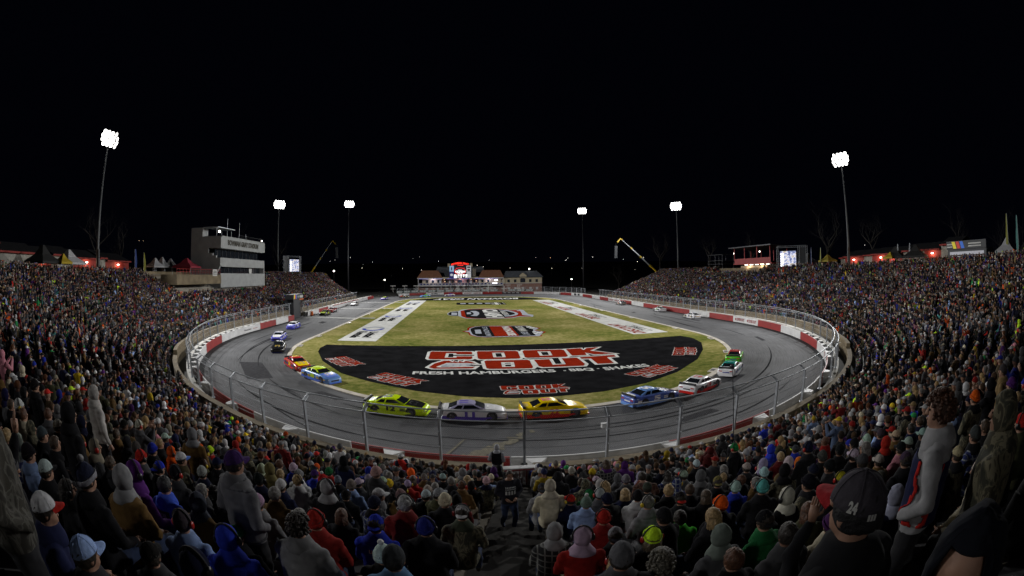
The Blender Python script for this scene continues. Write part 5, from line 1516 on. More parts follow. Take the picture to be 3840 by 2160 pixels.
def race_car(x, y, rz, body, roof, hood, skirt, num, numcol, lab, tail=(.5, .01, .01)):
    c = empty('race_car', (x, y, 0), rz, label=lab, cat='race car', group='stock cars racing round the oval')
    c.scale = (.88, .88, .88); cols = [body, roof, hood, skirt]; bo = None
    for k, (me, ci) in CG.items():
        if k in ('tyre', 'rim', 'arch'): continue
        o = put(me.name.split('.')[0], me, c, color=cols[ci] if ci is not None else None)
        if k == 'body': bo = o
    for wx in (-1.42, 1.42):
        for sy in (-1, 1):
            w = put('wheel', CG['tyre'][0], c, loc=(wx, sy * .875, .345)); put('rim', CG['rim'][0], w)
            put('wheel_arch', CG['arch'][0], bo, loc=(wx, sy * .985, .37))
    mn = 'num_%02d%02d%02d' % tuple(int(v * 99) for v in numcol); mat(mn, numcol, .5)
    m = MB(); add_text(m, num, (-.50, -1.0, .36), (.22, -1.0, .36), (-.50, -.985, .80), bold=.05)
    add_text(m, num, (.22, 1.0, .36), (-.50, 1.0, .36), (.22, .985, .80), bold=.05)
    add_text(m, num, (-.9, .38, 1.302), (-.9, -.38, 1.302), (-.1, .38, 1.302) if False else (-.25, .38, 1.302), bold=.05)
    m.build('race_number', mn, c)
    m = MB(); dc = random.Random(int(abs(x) * 100 + abs(y) * 7))
    for sy in (-1, 1):
        for x0, x1, z0, z1 in ((.55, 1.0, .42, .52), (.55, .95, .56, .64), (-1.0, -.62, .40, .66), (-2.2, -1.8, .5, .66), (1.78, 2.1, .42, .52)):
            if dc.random() < .8: m.add([(x0, sy * 1.008, z0), (x1, sy * 1.008, z0), (x1 + .05, sy * 1.0, z1), (x0 + .05, sy * 1.0, z1)], [(0, 1, 2, 3)])
    m.add([(1.1, -.34, .915), (1.7, -.34, .83), (1.7, .34, .83), (1.1, .34, .915)], [(0, 1, 2, 3)]); m.add([(-2.2, -.4, .965), (-1.9, -.4, .975), (-1.9, .4, .975), (-2.2, .4, .965)], [(0, 1, 2, 3)])
    m.add([(-2.475, -.35, .5), (-2.475, .35, .5), (-2.455, .35, .62), (-2.455, -.35, .62)], [(0, 1, 2, 3)])
    dcol = dc.choice([(.7, .7, .7), (.6, .03, .02), (.02, .03, .25), (.012, .012, .012), (.6, .4, .02)]); dn = 'decal_%02d%02d' % (int(dcol[0] * 99), int(dcol[2] * 99)); mat(dn, dcol, .4)
    m.build('sponsor_decal', dn, c, fix=False)
    m = MB()
    for sy in (-1, 1): m.add([(-2.3, sy * 1.0, .20), (.9, sy * 1.012, .18), (2.2, sy * .985, .34), (.6, sy * 1.012, .36), (-2.3, sy * .99, .50)], [(0, 1, 2, 3, 4)])
    m.build('side_stripe', 'car_paint', c, fix=False, color=skirt)
    for sy in (-1, 1):
        m = MB(); m.box((2.36, sy * .66, .50), (.18, .26, .07)); m.build('headlight', mat('headlight_decal', (.75, .75, .72), .15), c)
        m = MB(); m.box((-2.455, sy * .58, .66), (.03, .34, .10)); m.build('tail_light', mat('tail_decal', (.35, .02, .01), .3), c)
    return c


Wt = (.72, .72, .74); Bk = (.012, .012, .014); YL = (.9, .62, .0); NE = (.62, .85, .0); NV = (.015, .02, .12); LB = (.16, .32, .72); RD = (.55, .02, .015); GRN = (.10, .50, .02); TE = (.02, .28, .24); PU = (.10, .06, .42)
race_car(-1.0, -78.4, R(2), YL, YL, YL, RD, '22', RD, 'yellow stock car with red numbers and nose, first in the near turn queue')
race_car(-6.25, -78.2, R(-2), Wt, (.35, .33, .5), Wt, PU, '11', PU, 'white stock car with purple trim between the yellow and neon cars')
race_car(-11.3, -76.9, R(-11), NE, NE, Bk, NE, '12', Bk, 'neon yellow green stock car with black hood in the near turn')
race_car(6.3, -77.5, R(17), (.07, .12, .42), LB, NV, LB, '5', Wt, 'navy and light blue stock car with orange streak, right of centre')
race_car(11.4, -76.0, R(29), Wt, Wt, Bk, RD, '19', RD, 'white, black and red stock car behind the light blue one')
race_car(16.9, -72.3, R(43), Wt, TE, Wt, Wt, '6', TE, 'white stock car with teal roof and hood edge, right turn')
race_car(20.6, -67.6, R(50), GRN, (.4, .05, .05), Wt, GRN, '38', RD, 'bright green stock car with dark red and white roof, right turn')
race_car(38.0, -27.4, R(92), Wt, Wt, Wt, Wt, '9', NV, 'all white stock car nearest on the right straight, by the wall')
race_car(39.3, -9.1, R(90), Wt, (.1, .12, .1), Wt, Wt, '21', GRN, 'white stock car with dark roof, second on the right straight')
race_car(38.9, 16.3, R(91), (.45, .46, .48), Wt, (.3, .1, .1), (.3, .3, .3), '34', RD, 'silver stock car, farthest on the right straight')
race_car(-11.0, 87.5, R(184), Wt, PU, Wt, PU, '41', PU, 'white and purple stock car alone before the far wall')
race_car(-21.0, 80.0, R(205), LB, GRN, LB, GRN, '4', NE, 'blue and green stock car in the far turn')
race_car(-29.4, 76.5, R(228), Bk, Wt, RD, Bk, '7', Wt, 'black, red and white stock car at the far left corner')
race_car(-35.0, 61.0, R(256), PU, NE, Wt, NV, '48', Wt, 'purple stock car with yellow green roof entering the left straight')
race_car(-39.0, 28.5, R(270), (.3, .3, .32), Bk, Wt, Bk, '77', Wt, 'black stock car with white hood at the second painted line')
race_car(-39.3, 4.4, R(269), (.32, .02, .02), (.2, .01, .01), (.35, .03, .02), Bk, '54', Wt, 'dark red stock car hugging the left wall')
race_car(-38.6, -4.0, R(268), Bk, Bk, NE, Bk, '43', NE, 'black stock car with neon green hood beside the left wall opening')
race_car(-36.4, -31.0, R(275), (.10, .10, .5), Wt, (.12, .14, .6), (.06, .06, .5), '8', Wt, 'blue stock car with white roof entering the left turn')
race_car(-33.4, -44.9, R(281), (.08, .08, .45), (.5, .5, .6), Wt, (.05, .05, .5), '17', Wt, 'blue and white stock car just ahead of the black one')
race_car(-29.6, -54.0, R(287), Bk, Bk, Bk, NV, '16', Wt, 'all black stock car in the left turn')
race_car(-23.4, -63.6, R(310), (.5, .03, .02), RD, YL, RD, '20', YL, 'red stock car with yellow hood tucked behind the blue one')
race_car(-19.4, -68.2, R(322), LB, NE, (.12, .22, .7), (.10, .2, .8), '88', NE, 'sky blue stock car with neon number square and roof, left turn')
# ------------------------------------------------------------------ people: poses (metres, facing local +Y, feet at z = 0)
def POSE(kind):
    """joints: (shoulder, elbow, wrist) x2, (hip, knee, ankle) x2, torso rings, head centre"""
    if kind in ('stand', 'pockets', 'crossed', 'phone', 'wave', 'walk', 'bend'):
        hz = .93; T = [(0, 0, .80, .155, .12), (0, 0, .88, .185, .145), (0, 0, .98, .185, .145), (0, .005, 1.12, .185, .14), (0, .01, 1.27, .205, .145), (0, 0, 1.39, .205, .13), (0, -.01, 1.46, .165, .105), (0, 0, 1.50, .09, .08)]
        legs = [((s * .10, 0, .86), (s * .115, .03, .48), (s * .12, -.02, .09)) for s in (-1, 1)]; head = (0, .03, 1.64)
    else:
        T = [(0, -.02, .44, .17, .15), (0, -.02, .50, .19, .17), (0, .0, .62, .19, .155), (0, .02, .75, .19, .145), (0, .05, .88, .205, .145), (0, .065, .99, .205, .13), (0, .07, 1.06, .165, .105), (0, .08, 1.10, .09, .08)]
        legs = [((s * .10, .02, .50), (s * .14, .42, .49), (s * .14, .40, .08)) for s in (-1, 1)]; head = (0, .12, 1.24)
    Z = T[5][2]; Y = T[5][1]
    def arms(e, w): return [((s * .195, Y, Z + .015), (s * e[0], Y + e[1], Z + e[2]), (s * w[0], Y + w[1], Z + w[2])) for s in (-1, 1)]
    A = {'stand': arms((.275, -.02, -.29), (.27, .06, -.54)), 'pockets': arms((.30, -.06, -.28), (.19, .13, -.42)), 'crossed': arms((.27, .04, -.28), (-.02, .22, -.20)), 'phone': arms((.25, .2, -.16), (.09, .40, .10)),
         'wave': arms((.275, -.02, -.29), (.27, .06, -.54)), 'walk': arms((.29, -.05, -.27), (.12, .17, -.36)), 'sit': arms((.27, .06, -.27), (.14, .30, -.40)), 'lap': arms((.26, .08, -.28), (.03, .28, -.42)), 'bend': arms((.27, .1, -.25), (.2, .3, -.4))}.get(kind, arms((.27, .06, -.27), (.14, .30, -.40)))
    if kind == 'wave': A[0] = ((-.195, 0, Z + .015), (-.33, .12, Z + .18), (-.30, .22, Z + .42))
    if kind == 'walk':
        legs = [((-.10, 0, .86), (-.11, .16, .50), (-.11, .02, .12)), ((.10, 0, .86), (.115, .02, .46), (.12, -.22, .14))]; head = (0, .07, 1.62)
    return T, A, legs, head


def remesh(me, vox, smooth=2):
    o = bpy.data.objects.new('t', me); COL.objects.link(o)
    md = o.modifiers.new('r', 'REMESH'); md.mode = 'VOXEL'; md.voxel_size = vox; md.use_smooth_shade = True
    sm = o.modifiers.new('s', 'SMOOTH'); sm.factor = .5; sm.iterations = smooth
    dg = bpy.context.evaluated_depsgraph_get(); e = o.evaluated_get(dg); r = bpy.data.meshes.new_from_object(e, depsgraph=dg)
    bpy.data.objects.remove(o); return r


def hand(m, w, dr, up, curl, side):
    """palm, five fingers of different length and a thumb, fingers along dr"""
    dr = Vector(dr).normalized(); up = Vector(up).normalized(); sd = dr.cross(up).normalized() * side
    w = Vector(w); m.tube([w - dr * .02, w + dr * .035, w + dr * .085], [.028, .038, .036], 8)
    for k, (o, L) in enumerate(((-.030, .066), (-.010, .078), (.011, .073), (.030, .056))):
        a = w + dr * .08 + sd * o; b = a + (dr * math.cos(curl) + up * math.sin(curl)) * L * .5; c = b + (dr * math.cos(2 * curl) + up * math.sin(2 * curl)) * L * .5
        m.tube([a, b, c], [.0095, .009, .007], 5)
    a = w + dr * .025 - sd * .032; b = a + (dr * .6 - sd * .75 + up * .2).normalized() * .035; m.tube([a, b, b + (dr * .9 - sd * .3).normalized() * .03], [.012, .011, .008], 5)


def person_mesh(kind, skin='skin', vox=.022, fat=1.0):
    T, A, L, H = POSE(kind); m = MB(); n = 16; R_ = []
    T = [(x, y, z, a * fat, b * fat) for x, y, z, a, b in T]
    if kind == 'bend':
        def bd(p):
            q = Vector(p); t = max(0, q.z - .95); return (q.x, q.y + t * .75, q.z - t * .38)
    else:
        def bd(p): return tuple(p)
    for x, y, z, a, b in T: R_.append([bd((x + a * math.cos(2 * PI * k / n), y + b * math.sin(2 * PI * k / n), z)) for k in range(n)])
    m.rings(R_)
    for s, e, w in A:
        s, e, w = bd(s), bd(e), bd(w); s, e, w = Vector(s), Vector(e), Vector(w); f = fat ** .5
        m.tube([s + (s - e) * .12, s, s.lerp(e, .5), e, e.lerp(w, .45), w], [.05 * f, .078 * f, .07 * f, .062 * f, .054, .043], 10)
    for h, k, a in L:
        h, k, a = Vector(h), Vector(k), Vector(a); f = fat ** .5
        m.tube([h, h.lerp(k, .35), k, k.lerp(a, .35), a], [.105 * f, .098 * f, .072, .068, .056], 10)
        m.ell(a + Vector((0, .07, -.035)), (.045, .135, .05), 10, 6)
    hc = Vector(bd(H)); M = Matrix.Translation(hc)
    m.tube([hc + Vector((0, -.035, -.20)), hc + Vector((0, -.02, -.05))], [.062, .055], 10)
    m.ell(hc + Vector((0, -.008, .012)), (.077, .096, .108), 18, 12); m.ell(hc + Vector((0, .022, -.055)), (.056, .072, .066), 12, 8)
    m.ell(hc + Vector((0, .068, -.098)), (.022, .024, .02), 8, 6)
    me = m.mesh('person', [], True, True); me = remesh(me, vox, 2)
    # folds in the clothing, small relief in the face
    co = np.empty(len(me.vertices) * 3, np.float32); me.vertices.foreach_get('co', co); co = co.reshape(-1, 3)
    no = np.empty(len(me.vertices) * 3, np.float32); me.vertices.foreach_get('normal', no); no = no.reshape(-1, 3)
    for i in range(len(co)):
        p = Vector(co[i])
        if (p - hc).length > .2:
            k = noise.noise(Vector((p.x * 7, p.y * 7, p.z * 13))) * .014 + noise.noise(p * 22) * .005; co[i] += no[i] * k
        else:
            q = p - hc
            if q.y > .05:   # eye sockets
                for sx in (-1, 1):
                    d = math.hypot(q.x - sx * .032, q.z - .008)
                    if d < .022: co[i][1] -= .008 * (1 - d / .022)
    me.vertices.foreach_set('co', co.ravel())
    for mm in ('cloth', 'denim', skin, 'shoe', 'glass_dark'): me.materials.append(MATS[mm])
    wr = [Vector(bd(a[2])) for a in A]; hipz = T[1][2]; idx = []
    for p in me.polygons:
        c = p.center
        if (c - hc).length < .17 and c.z > hc.z - .135: k = 2
        elif c.z < .10: k = 3
        elif kind in ('sit', 'lap'): k = 1 if (c.z < .60 and c.y > .14) or c.z < .46 else 0
        else: k = 1 if c.z < .84 else 0
        if k == 1 and min((c - w).length for w in wr) < .085: k = 0
        idx.append(k)
    me.polygons.foreach_set('material_index', idx)
    # nose, ears, lips, eyes and hands joined on
    m = MB(); b = len(me.vertices)
    m.mi = 2
    m.rings([[tuple(hc + Vector((sx * w, y, z))) for sx, y in ((-1, .078), (1, .078), (.4, yy), (-.4, yy))] for w, z, yy in ((.007, .018, .098), (.011, -.008, .112), (.016, -.028, .118), (.010, -.036, .10))], 2)
    for s in (-1, 1): m.ell(hc + Vector((s * .080, -.008, -.012)), (.010, .02, .032), 8, 6, 2); m.ell(hc + Vector((s * .031, .080, .008)), (.012, .008, .007), 8, 6, 4)
    m.ell(hc + Vector((0, .090, -.055)), (.022, .007, .006), 8, 5, 2)
    if kind not in ('pockets', 'crossed'):
        for i, (s, e, w) in enumerate(A):
            w = Vector(bd(w)); e = Vector(bd(e)); d = (w - e).normalized(); sg = -1 if i == 0 else 1
            if kind == 'wave' and i == 0: hand(m, w + d * .02, (-.1, .15, 1), (0, 1, 0), .12, 1)
            elif kind == 'phone': hand(m, w + d * .02, (0, .5, .85), (0, -1, .2), .5, sg)
            else: hand(m, w + d * .02, d, (-sg, 0, .3) if kind != 'sit' else (0, .2, -1), .45, sg)
    a = m.mesh('x', [], True, True)
    bm = bmesh.new(); bm.from_mesh(me); bm.from_mesh(a); n0 = len(me.polygons)
    bm.faces.ensure_lookup_table()
    for i, k in enumerate(m.m): bm.faces[n0 + i].material_index = k
    bm.to_mesh(me); bm.free(); bpy.data.meshes.remove(a)
    me.polygons.foreach_set('use_smooth', [True] * len(me.polygons)); me.name = 'person'
    return me, hc


PM_ = {}
for kd in ('stand', 'pockets', 'crossed', 'phone', 'wave', 'walk', 'sit', 'lap', 'bend'):
    PM_[kd] = person_mesh(kd)
PM_['sit_deep'] = person_mesh('sit', 'skin_deep'); PM_['sit_big'] = person_mesh('lap', fat=1.16); PM_['pockets_big'] = person_mesh('pockets', fat=1.14)
PM_['close'] = person_mesh('pockets', vox=.012)


# headwear and hair, made round a head centred on the origin and facing +Y
def shell(m, r, lim, th, nz=0.0, seed=0, nu=28, nv=12, top=0.0, frq=18, mi=None):
    """cap of an ellipsoid from the crown down to elevation lim(azimuth); az 0 is the face"""
    out = []; inn = []
    for j in range(nv + 1):
        for i in range(nu):
            az = 2 * PI * i / nu - PI; e1 = lim(az); el = PI / 2 + (e1 - PI / 2) * j / nv
            d = Vector((math.sin(az) * math.cos(el), math.cos(az) * math.cos(el), math.sin(el)))
            k = 1 + nz * noise.noise(d * frq * .15 + Vector((seed, 0, 0))) + nz * .6 * noise.noise(d * frq * .4 + Vector((0, seed, 0)))
            p = Vector((d.x * r[0], d.y * r[1] - .005, d.z * (r[2] + (top if el > 0 else 0)))) * k
            out.append(p); inn.append(p * (1 - th / .1 * .9))
    n = len(out); fs = []
    for j in range(nv):
        for i in range(nu):
            a = j * nu + i; b = j * nu + (i + 1) % nu; fs.append((a, a + nu, b + nu, b)); fs.append((n + a, n + b, n + b + nu, n + a + nu))
    for i in range(nu): a = nv * nu + i; b = nv * nu + (i + 1) % nu; fs.append((a, n + a, n + b, b))
    m.add(out + inn, fs, mi)


def smooth01(a, b, x): t = max(0, min(1, (x - a) / (b - a))); return t * t * (3 - 2 * t)


HW = {}
m = MB(); shell(m, (.088, .108, .120), lambda a: R(8) - R(22) * smooth01(R(60), R(150), abs(a)), .008, .03, 3, top=.014)
HW['beanie'] = m.mesh('beanie', ['hat_cloth'], True)
m = MB(); vs = []
for i in range(28):
    a = 2 * PI * i / 28 - PI; e = R(8) - R(22) * smooth01(R(60), R(150), abs(a)); c, s = math.cos(a), math.sin(a)
    for dr, dz in ((.001, -.012), (.008, -.010), (.009, .030), (.001, .034)): rr = Vector((s * (.090 * math.cos(e) + dr), c * (.110 * math.cos(e) + dr) - .005, .115 * math.sin(e) + dz)); vs.append(tuple(rr))
fs = []
for i in range(28):
    for k in range(4): fs.append((i * 4 + k, i * 4 + (k + 1) % 4, ((i + 1) % 28) * 4 + (k + 1) % 4, ((i + 1) % 28) * 4 + k))
m.add(vs, fs); HW['fold'] = m.mesh('beanie_fold', ['hat_cloth'], True, True)
m = MB(); m.ell((0, -.01, .165), (.034, .034, .032), 12, 8); HW['pompom'] = m.mesh('pompom', ['hair'], True)
m = MB(); shell(m, (.089, .106, .116), lambda a: R(10) - R(8) * smooth01(R(60), R(170), abs(a)), .006, .0, 3, top=.004)
for i in range(6):
    a = PI / 3 * i; m.tube([(.0915 * math.sin(a) * math.cos(e), .1085 * math.cos(a) * math.cos(e) - .005, .122 * math.sin(e)) for e in [R(12 + 13 * q) for q in range(7)]], .0018, 4)
m.ell((0, -.005, .122), (.008, .008, .005), 6, 4); HW['cap'] = m.mesh('cap', ['hat_cloth'], True)
m = MB(); vs = []
for j in range(5):
    for i in range(11):
        t = -1 + 2 * i / 10; a = t * R(52); f = j / 4; r0 = (.090, .106); L = .075 * (1 - abs(t) ** 2.6 * .8) * f
        vs.append((r0[0] * math.sin(a), r0[1] * math.cos(a) * .98 - .005 + L, .024 - .012 * (t * t) * (1 + f) - .012 * f))
top = vs; bot = [(x, y, z - .005) for x, y, z in vs]; n = len(vs); fs = []
for j in range(4):
    for i in range(10): a = j * 11 + i; fs.append((a, a + 1, a + 12, a + 11)); fs.append((n + a, n + a + 11, n + a + 12, n + a + 1))
for i in range(10): a = 44 + i; fs.append((a, a + 1, n + a + 1, n + a))
m.add(top + bot, fs); HW['brim'] = m.mesh('brim', ['hat_cloth'], True)
m = MB(); vs = []
for j in range(9):
    for i in range(28): a = 2 * PI * i / 28; f = j / 8; rr = 1 + .75 * f; vs.append((math.sin(a) * .092 * rr, math.cos(a) * .108 * rr * (1 + .05 * f), .02 + .035 * f * f * (abs(math.sin(a)) ** 2) * 1.6 - .006 * f))
fs = [(j * 28 + i, j * 28 + (i + 1) % 28, (j + 1) * 28 + (i + 1) % 28, (j + 1) * 28 + i) for j in range(8) for i in range(28)]; m.add(vs, fs)
shell(m, (.09, .106, .13), lambda a: R(8), .006); HW['cowboy_hat'] = m.mesh('cowboy_hat', ['hat_cloth'], True)
m = MB(); shell(m, (.104, .122, .138), lambda a: R(38) - R(118) * smooth01(R(38), R(72), abs(a)), .008, .07, 5, nv=16, top=.012)
vs = []
for j, (z, rx, ry, oy) in enumerate(((-.09, .088, .10, -.02), (-.13, .115, .12, -.03), (-.17, .150, .135, -.035), (-.21, .165, .14, -.04), (-.235, .13, .12, -.03), (-.20, .08, .08, -.02))):
    for i in range(24): a = 2 * PI * i / 24; k = 1 + .06 * noise.noise(Vector((math.sin(a) * 2, math.cos(a) * 2, z * 12))); vs.append((rx * k * math.sin(a), ry * k * math.cos(a) + oy, z + .02 * math.cos(a) * -1))
m.rings([vs[j * 24:(j + 1) * 24] for j in range(6)]); HW['hood'] = m.mesh('hood', ['cloth'], True, True)
m = MB(); m.rings([vs[j * 24:(j + 1) * 24] for j in range(6)]); HW['hood_down'] = m.mesh('collar', ['cloth'], True, True)
for i, sd in ((0, 1), (1, 9)):
    m = MB(); shell(m, (.090, .110, .120), lambda a: R(34) - R(62) * smooth01(R(35), R(95), abs(a)), .012, .07, sd, nv=16, nu=36, frq=40); HW['hair%d' % i] = m.mesh('hair', ['hair'], True)
m = MB(); r = random.Random(4); shell(m, (.095, .115, .128), lambda a: R(30) - R(58) * smooth01(R(40), R(100), abs(a)), .012, .10, 3, nv=14, frq=50)
for k in range(170):
    a = r.uniform(-PI, PI); e = r.uniform(R(20 if abs(a) < 1.2 else -20), R(90)); d = Vector((math.sin(a) * math.cos(e), math.cos(a) * math.cos(e), math.sin(e))); p = Vector((d.x * .104, d.y * .124, d.z * .142)); m.ell(p, (.017, .017, .015), 6, 4)
HW['curly'] = m.mesh('hair', ['hair'], True)
m = MB(); shell(m, (.092, .112, .120), lambda a: R(34) - R(80) * smooth01(R(35), R(85), abs(a)), .012, .05, 2, nv=16, nu=36, frq=30)
for k in range(46):
    a = R(100) + R(160) * k / 45.0; x, y = math.sin(a) * .088, math.cos(a) * .105; q = r.uniform(-.02, .02); L = r.uniform(.30, .46)
    m.tube([(x, y, .02), (x * 1.06, y * 1.08 - .01, -.08), (x * 1.1 + q, y * 1.02 - .035, -.20), (x * .9 + q * 1.6, y * .9 - .06, -.08 - L)], [.014, .017, .016, .004], 5)
HW['long_hair'] = m.mesh('hair', ['hair'], True)
m = MB(); pts = []
for k in range(13): a = R(-82 + 164 * k / 12); pts.append((math.sin(a) * .104, -.005, math.cos(a) * .142 - .004))
m.tube(pts, .009, 6); HW['hp_band'] = m.mesh('headset_band', ['tyre'], True)
m = MB()
m.ell((0, 0, 0), (.022, .034, .042), 12, 8); HW['hp_cup'] = m.mesh('ear_cup', ['plastic'], True)


def face_z(o, rz): o.rotation_euler = (0, 0, rz)


SPECTATORS = []
ME_N = [0]


def person(x, y, z, kind='sit', rz=0.0, h=1.0, col=(.02, .02, .02), hat=None, hatc=(.02, .02, .02), hair='hair0', hairc=(.02, .013, .008), ear=None, over=None, legs=None, label=None, fold=None, brim=None, back=False,
           turn=0.0, cat='spectator', hoodc=None, group='spectators in the near rows'):
    """one spectator; x, y, z is where the feet stand"""
    me, hc = PM_[kind]
    p = put('person', me, loc=(x, y, z), rz=rz, color=col, label=label, cat=cat, group=group); p.scale = (h, h, h)
    if over:
        p.material_slots[0].link = 'OBJECT'; p.material_slots[0].material = MATS[over]
    if legs:
        p.material_slots[1].link = 'OBJECT'; p.material_slots[1].material = MATS[legs]
    def on(nm, key, c, dz=0.0, rzz=0.0, sc=1.0, par=None):
        o = put(nm, HW[key], par or p, loc=(hc + Vector((0, 0, dz))) if par is None else None, color=c)
        o.rotation_euler = (0, 0, rzz); o.scale = (sc, sc, sc); return o
    if hat != 'hood': on('hair', hair, hairc) if hair else None
    if hat == 'hood':
        o = on('hood', 'hood', hoodc or hatc)
        if over and not hoodc: o.material_slots[0].link = 'OBJECT'; o.material_slots[0].material = MATS[over]
    elif hat in ('beanie', 'pom'):
        o = on('beanie', 'beanie', hatc, .004, 0, 1.04)
        if fold != 'none': on('beanie_fold', 'fold', fold or hatc, 0, 0, 1.0, o)
        if hat == 'pom': on('pompom', 'pompom', brim or hatc, 0, 0, 1.0, o)
    elif hat == 'cap':
        o = on('cap', 'cap', hatc, .004, PI if back else 0.0, 1.04); on('brim', 'brim', brim or hatc, 0, 0, 1.0, o)
    elif hat == 'cowboy': on('cowboy_hat', 'cowboy_hat', hatc, .006, 0, 1.04)
    if hat != 'hood' and kind not in ('walk',): on('collar', 'hood_down', hoodc or tuple(c * .9 for c in col), -.01)
    if ear:
        o = put('headset', HW['hp_band'], p, loc=hc); o.scale = (1.04,) * 3
        if hat == 'hood': o.scale = (1.14,) * 3
        for s in (-1, 1): q = put('ear_cup', HW['hp_cup'], o, loc=(s * .103, -.005, -.012), color=ear)
    SPECTATORS.append((x, y)); return p


def back_print(p, kind, items, mats, zc=None):
    """lettering laid on the back of a garment; items: (text, x0, x1, z0, z1, material)"""
    me, hc = PM_[kind]; bv = BVHTree.FromPolygons([v.co for v in me.vertices], [tuple(f.vertices) for f in me.polygons]); m = MB()
    for st, x0, x1, z0, z1, mi in items:
        if st == '#':
            n = 6; vs = []; fs = []
            for j in range(n + 1):
                for i in range(n + 1): vs.append((x0 + (x1 - x0) * i / n, 0, z0 + (z1 - z0) * j / n))
            for j in range(n):
                for i in range(n): a = j * (n + 1) + i; fs.append((a, a + 1, a + n + 2, a + n + 1))
            off = .004
        else:
            v, fs, _ = text_geo(st, .05); vs = [(x0 + (x1 - x0) * a, 0, z0 + (z1 - z0) * b) for a, b in v]; off = .007
        out = []
        for x, _y, z in vs:
            h = bv.ray_cast(Vector((x, -1, z)), Vector((0, 1, 0))); out.append((x, (h[0].y if h[0] else -.15) - off, z))
        m.add(out, fs, mi)
    m.build('back_print', mats, p, fix=False)


def garment(p, kind, name, cond, material, off=.012, color=None):
    """a second layer of clothing following the body: the body's faces that meet cond, moved outwards"""
    me = PM_[kind][0]; m = MB(); idx = {}; nv = [v.normal for v in me.vertices]
    for f in me.polygons:
        if f.material_index == 0 and cond(f.center):
            fs = []
            for v in f.vertices:
                if v not in idx: idx[v] = len(m.v); m.v.append(tuple(me.vertices[v].co + nv[v] * off))
                fs.append(idx[v])
            m.f.append(tuple(fs)); m.m.append(0)
    o = m.build(name, material, p, smooth=True, fix=False, color=color); sd = o.modifiers.new('thickness', 'SOLIDIFY'); sd.thickness = .008; sd.offset = -.5
    return o
def look(x, y, tx=-2.0, ty=-66.0): return math.atan2(ty - y, tx - x) - PI / 2


def head_h(kind): return PM_[kind][1].z


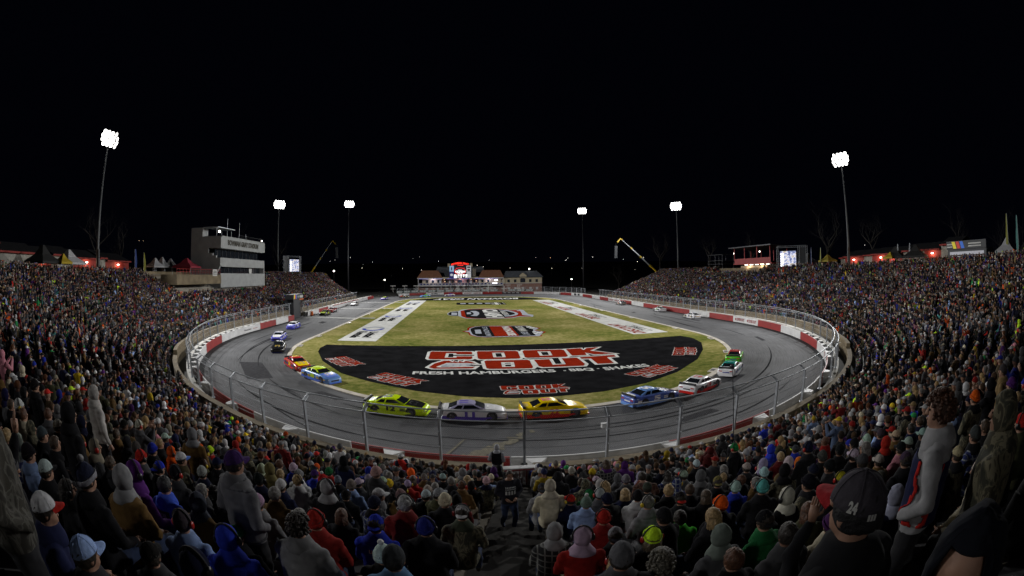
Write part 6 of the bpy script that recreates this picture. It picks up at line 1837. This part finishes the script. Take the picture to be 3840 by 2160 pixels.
GY = (.20, .20, .21); DG = (.06, .06, .065); BKc = (.010, .010, .012); BR = (.13, .075, .025); TAN = (.22, .15, .07); OL = (.07, .07, .035); WH = (.55, .55, .56); CRM = (.5, .45, .33)
RDc = (.42, .02, .015); DR = (.14, .012, .012); BL = (.02, .04, .42); NVc = (.012, .015, .05); PUR = (.09, .02, .16); LBc = (.30, .42, .72); GNc = (.02, .20, .06); NEO = (.55, .85, .03); ORc = (.75, .10, .01); TL_ = (.10, .38, .36); YLc = (.6, .42, .02); GRYH = (.14, .13, .12); BLO = (.30, .20, .09); PNK = (.5, .2, .25)
SP = [  # x, y, head z, pose, turn, settings
    (-9.71, -104.83, 7.76, 'sit', .35, dict(col=NVc, hat='cap', hatc=(.5, .5, .52), brim=RDc, label='seated person in a red and white cap at the lower left corner')),
    (-9.16, -104.94, 7.66, 'sit', .05, dict(col=(.03, .03, .035), hat='cap', hatc=LBc, label='person in a plain sky blue cap at the bottom left')),
    (-9.94, -104.10, 7.66, 'sit', -.1, dict(col=BKc, hat='pom', hatc=(.015, .018, .04), fold=(.25, .25, .28), brim=GY, label='person in black with a dark pompom beanie striped white')),
    (-10.03, -103.54, 7.43, 'sit_big', -.1, dict(col=BR, hat='hood', hatc=GY, over='cloth', hoodc=(.24, .24, .25), label='broad brown jacket with pale grey hood up, lower left')),
    (-10.43, -102.97, 7.2, 'sit', .1, dict(col=PUR, hat='hood', hatc=PUR, hoodc=PUR, ear=BKc, label='person in purple hood and black ear defenders, lower left')),
    (-10.28, -103.48 + .25, 6.95, 'sit', -.2, dict(col=PUR, hair='long_hair', hairc=BLO, label='person with long straight blonde hair over a purple jacket')),
    (-10.38, -102.53, 6.88, 'sit', 0, dict(col=(.05, .10, .55), hair='hair1', hairc=BKc, legs='black_cloth', label='person in bright blue top printed with a race logo on its back')),
    (-9.93, -102.5, 6.73, 'sit_big', 0, dict(col=BR, hat='hood', hatc=DG, hoodc=(.04, .045, .06), label='hunched brown work jacket with dark slate hood, left')),
    (-9.27, -102.39, 7.34, 'pockets_big', .3, dict(col=(.13, .13, .14), hat='cap', hatc=(.05, .02, .11), hair='hair0', h=1.13, legs='black_cloth', label='tall standing person in grey quarter zip and purple cap')),
    (-9.27, -102.8, 6.61, 'sit', -.15, dict(col=BKc, hat='cap', hatc=GNc, back=False, label='person in black wearing a dark green cap, lower left')),
    (-11.39, -102.97, 7.7, 'pockets', 0, dict(col=BKc, hat='hood', hatc=BKc, hoodc=BKc, legs='black_cloth', label='standing figure wholly in black with hood up, left')),
    (-13.67, -101.75, 6.8, 'sit', .1, dict(col=BKc, hat='cap', hatc=(.34, .32, .28), brim=(.2, .17, .08), label='person in cream cap with tan brim looking right, left side')),
    (-11.59, -100.59, 6.3, 'sit', .35, dict(col=(.05, .04, .02), hat='cap', hatc=WH, brim=(.1, .2, .6), over='camo', label='camouflage jacket and white cap with blue brim, left')),
    (-12.0, -101.2, 6.45, 'sit', .0, dict(col=DG, hat='beanie', hatc=RDc, ear=BKc, label='person in red beanie with ear defenders, left of the tall grey one')),
    (-8.34, -103.17, 7.13, 'sit_big', 0, dict(col=(.17, .17, .175), hair='curly', hairc=(.02, .014, .01), label='broad light grey fleece and dark curly hair, bottom centre left')),
    (-8.41, -102.52, 6.8, 'sit_big', -.1, dict(col=(.22, .015, .012), hat='beanie', hatc=(.33, .02, .015), ear=BKc, label='all red jacket and beanie with black ear defenders, bottom centre')),
    (-7.92, -101.97, 6.47, 'sit', 0, dict(col=(.015, .03, .35), hat='cap', hatc=(.015, .03, .35), back=True, hair='hair1', label='royal blue racing jersey and backward blue cap, bottom centre')),
    (-7.62, -101.88 + .35, 6.53, 'sit', 0, dict(col=DR, hair='hair0', hairc=(.3, .3, .3), ear=BKc, label='grey haired person in dark red top and black headset')),
    (-7.33, -102.18, 6.59, 'sit_big', 0, dict(col=BKc, hat='beanie', hatc=(.015, .02, .16), ear=BKc, label='broad black coat with navy blue beanie and headset by the aisle')),
    (-7.48, -103.41, 7.04, 'sit', 0, dict(col=(.10, .2, .35), hat='beanie', hatc=(.045, .05, .055), fold='none', label='charcoal knit beanie seen close up at the bottom centre')),
    (-7.92, -99.92, 5.56, 'sit', 0, dict(col=BKc, hat='beanie', hatc=WH, fold='none', over=None, label='person in black and white chequered beanie, left of the aisle')),
    (-8.37, -99.83, 5.76, 'sit', 1.0, dict(col=(.16, .16, .17), hat='cap', hatc=WH, label='light grey sweater and white cap turned right, left of the aisle')),
    (-7.4, -99.5, 5.6, 'sit', .6, dict(col=OL, hat='cap', hatc=(.3, .31, .33), label='olive jacket and pale grey cap, left of the aisle')),
    (-6.95, -101.2, 6.2, 'sit', 0, dict(col=(.05, .06, .04), hat='cap', hatc=(.45, .45, .46), back=True, ear=(.2, .01, .01), over='camo', label='camouflage jacket, backward white mesh cap and red ear cups by the aisle')),
    (-7.2, -100.4, 5.95, 'sit', 0, dict(col=BKc, hat='beanie', hatc=CRM, label='tall cream knitted beanie over a black coat, left of the aisle')),
    (-8.9, -100.6, 6.2, 'sit', 0, dict(col=BKc, hat='hood', hatc=GY, hoodc=(.28, .28, .29), ear=BKc, label='pale grey hood with black ear defenders, centre left')),
    (-9.6, -101.0, 6.2, 'sit', 0, dict(col=BR, hair='hair0', hairc=GRYH, label='brown work jacket and short grey hair, behind the tall grey one')),
    (-10.2, -98.4, 5.3, 'pockets', .1, dict(col=(.45, .46, .48), hat='beanie', hatc=GY, label='standing silver jacket and grey beanie, centre left')),
    (-10.6, -98.9, 5.6, 'pockets', 0, dict(col=(.12, .10, .035), hat='hood', hatc=OL, hoodc=(.13, .11, .045), label='standing mustard green hooded coat next to the silver jacket')),
    (-9.0, -92.2, 3.2, 'stand', .2, dict(col=RDc, hat='cap', hatc=WH, label='standing red racing jersey with big white figure by the wall')),
    (-8.5, -93.5, 2.95, 'sit', 0, dict(col=TAN, hat='beanie', hatc=ORc, label='bright orange beanie and tan coat, near the front left of the aisle')),
    (-8.6, -97.2, 4.6, 'sit', 0, dict(col=BKc, hat='beanie', hatc=YLc, label='mustard yellow beanie over a black coat, left of the aisle')),
    (-5.7, -91.0, 3.02, 'pockets', .15, dict(col=(.26, .27, .3), hat='hood', hatc=GY, hoodc=(.34, .35, .38), h=.92, label='person standing at the gate in black vest and pale grey hood')),
    (-5.95, -97.45, 5.02, 'walk', 0, dict(h=.93, col=(.02, .02, .028), hair='hair1', hairc=(.03, .015, .008), label='person in dark lettered sweatshirt and jeans climbing the aisle steps')),
    (-5.34, -98.22, 4.93, 'sit_big', -.2, dict(col=(.20, .20, .21), hat='cap', hatc=(.03, .035, .05), back=True, label='grey sweatshirt with blue and purple back print, right of the aisle')),
    (-5.39, -100.03 + .9, 5.45, 'sit', 0, dict(col=CRM, hat='hood', hatc=CRM, hoodc=(.42, .38, .30), label='cream hooded jacket right of the aisle, behind the printed sweatshirt')),
    (-5.08, -101.24, 5.95, 'sit_big', 0, dict(col=(.20, .012, .012), hat='beanie', hatc=(.36, .02, .015), ear=BKc, label='bright red hat and red coat with ear defenders, right of the aisle')),
    (-5.83, -101.6, 6.05, 'sit_big', 0, dict(col=BKc, hat='hood', hatc=GY, over='plaid_dark', hoodc=(.22, .22, .225), label='dark plaid jacket and light grey hood at the aisle edge')),
    (-5.15, -101.93, 6.08, 'sit', 0, dict(col=BKc, hat='cap', hatc=(.24, .24, .26), brim=(.02, .02, .03), back=True, label='grey cap worn backwards over a black jacket, bottom right of the aisle')),
    (-5.05, -102.73, 6.54, 'sit', 0, dict(col=BKc, hat='beanie', hatc=NEO, hair='long_hair', hairc=(.06, .04, .02), ear=(.3, .01, .01), label='neon yellow beanie, brightest hat at the bottom right of the aisle')),
    (-4.56, -102.09, 6.35, 'sit', -.5, dict(col=BKc, hat='beanie', hatc=BKc, fold='none', label='black beanie and black coat next to the neon yellow one')),
    (-5.82, -103.81, 7.21, 'sit_big', 0, dict(col=DG, hat='beanie', hatc=(.10, .10, .11), fold='none', label='large grey beanie cut by the bottom edge, right of the aisle')),
    (-5.45, -103.75, 7.0, 'sit', 0, dict(col=BKc, hair='curly', hairc=(.10, .09, .07), label='tousled grey brown hair cut by the bottom edge')),
    (-3.74, -102.03, 6.28, 'sit', -.1, dict(col=BKc, hat='beanie', hatc=ORc, ear=BKc, label='vivid orange beanie with black headset, lower right')),
    (-4.15, -101.7, 6.0, 'sit', 0, dict(col=(.05, .45, .02), hair='hair1', label='grass green jacket and dark hair beside the orange beanie')),
    (-5.46, -105.32, 8.34, 'close', -.15, dict(col=BKc, hat='cap', hatc=(.05, .045, .055), brim=(.28, .015, .02), hair='hair0', hairc=BKc, h=1.25, legs='black_cloth', label='large close figure in dark mesh cap numbered 24 with red brim')),
    (-5.62, -105.93, 8.44, 'close', -1.88, dict(h=1.3, col=BKc, hat='hood', hatc=BKc, hoodc=(.005, .006, .010), legs='black_cloth', label='very close hooded face in black looking at the viewer, bottom right')),
    (-3.67, -104.77, 8.22, 'pockets', -.45, dict(col=(.28, .28, .29), hair='curly', hairc=(.06, .022, .01), h=1.14, legs='black_cloth', label='standing curly haired person in pale grey sweatshirt, right side')),
    (-3.43, -105.3, 8.22, 'pockets_big', -.2, dict(col=OL, hat='hood', hatc=OL, over='camo', h=1.14, legs='black_cloth', label='large hooded camouflage coat at the right edge')),
    (-9.5, -105.15, 8.66, 'pockets_big', .2, dict(col=GY, hat='hood', hatc=GY, over='camo_pale', legs='black_cloth', h=1.1, label='large pale camouflage coat cut off by the left edge')),
    (-12.94, -101.11, 7.35, 'stand', .1, dict(col=(.42, .40, .38), hat='hood', hatc=WH, hoodc=(.40, .38, .36), h=1.0, legs='black_cloth', label='tall standing figure in off white hoodie on the left')),
    (-12.0, -99.4, 6.3, 'pockets', -.3, dict(col=BR, hat='hood', hatc=GY, hoodc=(.15, .15, .16), label='standing brown jacket and grey hood, left of centre')),
    (0.49, -100.04, 5.01, 'sit', 0, dict(col=NVc, hat='beanie', hatc=(.7, .04, .01), label='scarlet orange beanie over navy coat, right side')),
    (0.1, -99.6, 5.05, 'sit', 0, dict(col=(.5, .12, .01), hat='hood', hatc=ORc, hoodc=(.5, .12, .01), label='burnt orange hooded jacket next to the scarlet beanie, right')),
    (-0.6, -99.0, 4.9, 'sit', .3, dict(col=CRM, hat='hood', hatc=CRM, hoodc=(.5, .48, .42), ear=(.4, .01, .01), label='cream hood with round red ear cups, right side')),
    (0.3, -98.3, 4.9, 'sit', 0, dict(col=(.03, .05, .4), hat='hood', hatc=BL, hoodc=(.02, .04, .45), label='royal blue hooded jacket, taller than its neighbours, right')),
    (1.5, -98.0, 4.5, 'sit', 0, dict(col=BKc, hat='cap', hatc=NEO, label='neon yellow green cap over black coat, right side')),
    (-1.6, -98.2, 4.4, 'sit', 0, dict(col=(.14, .22, .5), hat='hood', hatc=LBc, hoodc=(.2, .3, .6), label='pale blue hood, right of centre')),
    (-2.9, -101.8, 6.2, 'sit', .3, dict(col=BKc, hat='beanie', hatc=TL_, ear=BKc, label='teal beanie with black headset band, lower right')),
    (-3.2, -98.6, 4.9, 'bend', 0, dict(col=(.12, .035, .02), hat=None, over='plaid_rust', label='person bending over in rust brown quilted vest, right of the aisle')),
    (-10.9, -97.0, 4.75, 'pockets', 0, dict(col=BKc, hat='beanie', hatc=BKc, label='standing black coat and beanie, centre left')),
    (-3.8, -92.2, 2.6, 'sit', .2, dict(col=(.4, .4, .4), hat='cowboy', hatc=(.55, .48, .3), label='person in straw cowboy hat at the front wall right of the gate')),
    (-3.0, -94.2, 3.1, 'sit', 0, dict(col=(.42, .02, .015), hat='hood', hatc=RDc, hoodc=(.5, .025, .02), label='bright red hooded coat near the front, right of the aisle')),
    (-5.0, -104.9, 7.55, 'wave', 1.2, dict(col=BKc, hat='beanie', hatc=BKc, hair='hair1', legs='black_cloth', label='dark figure behind the numbered cap, hand raised')),
    (-10.15, -104.75, 7.9, 'wave', .2, dict(col=BKc, hat='beanie', hatc=DG, legs='black_cloth', label='dark figure with one open hand raised at the left edge')),
]
for x, y, zh, kind, turn, kw in SP:
    h = kw.pop('h', 1.0); rz = look(x, y) + turn * -1 + 0
    if kind == 'walk': rz = PI + .15
    z = zh - head_h(kind) * h
    p = person(x, y, z, kind, rz, h, **kw)
    lb = kw['label']; hc = PM_[kind][1]
    if 'race logo' in lb: back_print(p, kind, [('#', -.10, .14, .70, .98, 1), ('NASCAR', -.08, .10, .90, .95, 0), ('CLASH', -.09, .13, .78, .88, 0)], ['white_paint', 'wall_black'])
    if 'royal blue racing' in lb: back_print(p, kind, [('LUCAS', -.06, .13, .93, .98, 0), ('OIL', -.02, .09, .86, .91, 0)], ['white_paint'])
    if 'back print' in lb: back_print(p, kind, [('#', -.12, .17, .72, .95, 1), ('Elliott', -.10, .15, .84, .93, 0), ('#', -.1, .15, .74, .80, 2)], ['white_paint', mat('print_blue', (.03, .05, .4), .8), mat('print_purple', (.12, .03, .3), .8)])
    if 'big white figure' in lb: back_print(p, kind, [('8', -.11, .11, 1.10, 1.38, 0)], ['white_paint'])
    if 'numbered 24' in lb:
        m = MB()
        for st, a0, a1, z0, z1, mi in (('24', -1.75, -2.08, .018, .055, 0), ('#', -2.5, -2.8, -.002, .02, 0)):
            vs, fs, _ = text_geo(st if st != '#' else 'III', .05)
            out = []
            for a, b in vs:
                an = a0 + (a1 - a0) * a; el = z0 + (z1 - z0) * b; cr = math.sqrt(max(0, 1 - (el / .12) ** 2)); out.append((hc.x + math.sin(an) * .0955 * cr, hc.y - .005 + math.cos(an) * .1135 * cr, hc.z + .006 + el))
            m.add(out, fs, mi)
        m.build('cap_number', ['white_paint'], p, fix=False)
    if 'lettered sweatshirt' in lb:
        me = PM_[kind][0]; bv = BVHTree.FromPolygons([v.co for v in me.vertices], [tuple(f.vertices) for f in me.polygons]); m = MB()
        for st, z0, z1 in (('IIIIIII', 1.30, 1.33), ('IIIIIIIII', 1.25, 1.28), ('IIII', 1.12, 1.22)):
            vs, fs, _ = text_geo(st, .03); out = []
            for a, b in vs:
                q = bv.ray_cast(Vector((.12 - .24 * a, 1, z0 + (z1 - z0) * b)), Vector((0, -1, 0))); out.append((.12 - .24 * a, (q[0].y if q[0] else .1) + .007, z0 + (z1 - z0) * b))
            m.add(out, fs)
        m.build('chest_print', 'banner_white', p, fix=False)
    if 'at the gate in black vest' in lb: garment(p, kind, 'vest', lambda c: abs(c.x) < .195 and .93 < c.z < 1.46, 'cloth', color=BKc)
    if 'standing curly' in lb:
        garment(p, kind, 'vest', lambda c: abs(c.x) < .17 and .90 < c.z < 1.36, 'cloth', color=NVc)
        garment(p, kind, 'vest_trim', lambda c: .155 < abs(c.x) < .175 and .90 < c.z < 1.36, 'cloth', .014, RDc)
    if 'grey quarter zip' in lb: garment(p, kind, 'hem_band', lambda c: .86 < c.z < .90, 'cloth', .01, (.07, .07, .075)); garment(p, kind, 'neck_band', lambda c: 1.44 < c.z < 1.49, 'cloth', .010, (.16, .16, .17))
    if 'chequered' in lb:
        for ch in p.children:
            if ch.name.startswith('beanie'): ch.material_slots[0].link = 'OBJECT'; ch.material_slots[0].material = MATS['checker_small']

# ------------------------------------------------------------------ every other seat
JK = [(BKc, 30, 'black'), ((.02, .02, .024), 16, 'black'), (DG, 12, 'charcoal'), (NVc, 9, 'navy'), (GY, 8, 'grey'), ((.12, .12, .13), 6, 'grey'), (BR, 3.5, 'brown'), (TAN, 2, 'tan'), (OL, 4, 'olive'), (WH, 2, 'white'), (CRM, 1.5, 'cream'), (RDc, 2.5, 'red'), (DR, 4, 'maroon'), (BL, 2.5, 'blue'),
      (PUR, 2.5, 'purple'), (LBc, 2.0, 'light blue'), (GNc, 1, 'green'), (ORc, 1.3, 'orange'), (TL_, .6, 'teal'), (YLc, .7, 'yellow'), (PNK, .5, 'pink'), (NEO, .4, 'neon')]
HC = [(BKc, 30, 'black'), (DG, 12, 'charcoal'), (GY, 14, 'grey'), ((.4, .4, .41), 9, 'pale grey'), (WH, 16, 'white'), (NVc, 6, 'navy'), (RDc, 4, 'red'), (BL, 3.5, 'blue'), (TAN, 2, 'tan'), (CRM, 4, 'cream'), (PUR, 2, 'purple'), (ORc, 2, 'orange'), (NEO, 1, 'neon'), (GNc, 1.5, 'green'), (YLc, 1, 'yellow'), (PUR, 1, 'purple'), (PNK, .5, 'pink')]
HR = [((.015, .01, .007), 'dark'), ((.05, .028, .014), 'brown'), (BLO, 'blond'), (GRYH, 'grey'), ((.08, .03, .012), 'auburn')]
rc = random.Random(2024)


def pick(L):
    t = rc.uniform(0, sum(l[1] for l in L))
    for l in L:
        t -= l[1]
        if t <= 0: return l
    return L[-1]


def blocked(x, y, d):
    if x < -56.6 and -39.5 < y < 5: return True             # press box and platform
    if x > 60 and -17 < y < 5 and d > 22: return True
    if -43 < x < -41 and y > -17 and y < -6: return True
    return False


seats = []
for i in range(-1, ROWS + 1):
    d = D0 + DEP * i + .38; z = row_z(i) if 0 <= i < ROWS else (.30 if i < 0 else ZT); s0, s1 = ends(max(d, 3))
    if i < 0: s0, s1 = PERIM + 38.5, PERIM + 95.5; d = 2.35
    if i == ROWS: d = D0 + DEP * ROWS + .6
    s = s0 + .6
    while s < s1 - .6:
        x, y = at(s, d); kx = 1 + (d / 45.0 if 0 < (s % PERIM) < 132 else 0)
        s += rc.uniform(.40, .56) / kx * (1.0 if i < ROWS else 2.4)
        if rc.random() < (.035 if i > 0 or D0 + 0 > 99 else .35 if 40 < s - PERIM < 95 else .035): continue
        ss = (s % PERIM)
        if abs(x - (-4.8 + .144 * (y + 90.3))) < (.64 if y > -96 else .80) and y < -88.5 and x > -12 and x < 2: continue
        if blocked(x, y, d): continue
        D = math.hypot(x - CAM.x, y - CAM.y)
        if D < 2.3: continue
        x += rc.uniform(-.04, .04); y += rc.uniform(-.05, .05)
        near = D < 24
        if D < 12 and any((x - a) ** 2 + (y - b) ** 2 < (.30 if D < 6.5 else .17) for a, b in SPECTATORS): continue
        if D < 4.6 and y < CAM.y + 1.2 and D < 3.0: continue
        ps = .0 if i < 3 and 30 < s - PERIM < 105 else .10 if near else (.75 if D > 38 else .4)
        if y < CAM.y + 3 and D > 6: ps = .5
        stand_ = rc.random() < ps and D > 7
        seats.append((D, x, y, z, i, stand_, s, d))
fr = []
for q in seats:
    px, py = project((q[1], q[2], q[3] + (1.64 if q[5] else 1.24)))
    q += ((-15 < px < 1039 and 200 < py < 600),)
    fr.append(q)
fr.sort(key=lambda q: (not q[8], q[0]))
NIND = 300 - len(SP)
ORDW = 'first second third fourth fifth sixth seventh eighth ninth tenth eleventh twelfth thirteenth fourteenth fifteenth sixteenth seventeenth eighteenth nineteenth twentieth'.split()
NUMW = 'zero one two three four five six seven eight nine ten eleven twelve thirteen fourteen fifteen sixteen seventeen eighteen nineteen twenty twenty-one twenty-two twenty-three twenty-four twenty-five twenty-six twenty-seven twenty-eight twenty-nine thirty'.split()
poses_sit = ['sit', 'sit', 'lap', 'sit_big', 'sit_deep', 'lap']; poses_st = ['stand', 'pockets', 'crossed', 'phone', 'pockets_big']
ind = fr[:NIND]; byrow = {}
for q in ind: byrow.setdefault(q[4], []).append(q)
seatname = {}
for i, L in byrow.items():
    ax = lambda q: q[1] - (-4.8 + .144 * (q[2] + 90.3))
    for sd, nm in ((-1, 'left'), (1, 'right')):
        M_ = sorted([q for q in L if ax(q) * sd > 0], key=lambda q: abs(ax(q)))
        for k, q in enumerate(M_): seatname[(q[1], q[2])] = '%s seat %s of aisle' % (ORDW[k] if k < len(ORDW) else 'far', nm)
for q in ind:
    D, x, y, z, i, st, s, d, _ = q
    kind = rc.choice(poses_st if st else poses_sit); jc, _w, jn = pick(JK); hcx, _w, hn = pick(HC); t = rc.random(); hrc, hrn = rc.choice(HR)
    kw = {}; wrd = ''; dk = rc.uniform(.45, .9); jc = tuple(c * dk for c in jc); hcx = tuple(c * rc.uniform(.55, .95) for c in hcx)
    if t < .30: kw = dict(hat='beanie', hatc=hcx, fold='none' if rc.random() < .5 else None); wrd = hn + ' beanie'
    elif t < .52: kw = dict(hat='cap', hatc=hcx, back=rc.random() < .25, brim=rc.choice([None, None, RDc, BKc])); wrd = hn + ' cap'
    elif t < .74:
        hj = jc if rc.random() < .6 else hcx; kw = dict(hat='hood', hatc=hj, hoodc=hj); wrd = (jn if hj == jc else hn) + ' hood'
    elif t < .79: kw = dict(hat='pom', hatc=hcx, brim=WH); wrd = hn + ' pompom hat'
    elif t < .88: kw = dict(hair='long_hair', hairc=hrc); wrd = 'long ' + hrn + ' hair'
    else: kw = dict(hair=rc.choice(['hair0', 'hair1']), hairc=hrc); wrd = 'short ' + hrn + ' hair'
    if rc.random() < .22: kw['ear'] = rc.choice([BKc, BKc, RDc, YLc])
    ov = None
    if rc.random() < .07: ov = 'camo'; jn = 'camouflage'
    elif rc.random() < .04: ov = rc.choice(['plaid_dark', 'plaid_blue']); jn = 'plaid'
    if ov and kw.get('hat') == 'hood': wrd = jn + ' hood' if kw.get('hoodc') == jc else wrd; kw['hoodc'] = None if kw.get('hoodc') == jc else kw.get('hoodc')
    lab = '%s coat, %s, %s, row %s from wall' % (jn, wrd, seatname.get((x, y), ''), NUMW[i + 2])
    person(x, y, z, kind, look(x, y, -2 + rc.uniform(-18, 18), -60) , rc.uniform(.88, 1.0), col=jc, over=ov, legs=rc.choice([None, 'black_cloth', 'black_cloth', 'khaki']), label=lab, **kw)


# the rest of the crowd: one object, each figure a little body of its own
def template(kind, hat, lod):
    T, A, L, H = POSE(kind); m = MB(); na = {0: 12, 1: 8, 2: 6}[lod]
    Tt = T if lod < 2 else [T[0], T[2], T[4], T[6], T[7]]
    m.rings([[(x + a * math.cos(2 * PI * k / na), y + b * math.sin(2 * PI * k / na), z) for k in range(na)] for x, y, z, a, b in Tt], 0, cap=False)
    nt = {0: 8, 1: 5, 2: 3}[lod]
    for s, e, w in A:
        s, e, w = Vector(s), Vector(e), Vector(w); m.tube([s, s.lerp(e, .5), e, w] if lod == 0 else [s, e, w], [.085, .075, .064, .046] if lod == 0 else [.085, .066, .05], nt, 0)
    if lod < 2:
        for s, e, w in A: m.ell(Vector(w) + (Vector(w) - Vector(e)).normalized() * .05, (.035, .045, .04), 6, 4, 2)
    if lod < 2 or kind not in ('sit', 'lap'):
        for h, k, a in L: m.tube([h, k, a], [.105, .078, .06], nt + (lod == 2), 1)
        if lod < 2:
            for h, k, a in L: m.ell(Vector(a) + Vector((0, .06, -.04)), (.045, .12, .05), 6, 4, 3)
    hc = Vector(H); nu, nv = {0: (14, 10), 1: (9, 7), 2: (6, 5)}[lod]
    m.tube([hc + Vector((0, -.03, -.19)), hc], [.065, .055], nt, 2, cap=False)
    if hat != 'hood' or lod < 2: m.ell(hc + Vector((0, .0, .0)), (.078, .098, .118), nu, nv, 2)
    if lod == 0: m.ell(hc + Vector((0, .098, -.018)), (.011, .014, .02), 6, 4, 2)
    nu2 = {0: 14, 1: 9, 2: 6}[lod]; nv2 = {0: 6, 1: 4, 2: 2}[lod]; b = len(m.v)
    mm = MB()
    if hat == 'beanie': shell(mm, (.090, .110, .124), lambda a: R(2) - R(18) * smooth01(R(60), R(150), abs(a)), .006, .02, 3, nu2, nv2, .012)
    elif hat == 'cap':
        shell(mm, (.090, .108, .118), lambda a: R(8), .006, 0, 3, nu2, nv2)
        mm.add([(-.07, .085, .03), (.07, .085, .03), (.05, .17, .01), (-.05, .17, .01), (-.07, .085, .022), (.07, .085, .022), (.05, .17, .002), (-.05, .17, .002)], [(0, 1, 2, 3), (7, 6, 5, 4), (2, 6, 7, 3), (1, 5, 6, 2), (3, 7, 4, 0)])
    elif hat == 'hood':
        shell(mm, (.106, .124, .138), lambda a: R(36) - R(110) * smooth01(R(36), R(72), abs(a)), .008, .05, 5, nu2 + 2, nv2 + 2, .01)
        mm.rings([[(rx * math.sin(2 * PI * k / nu2), ry * math.cos(2 * PI * k / nu2) - .03, z) for k in range(nu2)] for z, rx, ry in ((-.09, .09, .10), (-.17, .15, .13), (-.22, .15, .12))])
    elif hat == 'hair': shell(mm, (.089, .110, .121), lambda a: R(34) - R(64) * smooth01(R(35), R(95), abs(a)), .010, .07, 4, nu2, nv2)
    else: shell(mm, (.092, .112, .121), lambda a: R(34) - R(100) * smooth01(R(35), R(85), abs(a)), .010, .05, 4, nu2, nv2); mm.tube([(0, -.09, -.02), (0, -.115, -.16), (0, -.11, -.36)], [.075, .075, .03], nt)
    m.add([Vector(v) + hc for v in mm.v], mm.f, 4)
    tris = []; pid = np.zeros(len(m.v), np.int8)
    for f, k in zip(m.f, m.m):
        for v in f: pid[v] = k
        for j in range(1, len(f) - 1): tris.append((f[0], f[j], f[j + 1]))
    return np.array([tuple(v) for v in m.v], np.float32), np.array(tris, np.int32), pid


TP = {}
VS = []; TS = []; CS = []; nv_ = 0
SK = np.array([(.27, .155, .11), (.32, .20, .145), (.22, .12, .08), (.08, .04, .03)])
npr = np.random.RandomState(5)
for q in fr[NIND:]:
    D, x, y, z, i, st, s, d, inn = q
    if not inn and D > 6 and not (-60 < project((x, y, z + 1))[0] < 1084): continue
    lod = 0 if D < 17 else 1 if D < 42 else 2
    kind = rc.choice(('stand', 'pockets', 'crossed', 'phone') if st else ('sit', 'lap', 'sit')); t = rc.random()
    hat = 'beanie' if t < .27 else 'cap' if t < .55 else 'hood' if t < .74 else 'hair' if t < .9 else 'long'
    key = (kind, hat, lod)
    if key not in TP: TP[key] = template(*key)
    v, f, pid = TP[key]; rz = look(x, y, rc.uniform(-25, 25), rc.uniform(-60, 10)) + rc.gauss(0, .25); h = rc.uniform(.86, 1.0); w = rc.uniform(.95, 1.12)
    c, sn = math.cos(rz), math.sin(rz); o = np.empty_like(v)
    o[:, 0] = (v[:, 0] * c * w - v[:, 1] * sn) * h + x; o[:, 1] = (v[:, 0] * sn * w + v[:, 1] * c) * h + y; o[:, 2] = v[:, 2] * h + z
    jc = np.array(pick(JK)[0]) * rc.choice((.25, .4, .6, 1.0)); hcx = np.array(pick(HC)[0]) * rc.choice((.5, .8, 1.1, 1.4))
    if hat == 'hood': hcx = jc if rc.random() < .6 else hcx
    if hat in ('hair', 'long'): hcx = np.array(rc.choice(HR)[0])
    pal = np.array([jc, rc.choice([(.02, .03, .07), (.012, .012, .014), (.04, .055, .11), (.1, .08, .05)]), SK[npr.choice(4, p=[.4, .3, .2, .1])], (.03, .03, .03), hcx]); CS.append(pal[pid]); VS.append(o); TS.append(f + nv_); nv_ += len(v)
V = np.concatenate(VS); T_ = np.concatenate(TS); Cc = np.concatenate(CS)
me = bpy.data.meshes.new('crowd'); me.vertices.add(len(V)); me.vertices.foreach_set('co', V.ravel()); nt_ = len(T_)
me.loops.add(nt_ * 3); me.loops.foreach_set('vertex_index', T_.ravel().astype(np.int32)); me.polygons.add(nt_)
me.polygons.foreach_set('loop_start', np.arange(0, nt_ * 3, 3, dtype=np.int32)); me.polygons.foreach_set('use_smooth', np.ones(nt_, bool))
me.materials.append(MATS['crowd']); a = me.attributes.new('Col', 'FLOAT_COLOR', 'POINT'); a.data.foreach_set('color', np.concatenate([Cc, np.ones((len(Cc), 1))], 1).astype(np.float32).ravel())
me.update(calc_edges=True); me.validate()
put('crowd', me, kind='stuff', label='packed crowd of thousands filling the stands beyond the nearest rows', cat='crowd')
print('crowd', len(fr), 'verts', len(V), 'tris', nt_)
